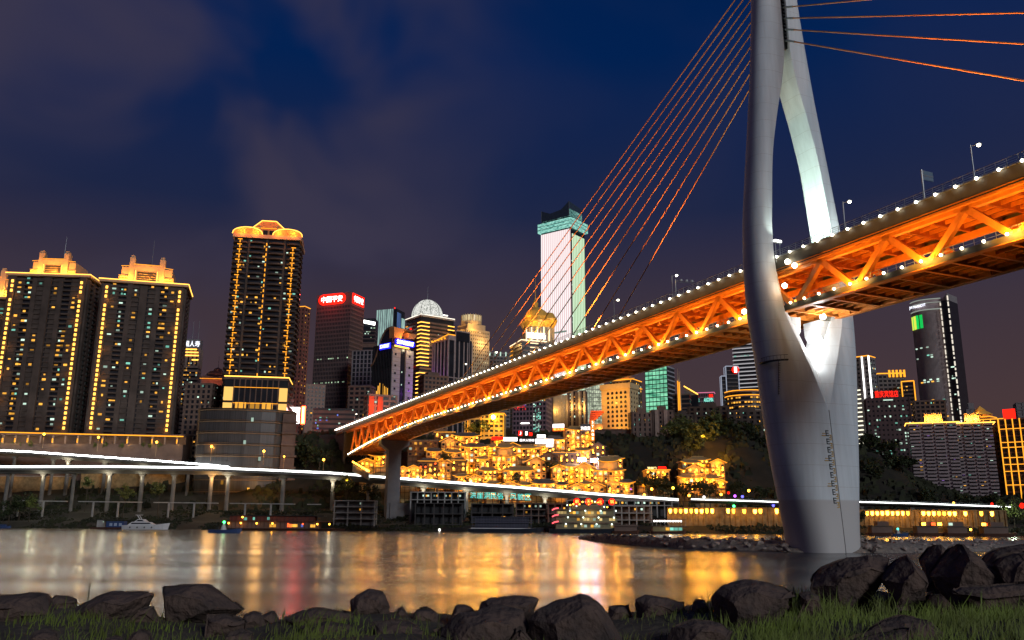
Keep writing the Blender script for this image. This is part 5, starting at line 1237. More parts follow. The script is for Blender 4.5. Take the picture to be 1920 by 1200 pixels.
w, d = t.w/2, t.d/2; t.body(M_glass); t.relief(M_brn, 3.4, .8, .15)
for i in range(6): x = -w + 2*w*i/5; t.strip([(x, -d - .6, 3), (x, -d - .6, t.h)], E_line, .32)
for z in (.88, .72, .66, .54, .46, .38, .22): t.strip([(-w, -d - .6, t.h * z), (w, -d - .6, t.h * z)], E_line, .22)
MB().box(-w * .75, -w * .05, -d*.5, -d*.4, t.h + .2, t.h + 6.5).build('sign_panel', E_red, t.o)

# ------------------------------------------------------------------ elevated riverside road
def px_line(tab, m=0):
    return [P(px, py, Y) for px, py, Y in tab]
M_via = mat('viaduct_concrete', (.20, .19, .18), .85, 0, .25, .15, .15, 2)
M_piers = mat('viaduct_pier_concrete', (.16, .145, .13), .85, 0, .3, .25, .15, 2)
E_trail = emat('white_trail_glow', (.95, 1, .95), 5.0, True); E_trail2 = emat('white_trail_glow_bright', (.95, 1, .97), 22, True)  # glowing tubes stand for the light trails of passing cars
def viaduct(name, label, tab, wdt, th, piers, r=.62, rail=True):
    pts = px_line(tab); o = empty(name, (pts[0].x, pts[0].y, 0), 0, label, 'viaduct'); o0 = Vector(o.location)
    loc = [p - o0 for p in pts]; dv_, fv, lv = [], [], []
    sec = [(-.2, -.2), (.25, -th * .45), (1.6, -th * .5), (3.2, -th), (wdt - 3.2, -th), (wdt - 1.6, -th*.5), (wdt, -.5), (wdt, .3), (wdt - .3, .3), (wdt - .3, -.3), (.3, -.3), (.3, .2), (-.2, .2)]
    for i, p in enumerate(loc):
        a = loc[max(0, i-1)]; b_ = loc[min(len(loc)-1, i+1)]; dr = (b_ - a); nr = Vector((-dr.y, dr.x, 0)).normalized()
        dv_ += [p + nr * x + Vector((0, 0, z)) for x, z in sec]
    k = len(sec)
    for i in range(len(loc)-1): fv += [(i*k+j, (i+1)*k+j, (i+1)*k+(j+1) % k, i*k+(j+1) % k) for j in range(k)]
    fv += [tuple(range(k)), tuple((len(loc)-1)*k + j for j in range(k))[::-1]]
    MB().add(dv_, fv).build('deck', M_via, o)
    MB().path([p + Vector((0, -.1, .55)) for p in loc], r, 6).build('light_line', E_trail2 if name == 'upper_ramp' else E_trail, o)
    rm = MB()
    for a, b_ in zip(loc, loc[1:]):
        n = max(1, int((b_ - a).length / 3))
        for q in range(n): p = a.lerp(b_, q / n); rm.box(p.x - .05, p.x + .05, p.y + .15, p.y + .25, p.z + .2, p.z + 1.5)
        rm.beam(a + Vector((0, .2, 1.5)), b_ + Vector((0, .2, 1.5)), .08, .08)
    rm.build('railing', M_steel, o)
    for px, lit, wp in piers:
        for i in range(len(tab)-1):
            if tab[i][0] <= px <= tab[i+1][0]:
                u = (px - tab[i][0]) / (tab[i+1][0] - tab[i][0]); p = loc[i].lerp(loc[i+1], u)
        g = far_z(p.x + o0.x, p.y + o0.y + wdt/2) - 1.5; z1 = p.z - th
        k_ = MB(); yy = p.y + wdt / 2; 
        k_.prism([(p.x + wp * math.cos(t), yy + wp * math.sin(t)) for t in [2*math.pi*i/10 for i in range(10)]], g, z1 - 1.4)
        k_.xprism([(p.x - wp, z1 - 1.4), (p.x + wp, z1 - 1.4), (p.x + wp*1.7, z1), (p.x - wp*1.7, z1)], yy - wp, yy + wp)
        k_.build('pier', M_piers, o)
        if lit: lamp('pier_light', o, (p.x - .3, yy - wp - 1.6, z1 - 2.4), 1000 * lit, (1, .92, .66), 1.0)
    return o
viaduct('elevated_road', 'long elevated riverside road on round piers with a blazing white light trail along its edge',
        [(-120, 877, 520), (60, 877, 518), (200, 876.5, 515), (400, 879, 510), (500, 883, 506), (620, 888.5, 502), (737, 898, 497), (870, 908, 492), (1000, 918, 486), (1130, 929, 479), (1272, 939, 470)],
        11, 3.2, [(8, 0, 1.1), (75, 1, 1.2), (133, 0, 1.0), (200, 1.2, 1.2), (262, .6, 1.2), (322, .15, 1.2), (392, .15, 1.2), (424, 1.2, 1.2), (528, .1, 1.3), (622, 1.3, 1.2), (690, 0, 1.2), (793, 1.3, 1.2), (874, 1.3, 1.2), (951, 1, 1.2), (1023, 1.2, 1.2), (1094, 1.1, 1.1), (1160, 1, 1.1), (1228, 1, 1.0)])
viaduct('upper_ramp', 'upper road ramp with its own white light trail behind the elevated road',
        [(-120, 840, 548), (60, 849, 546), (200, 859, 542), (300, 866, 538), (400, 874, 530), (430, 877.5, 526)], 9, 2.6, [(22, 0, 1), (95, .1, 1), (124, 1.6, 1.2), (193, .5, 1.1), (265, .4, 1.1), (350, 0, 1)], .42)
for px, py, Y, lb in ((83, 814, 556, 'leftmost amber street lamp above the upper ramp'), (185, 820, 552, 'amber street lamp above the upper ramp, below the gap between two crowned towers'), (294, 829, 548, 'amber street lamp right of the planted terrace, above the upper ramp'),
                      (397, 837, 536, 'amber street lamp above the point where ramp and elevated road merge'), (495, 846, 520, 'amber street lamp in front of the curved dark podium'), (533, 856, 516, 'smaller amber street lamp at the right end of the curved podium'), (607, 862, 512, 'amber street lamp in the dark gap left of the bridge truss')):
    c = P(px, py, Y); zb = c.z - 9 if px < 420 else c.z - 8
    o = empty('street_lamp', (c.x, Y, zb), 0, lb, 'street lamp', 'amber street lamps along the elevated road'); h = c.z - zb
    MB().tube((0, 0, 0), (0, 0, h), .13, .09, 6).build('pole', mat('lamp_pole', (.35, .22, .12), .6), o)
    MB().beam((-.7, 0, h + .3), (.7, 0, h + .3), .3, .12).build('lamp_head', M_dark, o)
    MB().sphere((0, -.2, h), .75 if px != 533 else .5, 10, 6).build('bulb', emat('amber_street', (1, .42, .035), 11), o)
    lamp('glow', o, (0, -1.5, h - .8), 900, (1, .48, .08), .4)

# promenade road to the right, with glowing bay panels
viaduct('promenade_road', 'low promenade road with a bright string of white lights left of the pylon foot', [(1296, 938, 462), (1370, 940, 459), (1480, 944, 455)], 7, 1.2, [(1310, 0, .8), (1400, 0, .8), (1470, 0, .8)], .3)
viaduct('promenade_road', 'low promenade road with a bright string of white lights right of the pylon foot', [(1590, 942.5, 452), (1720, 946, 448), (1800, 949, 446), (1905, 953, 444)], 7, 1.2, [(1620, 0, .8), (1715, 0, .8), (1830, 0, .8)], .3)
M_ret = mat('ochre_wall', (.36, .24, .11), .85, 0, .55, .35, .4, 2, c2=(.14, .09, .04))
E_bay = emat('glowing_bay_panel', (1, .42, .035), 17, True); E_bay2 = emat('glowing_bay_panel_dim', (1, .40, .03), 7, True)  # self-glowing panels put the lamp light of the bays into the surface
def colonnade(l, r, yt, yb, Y, n, label, skip=()):
    a, b_ = P(l, (yt + yb) / 2, Y), P(r, (yt + yb) / 2 + (r - l) * .02, Y - (r - l) * .06); L_ = (b_ - a).length; rz = math.atan2(b_.y - a.y, b_.x - a.x)
    zt, zb = P(l, yt, Y).z, P(l, yb, Y).z; o = empty('retaining_wall', (a.x, a.y, zb), rz, label, 'wall'); h = zt - zb
    MB().box(0, L_, .3, 2.4, -8, h).build('wall', M_ret, o); k = MB().box(-.3, L_ + .3, .05, 2.4, h + .01, h + .4)
    for i in range(n + 1): x = L_ * i / n; k.box(x - .35, x + .35, -.1, .29, -8, h)
    k.build('pilaster', M_ret, o)
    for i in range(n):
        if i in skip: continue
        x = L_ * (i + .5) / n; q = L_ / n * rnd.uniform(.26, .33); hh = h * rnd.uniform(.78, .9)
        MB().xprism([(x - q, hh), (x + q, hh), (x + q * .9, h * .25), (x + q * .3, h * .05), (x - q * .5, h * .08), (x - q * .95, h * .3)][::-1], .1, .28).build('bay_panel', E_bay if rnd.random() < .75 else E_bay2, o)
        if i % 2 == 0: lamp('bay_light', o, (x, -3.5, h * .1), 520, (1, .44, .035), .4)
    return o
colonnade(1252, 1472, 952.5, 963, 452, 22, 'long floodlit ochre retaining wall of glowing white-hot bay panels left of the pylon foot', skip=(9, 10, 13, 15, 18, 19, 21))
colonnade(1612, 1886, 957, 967, 440, 28, 'long floodlit ochre retaining wall of glowing white-hot bay panels right of the pylon foot', skip=(0, 10, 11, 19, 21, 22, 24, 26, 27))

# ------------------------------------------------------------------ stilt-house quarter
M_plas = mat('ochre_plaster', (.50, .34, .15), .85, 0, .25, .25)
M_tim = mat('dark_timber', (.09, .045, .02), .8, 0, .3, .6)
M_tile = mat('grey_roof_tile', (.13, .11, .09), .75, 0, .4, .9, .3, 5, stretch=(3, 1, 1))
M_rtile = mat('roof_tile_lit_tint', (.42, .26, .10), .75, 0, .3, .9, .3, 5, stretch=(3, 1, 1))  # paler gold tile puts the lamp light on the roofs into the colour
HOUSES = [  # column, eave row, width, roof, floors shown, label
 (712, 856, 30, 'hip', 2, 'stilt house with amber eaves immediately left of the bridge pier'),
 (690, 868, 26, 'gable', 2, 'small amber stilt house at the top of the lantern-lit stairs left of the bridge pier'),
 (757, 882, 24, 'gable', 2, 'twin-gabled timber house immediately right of the bridge pier, left gable'),
 (777, 880, 24, 'gable', 2, 'twin-gabled timber house right of the bridge pier, right gable'),
 (804, 868, 37, 'hip', 3, 'dark house hung with a row of red lanterns right of the twin gables'),
 (834, 868, 27, 'gable', 4, 'tall half-timbered gable house with two bright wall lamps'),
 (806, 896, 22, 'gable', 1, 'small gabled gatehouse with a bluish window just above the elevated road'),
 (861, 866, 26, 'hip', 3, 'shadowed brown stilt house between the half-timbered gable and the brightest lantern terraces'),
 (891, 840, 50, 'hip', 5, 'broad bright amber house with four rows of lanterns, left of the central pagoda'),
 (947, 858, 46, 'pagoda', 3, 'central two-tiered pagoda house with lanterns under its upturned eaves'),
 (914, 884, 34, 'hip', 2, 'low amber gallery house left below the central pagoda'),
 (974, 884, 60, 'hip', 2, 'long low gallery house with a continuous lantern row right below the central pagoda'),
 (1005, 868, 37, 'gable', 3, 'amber gable house between the central pagoda and the crowded middle roofs'),
 (1046, 879, 25, 'gable', 3, 'narrow amber gable house hung with bright lanterns in the middle of the quarter'),
 (1072, 876, 28, 'hip', 3, 'amber hip-roofed house left of the blue-lit gable'),
 (1096, 880, 38, 'gable', 3, 'large gable house under two glaring blue-white floodlights'),
 (1139, 884, 58, 'pagoda', 2, 'wide pavilion with layered gold eaves at the right end of the quarter'),
 (1018, 908, 44, 'hip', 1, 'lowest amber pavilion with upturned eaves above the elevated road, under the amber gable house'),
 (1079, 914, 22, 'gable', 1, 'tiny gabled kiosk with a cyan window right above the elevated road'),
 (1120, 913, 25, 'gable', 1, 'tiny gabled kiosk with paired amber windows right above the elevated road'),
 (1148, 908, 25, 'gable', 2, 'small bright gable house below the wide pavilion'),
 (1174, 906, 28, 'hip', 2, 'rightmost small amber house of the quarter beside a violet lamp'),
 (988, 842, 52, 'hip', 2, 'broad gold-roofed house below the row of white shop signs'),
 (1064, 852, 48, 'flat', 2, 'long mauve-tinted terrace building with dark bays above the middle roofs'),
 (1119, 838, 27, 'gable', 3, 'upper gable house with a row of round amber lamps beside the dark retaining wall'),
 (1085, 808, 54, 'hip', 4, 'topmost sign-covered amber building below the residential towers'),
 (1040, 826, 36, 'hip', 2, 'cluttered amber house with red and white shop signs left of the topmost building'),
 (796, 828, 56, 'flat', 3, 'plain beige three-storey building with dark blue windows under the truss'),
 (846, 830, 34, 'gable', 2, 'beige gable-fronted building with red-tinted windows under the truss'),
 (876, 820, 46, 'hip', 3, 'stepped amber building with lantern rows beneath the yellow-lit block'),
 (933, 824, 26, 'flat', 4, 'narrow red-topped building with vertical windows left of the white shop signs'),
 (836, 814, 38, 'flat', 1, 'dark arcaded terrace building right under the truss'),
 (905, 862, 26, 'hip', 2, 'small amber roofed house below the four-row lantern house'),
 (925, 908, 24, 'hip', 2, 'small amber house above the road below the left end of the low gallery'),
 (955, 910, 26, 'gable', 2, 'small gabled amber house above the road below the central pagoda'),
 (986, 910, 24, 'hip', 2, 'small amber house above the road left of the lowest pavilion'),
 (893, 898, 26, 'gable', 2, 'small gabled amber house above the road below the four-row lantern house'),
 (866, 894, 24, 'hip', 2, 'small amber house above the road right of the tall half-timbered gable'),
 (1052, 910, 24, 'hip', 2, 'small amber house above the road right of the lowest pavilion'),
 (1099, 908, 20, 'hip', 2, 'small amber house between the two gabled kiosks above the road'),
 (1150, 862, 30, 'hip', 2, 'high amber pavilion behind the wide layered pavilion'),
 (1020, 838, 30, 'hip', 2, 'upper amber house right of the broad gold-roofed house'),
 (920, 840, 26, 'hip', 2, 'upper amber house between the four-row lantern house and the gold-roofed house'),
 (1092, 846, 30, 'hip', 2, 'upper amber house left of the upper gable house'),
 (1128, 862, 28, 'hip', 2, 'amber house under the upper gable house near the retaining wall'),
 (962, 838, 24, 'gable', 2, 'upper gabled amber house left of the broad gold-roofed house'),
 (850, 850, 30, 'hip', 2, 'amber house under the beige gable-fronted building'),
 (815, 848, 30, 'hip', 2, 'amber house under the plain beige three-storey building'),
 (1030, 856, 30, 'gable', 2, 'shadowed gable house with two red lamps above the middle roofs'),
]
lan = MB().sphere((0, 0, 0), .42, 8, 6, 1.25).tube((0, 0, .5), (0, 0, .8), .06, n=4).mesh('lantern', E_lantern)
lanr = MB().sphere((0, 0, 0), .52, 8, 6, 1.2).mesh('lantern', E_lanternred)
hwin = {}
def roof_mesh(w, d, h, rh, o_, kind):
    k = MB()
    if kind == 'gable':
        n = 5; pl = [(-w - o_, h + .3)] + [(-(w + o_) * (1 - i / n), h + rh * (i / n) ** 1.25) for i in range(1, n + 1)] 
        pl = pl + [(-x, z) for x, z in pl[-2::-1]]; low = [(x * .985, z - .45) for x, z in pl[::-1]]
        k.xprism((pl + low)[::-1], -d - o_, d + o_)
    elif kind == 'flat':
        k.box(-w - .5, w + .5, -d - .5, d + .5, h, h + .7)
    else:
        for s_ in (1,):
            W, D = w + o_, d + o_; c = .9
            v = [(-W, -D, h + c), (-W*.5, -D, h), (0, -D, h - .1), (W*.5, -D, h), (W, -D, h + c), (W, 0, h), (W, D, h + c), (0, D, h), (-W, D, h + c), (-W, 0, h), (-w*.62, 0, h + rh), (w*.62, 0, h + rh), (-w*.62, 0, h + rh + .5), (w*.62, 0, h + rh + .5)]
            k.add(v, [(0, 1, 10), (1, 2, 10), (2, 11, 10), (2, 3, 11), (3, 4, 11), (4, 5, 11), (5, 6, 11), (6, 7, 11), (7, 10, 11), (7, 8, 10), (8, 9, 10), (9, 0, 10), (0, 9, 8, 7, 6, 5, 4, 3, 2, 1)])
            k.beam((-w*.66, 0, h + rh + .1), (w*.66, 0, h + rh + .1), .5, .7)
    return k
def house(cx, ye, wpx, roof, fl, label, Y=None, bright=1, seed=0, cat='stilt house', grp='amber stilt houses on the cliff', hfl=3.3, name='stilt_house'):
    rr = random.Random(cx * 7 + ye); Y = Y or 505 + (908 - ye) * .55
    c = P(cx, ye, Y); w = wpx / F * depth(c) / 2; d = min(w * .8, 5) if roof != 'gable' else w * .9
    zb = far_z(c.x, Y) - 2.5; h = c.z - zb
    if h < fl * hfl + 1: zb = c.z - fl * hfl - 1.5; h = c.z - zb
    o = empty(name, (c.x, Y, zb), R(rr.uniform(-7, 7)), label, cat, grp)
    dark = 'dark' in label or 'shadowed' in label; plain = 'plain' in label or 'beige' in label
    wl = M_plas if not dark else mat('brown_plaster', (.16, .10, .06), .85)
    MB().box(-w, w, -d, d, 0, h).build('wall', wl, o)
    k = MB(); nc = max(2, round(w * 2 / 3.0))
    for i in range(nc + 1): x = -w + 2*w*i/nc; k.box(x - .14, x + .14, -d - .16, -d + .02, 0, h)
    nfl = int(h / hfl)
    for j in range(nfl): z = h - (j + 1) * hfl; k.box(-w - .5, w + .5, -d - .75, -d + .03, z, z + .22); k.box(-w - .5, w + .5, -d - .75, -d - .68, z + .9, z + 1.0)
    k.build('timber_frame', M_tim, o)
    rh = {'gable': w * .62, 'hip': max(1.8, d * .55), 'pagoda': 3.2, 'flat': 0}[roof]
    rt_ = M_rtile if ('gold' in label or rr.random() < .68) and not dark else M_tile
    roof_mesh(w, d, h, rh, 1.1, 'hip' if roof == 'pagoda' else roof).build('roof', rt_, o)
    if roof == 'pagoda':
        MB().box(-w*.6, w*.6, -d*.6, d*.6, h + 1.2, h + 5.6).build('upper_storey', wl, o)
        roof_mesh(w * .62, d * .62, h + 5.6, 3.0, 1.0, 'hip').build('upper_roof', M_rtile, o)
        MB().path([(-w*.62 - 1.1, -d*.62 - 1.2, h + 6.4), (-w*.3, -d*.62 - 1.2, h + 5.5), (w*.3, -d*.62 - 1.2, h + 5.5), (w*.62 + 1.1, -d*.62 - 1.2, h + 6.4)], .16, 4).build('eave_light', E_line, o)
        lamp('eave_lamp', o, (0, -d - .8, h + 3.2), 900 * bright, AMB, .3)
    if roof == 'gable':
        e = [(-w - 1.2, -d - 1.35, h + .1), (0, -d - 1.35, h + rh - .1), (w + 1.2, -d - 1.35, h + .1)]
        if not dark: MB().path(e, .17, 4).build('eave_light', E_line, o)
        k = MB()
        for i in (-1, 0, 1): k.box(w*.45*i - .12, w*.45*i + .12, -d - .16, -d + .02, h, h + rh * (.95 - .5 * abs(i)))
        k.xprism([(-w * .98, h - .1), (w * .98, h - .1), (0, h + rh * .93)][::-1], -d - .05, -d + .02); k.build('gable_panel', M_plas if not dark else wl, o)
    elif roof != 'flat' and not dark:
        MB().path([(-w - 1.15, -d - 1.3, h + .75), (-w*.5, -d - 1.3, h - .12), (w*.5, -d - 1.3, h - .12), (w + 1.15, -d - 1.3, h + .75)], .16, 4).build('eave_light', E_line, o)
    elif not plain: MB().path([(-w - .6, -d - .7, h + .8), (w + .6, -d - .7, h + .8)], .14, 4).build('eave_light', E_line, o)
    red = 'red lantern' in label
    for j in range(min(nfl, fl)):
        z = h - (j + 1) * hfl
        for i in range(nc):
            x = -w + 2*w*(i + .5)/nc; on = rr.random() < (.3 if plain else .45)
            m_ = rr.choice([E_winA, E_winA, E_winA, E_winW]) if on else M_glass
            if 'cyan' in label: m_ = E_winC
            if 'bluish' in label: m_ = E_winB
            if (m_.name) not in hwin: hwin[m_.name] = MB().box(-.8, .8, -.06, .06, -.75, .75).mesh('lit_window' if m_ is not M_glass else 'window', m_)
            inst('lit_window' if on else 'window', hwin[m_.name], o, (x, -d - .1, z + 1.75))
            if not plain and rr.random() < .72: inst('lantern', lanr if (red and j == 0) else lan, o, (x + rr.uniform(-.4, .4), -d - .95, z + (2.55 if rr.random() < .75 else .55)))
        for q in range(max(1, round(w / 4))):
            lamp('eave_lamp', o, (-w + 2*w*(q + .5)/max(1, round(w/4)), -d - 2.0, z + 1.7), (1500 if not dark else 200) * bright * (1 if not plain else .8), AMB, .35)
    return o
for hrow in HOUSES: house(*hrow)
# signs on and over the quarter
def signboard(l, r, yt, yb, Y, label, panel, s=None, lm=None, rz=0, wd=.92, hh=.62, name='sign', vertical=False, grp=None):
    c = P((l + r) / 2, (yt + yb) / 2, Y); k_ = depth(c) / F; w = (r - l) * k_ / 2; h = (yb - yt) * k_ / 2
    o = empty(name, (c.x, c.y, c.z - h), rz, label, 'sign', grp)
    MB().box(-w, w, -.15, .25, 0, 2*h).build('panel', panel, o)
    if s and not vertical: text('lettering', s, 2*h*hh, lm, o, (0, -.35, h), width=2*w*wd)
    if s and vertical:
        n = len(s)
        for i, ch in enumerate(s): text('lettering', ch, 2*h/n*.62, lm, o, (0, -.35, 2*h - 2*h*(i + .5)/n))
    k = MB()
    for x in (-w*.7, w*.7): k.box(x - .1, x + .1, .26, .45, -3, 2*h)
    k.build('bracket', M_dark, o); return o
Wp = mat('sign_dark_panel', (.05, .045, .05), .6); E_sg = emat('shop_sign_white', (1, .92, .9), 3.2, True)
signboard(944, 970, 820, 827, 538, 'white lit shop sign at the left end of the sign row above the gold-roofed house', E_sg)
signboard(973, 1003, 822, 829, 538, 'dark sign with white Chinese lettering in the middle of the sign row', Wp, '重庆火锅城', E_sg)
signboard(1004, 1038, 823, 832, 538, 'widest blown-out white shop sign at the right end of the sign row', E_sg)
signboard(1007, 1023, 815, 821, 541, 'small white shop sign raised above the sign row', E_sg); signboard(1024, 1037, 833, 838, 537, 'small white sign below the widest shop sign', E_sg)
signboard(972, 979, 808, 817, 546, 'round red lamp sign standing above the sign row', E_red, 'J', E_redglow, wd=.4); signboard(992, 998, 811, 817, 546, 'small red lamp sign beside a white one above the sign row', E_red)
signboard(985, 989, 809, 816, 546, 'slim white lamp sign between two red ones above the sign row', E_sg)
signboard(922, 944, 819, 825, 545, 'red roof sign with dark characters on the narrow red-topped building', E_red, '火锅一条街', mat('gauge_black', (0, 0, 0)))
signboard(1036, 1058, 795, 802, 556, 'white lit roof sign on the left wing of the topmost building', E_sg, rz=R(-20)); signboard(1036, 1059, 802, 808, 555, 'orange-red sign strip below the white roof sign of the topmost building', emat('orange_sign', (1, .12, .01), 1.8), '老火锅', E_linehot, rz=R(-20))
signboard(1088, 1107, 795, 811, 554, 'dark square sign with three white Chinese characters on the topmost building', Wp, '洪崖洞', E_sg, hh=.42)
signboard(1108, 1114.5, 788, 826, 553, 'tall upright orange sign with white letters at the right of the topmost building', emat('orange_panel', (1, .25, .01), 1.3), 'STAGE', E_sg, vertical=True)
for px, py, lb in ((1091, 862, 'glaring blue-white floodlight on the roof of the large gable house'), (1120, 863, 'larger glaring blue-white floodlight right of the large gable house')):
    c = P(px, py, 520); o = empty('floodlight', (c.x, 520, c.z), 0, lb, 'floodlight', 'blue-white floodlights'); k = 1 if px < 1100 else 1.7
    MB().box(-2.3*k, 2.3*k, -.3, .3, -.9, .9).build('lamp_panel', emat('blue_white', (.66, .64, 1), 80), o); MB().tube((0, .3, -5), (0, .3, -.5), .15, n=6).build('post', M_dark, o); lamp('glow', o, (0, -4, -2), 1100, (.5, .45, 1), .6)
c = P(1183, 917, 503); o = empty('violet_lamp', (c.x, 503, c.z), 0, 'small violet lamp beside the rightmost small amber house', 'lamp'); MB().sphere((0, 0, 0), .8, 8, 6).build('bulb', emat('violet_bulb', (.6, .1, 1), 4), o); MB().tube((0, 0, -6), (0, 0, -.6), .1, n=5).build('post', M_dark, o)
# lantern-lit stairs left of the pier
a, b_ = P(662, 871, 500), P(692, 888, 497); o = empty('stairway', a, 0, 'stairway edged by a string of amber lanterns descending left of the bridge pier', 'stairs'); q = b_ - a
k = MB(); 
for i in range(14): k.box(q.x*i/14, q.x*(i+1)/14, q.y*i/14 - 1, q.y*i/14 + 2, q.z*i/14 - 4, q.z*i/14)
k.build('steps', M_conc, o)
for i in range(11): inst('lantern', lan, o, (q.x*i/10, q.y*i/10 - 1, q.z*i/10 + 1.4))
MB().path([(0, -1, 1), (q.x, q.y - 1, q.z + 1)], .1, 4).build('handrail', M_tim, o); lamp('glow', o, (q.x*.5, -4, q.z*.5 + 2), 700, AMB, .4)

# the bright roofed palace on the right and its neighbour
for i, (cx, ye, wpx, rf, fl, Y, lb) in enumerate(((1308, 864, 34, 'hip', 1, 524, 'topmost roof block of the blazing gold hillside palace'), (1292, 869, 34, 'hip', 1, 518, 'upper left wing of the blazing gold hillside palace'), (1343, 869, 26, 'gable', 4, 516, 'gabled right tower of the blazing gold hillside palace'),
        (1300, 880, 32, 'gable', 2, 512, 'middle front gable of the blazing gold hillside palace'), (1284, 882, 22, 'hip', 2, 515, 'left stepped wing of the blazing gold hillside palace'), (1325, 880, 40, 'hip', 2, 519, 'middle connecting wing of the blazing gold hillside palace'), (1294, 897, 46, 'hip', 2, 506, 'low front left wing of the blazing gold hillside palace'),
        (1334, 898, 32, 'hip', 1, 504, 'low front right wing of the blazing gold hillside palace'), (1350, 905, 16, 'gable', 1, 500, 'little lit gate roof at the right foot of the gold hillside palace'))):
    house(cx, ye, wpx, rf, fl, lb, Y, 1.7, cat='palace wing', grp='wings of the gold hillside palace', name='palace_wing')
house(1230, 884, 44, 'flat', 2, 'flat-roofed lit restaurant with white and red sign left of the gold palace', 512, 1.2, cat='restaurant', grp=None, name='restaurant')
house(1205, 903, 18, 'hip', 1, 'tiny lit pavilion below the flat-roofed restaurant', 503, 1.2, cat='pavilion', grp=None, name='pavilion')
signboard(1213, 1231, 875, 881, 509, 'white lit sign with three Chinese characters on the flat-roofed restaurant', Wp, '洪崖门', emat('yellow_sign', (1, .8, .3), 3), hh=.85); signboard(1234, 1249, 875, 880, 509, 'small red sign on the flat-roofed restaurant', E_red)

# neon lettering under the elevated road
c = P(938, 930, 470); o = empty('neon_sign', (c.x, 470, c.z), R(-1), 'teal neon Chinese lettering under the elevated road', 'neon sign', None); kx = depth(c) / F
for ch, px in zip('洪崖洞民俗风貌区', (887, 900, 913, 925.5, 938, 962.5, 976, 990)):
    text('lettering', ch, 11.5 * kx, E_teal, o, ((px - 938) * kx, 0, -(px - 938) * .030 * kx))
MB().box(-54 * kx, 56 * kx, .3, .5, -2.4, -2.1).build('rail', M_dark, o)

# ------------------------------------------------------------------ concrete structures on the bank
def frame_building(name, label, l, r, top, bot, Y, cols, rows, m, back=M_dark, lit=0, depth_m=7):
    a, b_ = P(l, bot, Y), P(r, bot, Y); zt = P((l + r)/2, top, Y).z; zb = min(a.z, far_z((a.x + b_.x)/2, Y)) - 1; L_ = b_.x - a.x
    o = empty(name, (a.x, Y, zb), 0, label, 'building'); h = zt - zb; hv = zt - a.z
    k = MB()
    for i in range(cols + 1): x = L_*i/cols; k.box(x - .3, x + .3, 0, .6, 0, h); k.box(x - .3, x + .3, depth_m - .6, depth_m, 0, h)
    for j in range(rows + 1): z = h - hv*j/rows; k.box(-.5, L_ + .5, -.3, depth_m, z - .45, z)
    k.build('frame', m, o); MB().box(.3, L_ - .3, depth_m * .55, depth_m * .6, 0, h - .5).build('back_wall', back, o)
    for i in range(lit):
        x = rnd.uniform(.1, .9) * L_; z = h - hv * (rnd.randrange(rows) + .5) / rows
        MB().box(x - .5, x + .5, depth_m*.5, depth_m*.54, z - .5, z + .5).build('lit_window', rnd.choice([E_winA, E_winW]), o)
    return o
frame_building('concrete_frame', 'open pale concrete frame building left of the bridge pier', 626, 702, 938, 972, 462, 3, 3, mat('pale_concrete', (.34, .31, .28)), M_pier, 2)
frame_building('concrete_frame', 'dark unfinished concrete frame right of the bridge pier foundation', 778, 866, 943, 982, 460, 5, 2, M_concd)
frame_building('concrete_frame', 'dark unfinished concrete frame below the teal neon lettering', 884, 962, 944, 978, 462, 4, 2, M_concd, lit=2)
frame_building('market_hall', 'brownish lit hall under the elevated road right of the teal neon lettering', 968, 1024, 943, 966, 464, 4, 2, M_brn, M_dark, 5)
frame_building('market_hall', 'reddish hall behind the red-signed ship', 1028, 1092, 944, 962, 462, 5, 1, mat('reddish_wall', (.22, .09, .06)), M_brn, 4)
frame_building('boathouse', 'pale boathouse with open ground floor right of the red-signed ship', 1152, 1222, 948, 974, 455, 5, 2, mat('pale_concrete', (.3, .3, .3)), M_brn, 2)
frame_building('shop_row', 'row of lit stalls under the road left of the teal neon lettering', 770, 872, 922, 936, 474, 8, 1, M_conc, M_dark, 10)
frame_building('shop_row', 'row of lit stalls under the road right of the red-signed ship', 1064, 1260, 938, 946, 468, 14, 1, M_conc, M_dark, 22)
# floor of light beneath the road: ochre embankment walls lit by the street
for (l, r, yt, yb, Y, lb) in ((-20, 128, 893, 915, 556, 'long amber-lit retaining wall at the far left behind the road piers'), (150, 345, 884, 912, 554, 'tall amber-lit retaining wall behind the left road piers'), (380, 452, 912, 931, 545, 'amber-lit ledge behind the road piers below the curved podium'), (460, 512, 922, 934, 540, 'dim ochre ledge right of the white-lit road pier')):
    a, b_ = P(l, yb, Y), P(r, yb, Y); zt = P(l, yt, Y).z; a.z = min(far_z(a.x, Y), far_z(b_.x, Y)) - 1; o = empty('embankment_wall', (a.x, Y, a.z), 0, lb, 'wall'); MB().box(0, b_.x - a.x, 0, 2, -3, zt - a.z).build('wall', M_ret, o)
    MB().box(-.3, b_.x - a.x + .3, -.3, 2.2, zt - a.z + .01, zt - a.z + .4).build('coping', M_conc, o)
    for u in (.25, .75): lamp('street_glow', o, ((b_.x - a.x) * u, -6, (zt - a.z) + 1), 800 if 'dim' not in lb else 250, (1, .44, .05), 2.2)

a, b_ = P(30, 938, 498), P(600, 945, 486); o = empty('riverside_walkway', a, math.atan2(b_.y - a.y, b_.x - a.x), 'low concrete walkway on short posts below the left road piers', 'walkway'); L_ = (b_ - a).length; q = b_.z - a.z
k = MB()
for i in range(24):
    x = L_ * i / 24; 
    if i % 6 == 4: continue
    k.box(x, x + L_/24 - .05, 0, 2.6, q*i/24 - .5, q*i/24)
    if i % 2 == 0: k.box(x + 1, x + 1.8, .4, 1.2, -9, q*i/24 - .5)
k.build('deck', M_conc, o)

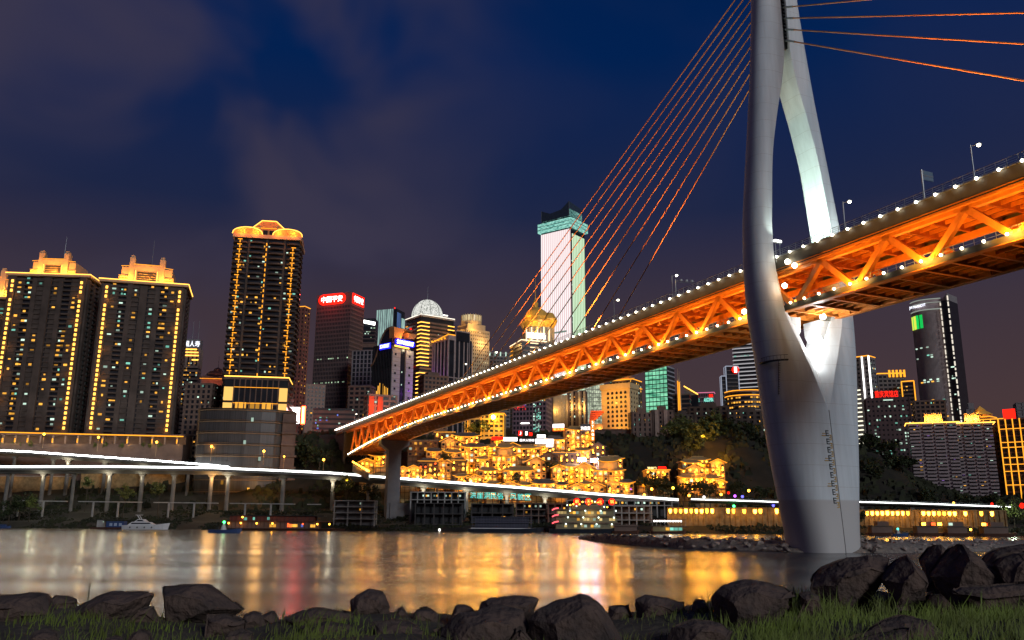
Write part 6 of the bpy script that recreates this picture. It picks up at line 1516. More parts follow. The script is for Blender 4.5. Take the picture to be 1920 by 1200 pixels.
# ------------------------------------------------------------------ boats
def hull(L_, B, H, bow=.25, stern=.08, sheer=.5, n=12):
    v, f = [], []
    for i in range(n + 1):
        u = i / n; x = -L_/2 + L_*u
        k = 1.0
        if u > 1 - bow: k = math.sqrt(max(0, 1 - ((u - 1 + bow) / bow) ** 2)) * .98 + .02
        if u < stern: k = .75 + .25 * u / stern
        zt = H + sheer * max(0, (u - .5) * 2) ** 2
        xo = .12 * H * (u > .9) * (u - .9) * 40
        v += [(x, -B/2*k*.7, -.3), (x + xo, -B/2*k, zt), (x + xo, B/2*k, zt), (x, B/2*k*.7, -.3)]
    for i in range(n): f += [(4*i+j, 4*i+4+j, 4*i+4+(j+1) % 4, 4*i+(j+1) % 4) for j in range(4)]
    f += [(3, 2, 1, 0), tuple(4*n + j for j in range(4))]
    return MB().add(v, f)
def at_water(px, py): return PZ(px, py, 0)
def boat_root(name, px, py, rz, label, cat, grp=None, off=7):
    c = at_water(px, py)
    if grp != 'beacon boats':
        d_ = ray(px, 995); c = d_ * ((434 - off) / (d_.y + .13 * d_.x))
    o = empty(name, (c.x, c.y, .05), rz, label, cat, grp); return o, depth(Vector((c.x, c.y, 0))) / F
M_hullw = mat('white_hull', (.62, .60, .60), .4, 0, .1); M_hulld = mat('dark_hull', (.03, .035, .05), .5); M_hullb = mat('blue_hull', (.03, .06, .16), .5); M_rust = mat('rusty_hull', (.10, .04, .025), .8)
o, k = boat_root('motor_yacht', 272, 991.5, 0, 'white motor yacht moored at the left bank', 'yacht'); L_ = 84 * k
hull(L_, 5, 2.0, .35, .05, 1.2).build('hull', M_hullw, o)
MB().xprism([(-L_*.38, 2.0), (L_*.22, 2.1), (L_*.10, 3.6), (-L_*.28, 3.7)][::-1], -1.9, 1.9).build('cabin', M_hullw, o); MB().xprism([(-L_*.24, 3.71), (L_*.04, 3.71), (-L_*.04, 5.0), (-L_*.16, 5.0)][::-1], -1.6, 1.6).build('flybridge', M_hullw, o)
MB().xprism([(-L_*.30, 2.6), (L_*.15, 2.7), (L_*.11, 3.25), (-L_*.28, 3.25)][::-1], -1.93, -1.905).build('window', M_glass, o)
MB().xprism([(-L_*.20, 4.0), (-L_*.02, 4.0), (-L_*.06, 4.7), (-L_*.15, 4.7)][::-1], -1.64, -1.61).build('window', M_glass, o)
MB().xprism([(-L_*.13, 5.0), (-L_*.11, 5.0), (-L_*.17, 7.0), (-L_*.19, 7.0)][::-1], -1.3, -1.1).xprism([(-L_*.13, 5.0), (-L_*.11, 5.0), (-L_*.17, 7.0), (-L_*.19, 7.0)][::-1], 1.1, 1.3).box(-L_*.22, -L_*.10, -1.4, 1.4, 7.0, 7.2).build('radar_arch', M_hullw, o)
kk = MB()
for i in range(8): kk.tube((L_*(.12 + .045*i), -1.6 + .12*i, 2.2), (L_*(.12 + .045*i), -1.6 + .12*i, 3.1), .05, n=4)
kk.build('railing', M_steel, o)
for i in range(4): MB().sphere((-L_*.3 + i*L_*.16, -2.5, 1.0), .4, 6, 5).build('fender', M_dark, o)
o, k = boat_root('houseboat', 204, 990, 0, 'low dark houseboat with a blue cabin left of the white yacht', 'houseboat'); L_ = 66 * k
hull(L_, 5, .9, .1, .1, .1).build('hull', M_rust, o); MB().box(-L_*.05, L_*.45, -2, 2, .95, 3.9).build('cabin', M_hullb, o)
MB().box(-L_*.32, -L_*.16, -1.6, 1.6, .95, 4.6).build('deckhouse', M_conc, o); MB().box(-L_*.36, L_*.47, -2.3, 2.3, 4.65, 4.8).build('roof', M_dark, o)
for x in (.05, .18, .32): MB().box(L_*x, L_*(x + .08), -2.08, -2.01, 1.6, 3.0).build('window', mat('pale_pane', (.35, .4, .5), .3), o)
MB().sphere((-L_*.13, -2, 3.6), .25, 6, 5).build('lamp', E_winW, o)
o, k = boat_root('work_boat', 6, 989, 0, 'dark little boat at the far left frame edge', 'boat'); hull(7, 2, .8, .3).build('hull', M_hullb, o); MB().box(-2.5, 1.2, -.8, .8, .82, 1.9).build('cabin', M_hullb, o)
for px, py, lb, ll in ((421, 999, 'small open dark-blue boat with a green beacon on a white cone, on the left water', 60), (1687, 1006, 'small open dark boat with a teal beacon on a white cone, right of the pylon', 30)):
    o, k = boat_root('beacon_boat', px, py, 0, lb, 'boat', 'beacon boats'); L_ = ll * k
    hull(L_, 3.2, 1.2, .3, .1, .7).build('hull', M_hullb, o)
    kk = MB(); s_ = 1 if ll > 40 else .72
    for a, b_ in ((-1, -1), (1, -1), (1, 1), (-1, 1)): kk.tube((a * 1.0 * s_ - .5, b_ * s_, .9), (-.5 + a * .15, b_ * .15, 4.0 * s_), .10, n=5)
    kk.lathe([(1.0 * s_, 1.2), (.2, 3.6 * s_)], 8, -.5, 0); kk.build('beacon_cone', M_hullw, o)
    MB().sphere((-.5, 0, 4.3 * s_), .55 * s_, 10, 7).build('beacon_lamp', E_green if ll > 40 else emat('teal_lamp', (.05, 1, .7), 7), o)
    for i in range(4): MB().box(L_*(.12 + .07*i), L_*(.12 + .07*i) + .5, -.5, .5, 1.2, 1.9).build('crate', M_dark, o)
    MB().box(-L_*.25, -L_*.18, -.6, .6, 1.2, 2.3).build('helm_seat', M_dark, o)
o, k = boat_root('restaurant_barge', 532, 993, 0, 'long dark two-deck restaurant barge with small amber lamps and a red roof fascia', 'barge'); L_ = 226 * k
hull(L_, 8, 1.0, .03, .03, 0).build('hull', M_rust, o); MB().box(-L_*.46, L_*.30, -3, 3, 1.01, 4.2).build('cabin', M_brn, o)
MB().box(-L_*.47, L_*.40, -3.9, 3.9, 4.21, 4.5).build('deck', M_rust, o); MB().box(-L_*.44, L_*.26, -3, 3, 4.51, 7.0).build('upper_cabin', mat('red_fascia', (.16, .04, .025), .7), o); MB().box(-L_*.46, L_*.34, -3.9, 3.9, 7.01, 7.3).build('roof', M_dark, o)
kk = MB()
for i in range(26): x = -L_*.45 + i*L_*.84/25; kk.tube((x, -3.7, 1), (x, -3.7, 4.2), .09, n=5).tube((x, -3.7, 4.5), (x, -3.7, 7.0), .07, n=5)
kk.build('post_frame', M_dark, o)
for x, z, m_ in ((-.33, 6.4, E_lantern), (-.44, 3.4, E_lantern), (-.34, 3.5, E_lantern), (-.21, 3.4, E_lantern), (-.08, 3.4, E_lantern), (.05, 3.2, E_lanternred), (.17, 3.2, E_lanternred), (.29, 3.2, E_lantern), (.39, 3.2, E_lantern)):
    MB().sphere((L_*x, -4, z), .42, 8, 6).build('lamp', m_, o)
for x, w_, z, m_ in ((-.31, .8, 5.6, E_winC), (-.24, .5, 5.7, E_winC), (-.12, .6, 5.8, E_winC), (-.08, 1.6, 2.3, E_winA), (.06, 1.2, 2.4, E_lanternred), (.1, 1.4, 2.4, E_winA), (.16, .6, 2.4, E_winB), (.25, 1.2, 2.3, E_winA)): MB().box(L_*x - w_, L_*x + w_, -3.12, -3.02, z - .7, z + .7).build('lit_window', m_, o)
for x in (-.34, -.08, .39): lamp('glow', o, (L_*x, -5, 3), 130, AMB, .3)
o, k = boat_root('ferry', 948, 995, 0, 'long unlit dark ferry with white deck edges moored left of the red-signed ship', 'ferry'); L_ = 140 * k
hull(L_, 8, 1.6, .12, .05, .8).build('hull', M_hulld, o)
for z in (1.7, 4.4, 7.0): MB().box(-L_*.46, L_*.36, -3.8, 3.8, z, z + .3).build('deck', M_hullw if z < 4 else mat('blue_grey_deck', (.06, .06, .09), .6), o)
for z in (2.01, 4.71): MB().box(-L_*.40, L_*.30, -2.8, 2.8, z, z + 2.35).build('cabin', mat('ferry_cabin', (.05, .05, .08), .5), o)
kk = MB()
for i in range(22): x = -L_*.44 + i*L_*.78/21; kk.box(x - .08, x + .08, -3.75, -3.6, 2, 7)
kk.box(-L_*.46, L_*.36, -3.8, -3.7, 5.6, 5.75).box(-L_*.46, L_*.36, -3.8, -3.7, 2.9, 3.05); kk.build('railing', mat('ferry_rail', (.07, .07, .09), .5), o)
o, k = boat_root('river_cruiser', 1105, 996, 0, 'three-deck cruise ship with lit cabins, red roof sign and curved red neon stern', 'cruise ship'); L_ = 150 * k
hull(L_, 9, 1.8, .14, .05, .8).build('hull', M_hulld, o); kk = MB()
Mcr = mat('cruiser_olive', (.20, .17, .10), .7)
for j, (z, e) in enumerate(((1.81, .36), (4.9, .34), (8.0, .30))):
    MB().box(-L_*.42, L_*e, -3.4, 3.4, z, z + 2.6).build('cabin', Mcr, o); MB().box(-L_*.46, L_*(e + .03), -4.4, 4.4, z + 2.61, z + 3.05).build('deck', M_brn, o)
    for i in range(18):
        if rnd.random() < .62:
            x = -L_*.40 + i*L_*(e + .38)/18; MB().box(x, x + 1.3, -3.5, -3.41, z + .8, z + 2.0).build('lit_window', rnd.choice([emat('cabin_yellow', (1, .72, .28), .6, False, .5), emat('cabin_yellow', (0,0,0), 1), E_winA, E_winW]), o)
    MB().path([(-L_*.47, -4.5, z + 2.5), (-L_*.44, -4.6, z + 3.2), (-L_*.39, -4.6, z + 3.5)], .3, 5).build('neon_tube', emat('pink_neon', (1, .10, .12), 2.4), o)
    for i in range(4): MB().sphere((-L_*.3 + i*L_*.19 + j, -4.6, z + 2.3), .4, 7, 5).build('lamp', emat('mint_lamp', (.8, 1, .85), 3), o)
MB().box(-L_*.22, L_*.18, -3, 3, 11.1, 13).build('roof_house', Mcr, o)
for i in range(14): MB().sphere((-L_*.28 + i*L_*.5/13, -3.8 + rnd.random(), 12 + rnd.random() * 3), .35, 7, 5).build('lamp', E_lantern if i % 3 else emat('mint_lamp', (.8,1,.85), 6), o)
for i, ch in enumerate('朝天火锅'):
    q = MB().lathe([(.05, -.2), (1.6, -.2), (1.6, .2), (.05, .2)], 14).build('sign_disc', E_red, o); q.location = (-L_*.16 + i*5.6, -3.4, 14.6); q.rotation_euler = (R(90), 0, 0)
    text('lettering', ch, 1.7, E_linehot, o, (-L_*.16 + i*5.6, -3.75, 14.6))
kk = MB().box(-L_*.2, L_*.0, -3.1, -2.9, 13, 16.4); kk.build('sign_frame', M_dark, o)
for i in range(4): MB().box(-L_*.16 + i*5.6 - .1, -L_*.16 + i*5.6 + .1, -3.15, -3, 12, 14.5).build('sign_post', M_dark, o)
lamp('glow', o, (0, -7, 8), 700, (1, .75, .35), .4)
o, k = boat_root('covered_barge', 1172, 997, 0, 'low dark roofed barge between the cruise ship and the lit dining boat', 'barge'); L_ = 50 * k
hull(L_, 6, 1.0, .06).build('hull', M_rust, o); MB().box(-L_*.42, L_*.42, -2.3, 2.3, 1.01, 3.2).build('cabin', M_brn, o); MB().xprism([(-L_*.48, 3.21), (L_*.48, 3.21), (L_*.44, 4.0), (-L_*.44, 4.0)][::-1], -3, 3).build('roof', M_brn, o)
o, k = boat_root('dining_boat', 1252, 998.5, 0, 'small two-deck dining boat with a bright white upper lamp row', 'dining boat'); L_ = 66 * k
hull(L_, 6, 1.0, .08).build('hull', M_rust, o); MB().box(-L_*.44, L_*.40, -2.4, 2.4, 1.01, 3.3).build('cabin', mat('olive_cabin', (.22, .17, .07), .7), o); MB().box(-L_*.48, L_*.5, -3, 3, 3.31, 3.5).build('deck', M_brn, o); MB().box(-L_*.48, L_*.5, -3, 3, 6.2, 6.45).build('roof', mat('red_fascia', (.16,.04,.02)), o)
for i in range(9): MB().tube((-L_*.46 + i*L_*.94/8, -2.8, 3.5), (-L_*.46 + i*L_*.94/8, -2.8, 6.2), .07, n=5).build('post', M_conc, o)
for i in range(11): MB().box(-L_*.42 + i*L_*.075, -L_*.42 + i*L_*.075 + .7, -3.1, -2.8, 5.4, 6.1).build('lamp', E_white, o)
for i, m_ in enumerate((E_winA, E_winC, E_winC, E_winC)): MB().box(-L_*.08 + i*L_*.12, -L_*.08 + i*L_*.12 + 1.7, -2.52, -2.41, 1.5, 2.8).build('lit_window', m_, o)
lamp('glow', o, (0, -5, 5), 300, (1, .95, .8), .3)
for px, py, ll, lb, lamps in ((1655, 1002.5, 60, 'dark unlit moored barge right of the pylon foot', ()), (1740, 1003, 60, 'moored barge with a lit red and amber cabin', ((-.2, E_lantern), (.1, E_lanternred), (.3, E_lantern))), (1795, 1003, 56, 'dark moored barge with one white window right of the lit-cabin barge', ((-.3, E_winW),)), (1868, 1004, 70, 'moored barge with one bright lamp near the right frame edge', ((-.4, E_lantern), (-.36, E_lanternred)))):
    o, k = boat_root('moored_barge', px, py, 0, lb, 'barge', 'moored barges on the right bank'); L_ = ll * k
    hull(L_, 6, 1.2, .06).build('hull', M_rust, o); MB().box(-L_*.4, L_*.25, -2.2, 2.2, 1.21, 4.0).build('cabin', M_brn, o); MB().box(-L_*.2, L_*.15, -2, 2, 4.3, 6.2).build('upper_cabin', M_brn, o); MB().box(-L_*.43, L_*.3, -2.7, 2.7, 4.01, 4.25).build('roof', M_dark, o)
    for x, m_ in lamps: MB().box(L_*x - .8, L_*x + .8, -2.9, -2.4, 4.6, 5.8).build('lamp', m_, o)
for px, py, lb, m_ in ((1808, 990, 'red navigation lamp on a post behind the moored barges', E_red), (824, 993.5, 'small bluish-white lamp at the water left of the dark ferry', E_white), (1820, 993, 'bright amber lamp on the bank right of the moored barges', E_lantern)):
    c = P(px, py, 436 if px < 900 else 412); o = empty('bank_lamp', (c.x, c.y, c.z), 0, lb, 'lamp'); MB().sphere((0, 0, 0), .55, 8, 6).build('bulb', m_, o); MB().tube((0, .2, -4), (0, .2, -.4), .08, n=5).build('post', M_dark, o)

# strings of street life along the right promenade
for i, (px, py, m_, lb) in enumerate(((1320, 932, E_sg, 'white stall lamp at the left end of the promenade'), (1352, 927, E_lantern, 'amber stall lamp above the promenade'), (1378, 930, _M['violet_bulb'], 'violet stall lamp above the promenade'), (1392, 931, emat('blue_bulb', (.1, .1, 1), 4), 'blue stall lamp, left of a similar pair above the promenade'), (1366, 924, E_red, 'red stall lamp above the promenade'), (1404, 920, E_lantern, 'bright amber lamp on the slope above the promenade'), (1450, 948, _M['blue_bulb'], 'blue lamp right beside the pylon foot'), (1376, 949, E_green, 'green lamp below the promenade'), (1292, 929, E_lantern, 'amber lamp at the foot of the gold palace'), (1222, 917, E_lantern, 'amber lamp among the trees left of the gold palace'), (1262, 915, E_lantern, 'amber lamp right of the dark trees near the gold palace'), (1208, 928, E_lantern, 'amber lamp above the end of the elevated road'), (1916, 948, E_red, 'round red lamp at the right frame edge'), (1860, 945, E_red, 'red stall lamp on the right promenade'), (1788, 943, E_linehot, 'gold lamp above the right promenade'))):
    c = P(px, py, 480 if px < 1300 else 458); o = empty('stall_lamp', c, 0, lb, 'lamp', 'coloured lamps along the promenade'); MB().sphere((0, 0, 0), .7 if px != 1916 else 1.4, 8, 6).build('bulb', m_, o); MB().tube((0, .2, -5), (0, .2, -.5), .08, n=5).build('post', M_dark, o)
    if px not in (1376, 1378, 1392, 1450): lamp('glow', o, (0, -2, -.5), 220, (1, .5, .06) if m_ is not E_red else (1, .05, .02), .4)

# ------------------------------------------------------------------ trees and bushes
def crown_mesh(name, seed, n, rx, rz, m, leaf=.55, hole=.25):
    r_ = random.Random(seed); v, f = [], []
    cl = [(Vector((r_.gauss(0, .45), r_.gauss(0, .45), r_.gauss(0, .42))), r_.uniform(.28, .5)) for _ in range(11)]
    for _ in range(n):
        c, q = r_.choice(cl); p = Vector((r_.gauss(0, 1), r_.gauss(0, 1), r_.gauss(0, 1))).normalized() * q * r_.uniform(.55, 1.05) + c
        p = Vector((p.x * rx, p.y * rx, p.z * rz)); a = Vector((r_.gauss(0, 1), r_.gauss(0, 1), r_.gauss(0, .7))).normalized(); b_ = a.cross(Vector((r_.gauss(0, 1), r_.gauss(0, 1), 1))).normalized()
        s = leaf * r_.uniform(.5, 1.3); k = len(v); v += [p + a * s, p + b_ * s * .6, p - a * s, p - b_ * s * .6]; f.append((k, k+1, k+2, k+3))
    me = bpy.data.meshes.new(name); me.from_pydata(v, [], f); me.materials.append(m); return me
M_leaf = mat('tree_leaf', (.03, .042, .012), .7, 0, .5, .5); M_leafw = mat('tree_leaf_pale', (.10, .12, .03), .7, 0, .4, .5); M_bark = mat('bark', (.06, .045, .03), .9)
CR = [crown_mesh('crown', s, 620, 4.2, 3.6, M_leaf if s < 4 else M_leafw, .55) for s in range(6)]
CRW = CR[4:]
trk = MB().tube((0, 0, 0), (.1, 0, 3.2), .3, .2, 7).tube((.1, 0, 3.2), (.9, .3, 5.6), .16, .07, 6).tube((.1, 0, 3.0), (-.9, -.3, 5.4), .15, .06, 6).tube((.1, 0, 3.2), (0, .7, 5.9), .14, .06, 6).mesh('trunk', M_bark)
TREES = [(165, 903, 522, .9, 1, 'bright green tree between the lit left road piers'), (1215, 905, 496, 1.4, 0, 'dark tree left of the gold palace'), (1235, 900, 500, 1.6, 0, 'tall dark tree below the flat-roofed restaurant'), (1252, 912, 494, 1.3, 0, 'dark tree beside the amber lamp near the gold palace'), (1280, 917, 490, 1.2, 0, 'dark bushy tree at the left foot of the gold palace'), (1306, 913, 488, 1.3, 0, 'dark bushy tree in front of the gold palace, left of the palace gate'), (1330, 915, 488, 1.2, 0, 'dark bushy tree in front of the gold palace gate'),
  (1380, 915, 488, 1.3, 0, 'dark tree right of the gold palace'), (1425, 925, 484, 1.3, 0, 'dark tree left of the pylon foot on the bank'), (1280, 838, 590, 2.2, 1, 'hill tree lit amber above the gold palace, left one'), (1308, 828, 594, 2.6, 1, 'largest hill tree lit amber above the gold palace'), (1336, 842, 588, 2.2, 1, 'hill tree lit amber above the gold palace, right one'), (1268, 852, 572, 1.9, 1, 'amber-lit hill tree at the left of the clump above the gold palace'), (1290, 848, 566, 1.9, 1, 'amber-lit hill tree in the lower left of the clump above the gold palace'), (1322, 848, 566, 2.0, 1, 'amber-lit hill tree in the lower right of the clump above the gold palace'), (1346, 834, 580, 2.2, 1, 'amber-lit hill tree at the right of the clump above the gold palace'), (1296, 822, 606, 2.4, 1, 'amber-lit hill tree at the upper left of the clump above the gold palace'), (1330, 815, 610, 2.4, 1, 'amber-lit hill tree topping the clump above the gold palace'), (1308, 862, 552, 1.8, 1, 'amber-lit tree directly behind the roofs of the gold palace'),
  (1264, 860, 576, 1.8, 1, 'hill tree behind the flat-roofed restaurant'), (1360, 862, 572, 2.0, 0, 'dark hill tree right of the gold palace'), (1395, 850, 580, 2.2, 0, 'dark hill tree below the gold-banded drum'), (1425, 880, 560, 2.2, 0, 'dark hill tree near the left edge of the pylon'),
  (575, 845, 556, 2.2, 0, 'dark tree on the slope below the neon bar'), (600, 850, 548, 1.8, 0, 'dark tree on the slope left of the truss end'), (900, 798, 590, 1.6, 0, 'dark round tree left of the yellow-lit block'), (888, 800, 592, 1.3, 0, 'smaller dark tree left of the yellow-lit block'), (1630, 850, 560, 2.4, 0, 'dark hillside tree right of the pylon, highest one'), (1662, 880, 545, 2.2, 0, 'dark hillside tree right of the pylon, middle one'), (1690, 900, 530, 2.0, 0, 'dark hillside tree left of the lilac blocks'), (1640, 915, 520, 1.8, 0, 'dark hillside tree above the right promenade'),
  (1740, 935, 500, 1.3, 0, 'dark tree below the left lilac block'), (1810, 938, 495, 1.3, 0, 'dark tree below the right lilac block'), (1860, 936, 500, 1.3, 0, 'dark tree below the gold-gridded tower'), (40, 935, 498, 1.3, 0, 'dark tree on the left bank beside the lit pier'), (58, 945, 492, 1.0, 1, 'pale lit shrub-like tree touching the left lit pier'), (20, 950, 490, 1.3, 0, 'dark tree at the left frame edge on the bank'), (235, 925, 500, 1.0, 1, 'amber-lit tree among the left road piers'), (300, 915, 505, 1.1, 1, 'amber-lit tree right of the left road piers'), (650, 910, 490, 1.2, 1, 'brownish tree left of the bridge pier'), (695, 920, 480, 1.2, 0, 'dark tree beside the bridge pier'),
  (835, 857, 522, .9, 0, 'small dark tree between the quarter roofs below the truss'), (1030, 868, 520, .9, 0, 'small dark tree in the middle of the amber quarter'), (965, 895, 503, .8, 0, 'small dark tree below the central pagoda'), (1885, 950, 440, 1.3, 1, 'pale floodlit tree at the far right bank'), (1900, 962, 430, 1.0, 1, 'smaller pale floodlit tree at the far right bank'), (1610, 965, 430, 1.0, 0, 'dark bush tree beside the pylon foot on the far bank')]
for i, (px, py, Y, s, kind, lb) in enumerate(TREES):
    c = P(px, py, Y); g = far_z(c.x, Y); zc = max(c.z - 1.5 * s, g + 1.2 * s); zb = min(g, zc - 3 * s) - .3
    o = empty('tree', (c.x, Y, zb), i * 1.3, lb, 'tree', 'trees on the far bank')
    ts = (zc - zb) / 5 / 1.0; inst('trunk', trk, o, (0, 0, 0), (0, 0, 0), (s, s, max(.5, (zc - zb + s) / 5.6)))
    inst('crown', CR[(i % 4)] if kind == 0 else CRW[i % 2], o, (0, 0, zc - zb + 1.5 * s), (0, 0, i), (s, s, s))
for px, py, Y in ((1308, 850, 575), (1285, 862, 560), (1342, 868, 560)): 
    c = P(px, py, Y); lamp('hill_glow', None, (c.x, c.y - 24, max(c.z, far_z(c.x, c.y - 24) + 9)), 7500, (1, .42, .04), 1)
lamp('bank_glow', None, P(165, 920, 505), 900, (1, .9, .5), .5); lamp('bank_glow', None, P(60, 945, 482), 600, (.9, 1, .6), .5); lamp('bank_glow', None, P(1893, 950, 425), 2200, (.8, 1, .75), .5)
for px, py, e in ((235, 915, 1300), (300, 910, 1300), (650, 900, 800), (1660, 972, 1200), (1750, 974, 1200), (1310, 970, 900)): c = P(px, py, 488 if px < 1000 else 420); lamp('bank_glow', None, c, e, (1, .5, .06), .5)
# terrace plants on the podium
for i, x in enumerate((-70, -62, -57, -49, -43, -36, 6, 12, 22, 36, 41, 48)):
    o = empty('terrace_shrub', (P(165, 830, 566).x + x, 565.2, P(165, 838, 566).z), i, 'lamp-lit shrub on the planted podium terrace', 'shrub', 'shrubs on the podium terrace'); inst('crown', CRW[i % 2], o, (0, -.8, 1.3), (0, 0, i), (.42, .3, .5))
# low bank vegetation
v, f = [], []; r_ = random.Random(5)
for _ in range(40000):
    X = r_.uniform(-330, 330); d_ = r_.uniform(3, 62) if _ < 24000 else r_.uniform(62, 210); Y = shore_y(X) + d_
    if noise.noise((X * .05, Y * .05, 9)) < -.12: continue
    z = far_z(X, Y); a = r_.uniform(0, 6.28); s = r_.uniform(.3, 1.1) * (1 if d_ < 62 else 2.6); k = len(v); h = s * r_.uniform(.6, 1.6)
    dx, dy = math.cos(a) * s, math.sin(a) * s * .4
    v += [(X - dx, Y - dy, z - .1), (X + dx, Y + dy, z - .1), (X + dx * .5 + r_.uniform(-.3, .3), Y + dy, z + h), (X - dx * .6, Y - dy + r_.uniform(-.3, .3), z + h * .8)]; f.append((k, k+1, k+2, k+3))
me = bpy.data.meshes.new('bank_vegetation'); me.from_pydata(v, [], f); me.materials.append(mat('bank_weeds', (.034, .036, .013), .9, 0, .6, .08, c2=(.009, .011, .005))); o = inst('bank_vegetation', me); tag(o, 'low weeds and undergrowth covering the far river bank', 'undergrowth', None, 'stuff')

# ------------------------------------------------------------------ rocky islet round the pylon foot
front = [(1085, 1010.5), (1110, 1015), (1160, 1020), (1230, 1025), (1300, 1029), (1400, 1032.5), (1500, 1036), (1600, 1037), (1690, 1037), (1760, 1036), (1860, 1034), (1990, 1032)]
FP = [PZ(x, y, 0) for x, y in front]
def islet_z(s, t):                         # s along the front 0..1, t depth behind the waterline 0..1
    return .15 + 2.0 * math.sin(math.pi * min(1, t * .98)) ** .8 * min(1, s * 6 + .25) - 1.5 * (t > .97) + .35 * noise.noise((s * 40, t * 6, 1)) - (.9 if t < .001 else 0)
vs = []; NS, NTT = 90, 10
def fpt(s):
    q = s * (len(FP) - 1); i = min(int(q), len(FP) - 2); return FP[i].lerp(FP[i+1], q - i)
def ipt(s, t):
    p = fpt(s); wd = 8 + 16 * sstep(.35, .62, s) + 6 * sstep(.75, 1, s); dr = Vector((p.x, p.y, 0)).normalized(); nr = Vector((.18, 1, 0)).normalized() if s < .6 else dr
    q = p + nr * wd * t; return Vector((q.x, q.y, islet_z(s, t)))
for j in range(NTT + 1):
    for i in range(NS + 1): vs.append(ipt(i / NS, j / NTT))
me = bpy.data.meshes.new('islet'); me.from_pydata(vs, [], [(j*(NS+1)+i, j*(NS+1)+i+1, (j+1)*(NS+1)+i+1, (j+1)*(NS+1)+i) for j in range(NTT) for i in range(NS)])
M_isl = mat('islet_gravel', (.24, .20, .17), .95, 0, .5, 1.5, .6, 4); me.materials.append(M_isl); me.shade_smooth(); tag(inst('islet_ground', me), kind='structure')
def rock_mesh(name, seed, m, n=16, rough=.06, sub=2, sc_=(1, 1, .7)):
    r_ = random.Random(seed); bm = bmesh.new()
    for _ in range(n):
        p = Vector((r_.gauss(0, 1), r_.gauss(0, 1), r_.gauss(0, 1))).normalized() * r_.uniform(.8, 1.05); bm.verts.new((p.x * sc_[0], p.y * sc_[1], p.z * sc_[2]))
    return finish_rock(name, bm, seed, m, rough, sub)
def finish_rock(name, bm, seed, m, rough, sub, bev=.10, sharp=42):
    res = bmesh.ops.convex_hull(bm, input=bm.verts); bmesh.ops.delete(bm, geom=[g for g in res['geom_interior'] if isinstance(g, bmesh.types.BMVert)], context='VERTS')
    bmesh.ops.dissolve_limit(bm, angle_limit=R(6), verts=bm.verts, edges=bm.edges)
    if bev: bmesh.ops.bevel(bm, geom=list(bm.edges), offset=bev, segments=2, affect='EDGES', profile=.6, clamp_overlap=True)
    bmesh.ops.triangulate(bm, faces=bm.faces)
    for _ in range(sub): 
        long = [e for e in bm.edges if e.calc_length() > .10]
        if long: bmesh.ops.subdivide_edges(bm, edges=long, cuts=1, use_grid_fill=False); bmesh.ops.triangulate(bm, faces=bm.faces)
    bm.normal_update(); off = Vector((seed * 3.7, seed * 1.3, 0))
    for v_ in bm.verts:
        d_ = noise.ridged_multi_fractal(v_.co * 1.7 + off, 1, 2.1, 5, 1, 2) * rough * .5 + (noise.noise(v_.co * 1.1 + off) - 1.3) * rough * 1.3 + noise.noise(v_.co * 7 + off) * rough * .25
        v_.co += v_.normal * d_
    me = bpy.data.meshes.new(name); bm.to_mesh(me); bm.free(); me.materials.append(m); me.shade_smooth(); me.set_sharp_from_angle(angle=R(sharp)); return me
M_irock = mat('islet_rock', (.34, .27, .235), .9, 0, .45, 1.2, .3, 4)
IR = [rock_mesh('rock', 40 + i, M_irock, 12, .05, 0, (1, .9, .72)) for i in range(9)]
r_ = random.Random(11)
for i in range(290):
    s = r_.random() ** .9; t = r_.random() ** 1.3 * .85; p = ipt(s, t); sz = r_.uniform(.45, 1.15) * (1.25 if r_.random() < .12 else 1) * (.75 if s > .75 else 1)
    if (Vector((p.x, p.y)) - Vector((BC.x, BC.y))).length < 8.2: continue
    o = inst('rock', IR[i % 9], None, (p.x, p.y, p.z + sz * .2), (r_.uniform(-.5, .5), r_.uniform(-.5, .5), r_.uniform(0, 6.3)), (sz, sz * r_.uniform(.7, 1.1), sz * r_.uniform(.7, 1.1)))
    tag(o, 'brownish boulder in the rubble bank round the pylon foot', 'rock', 'boulders of the rocky islet')
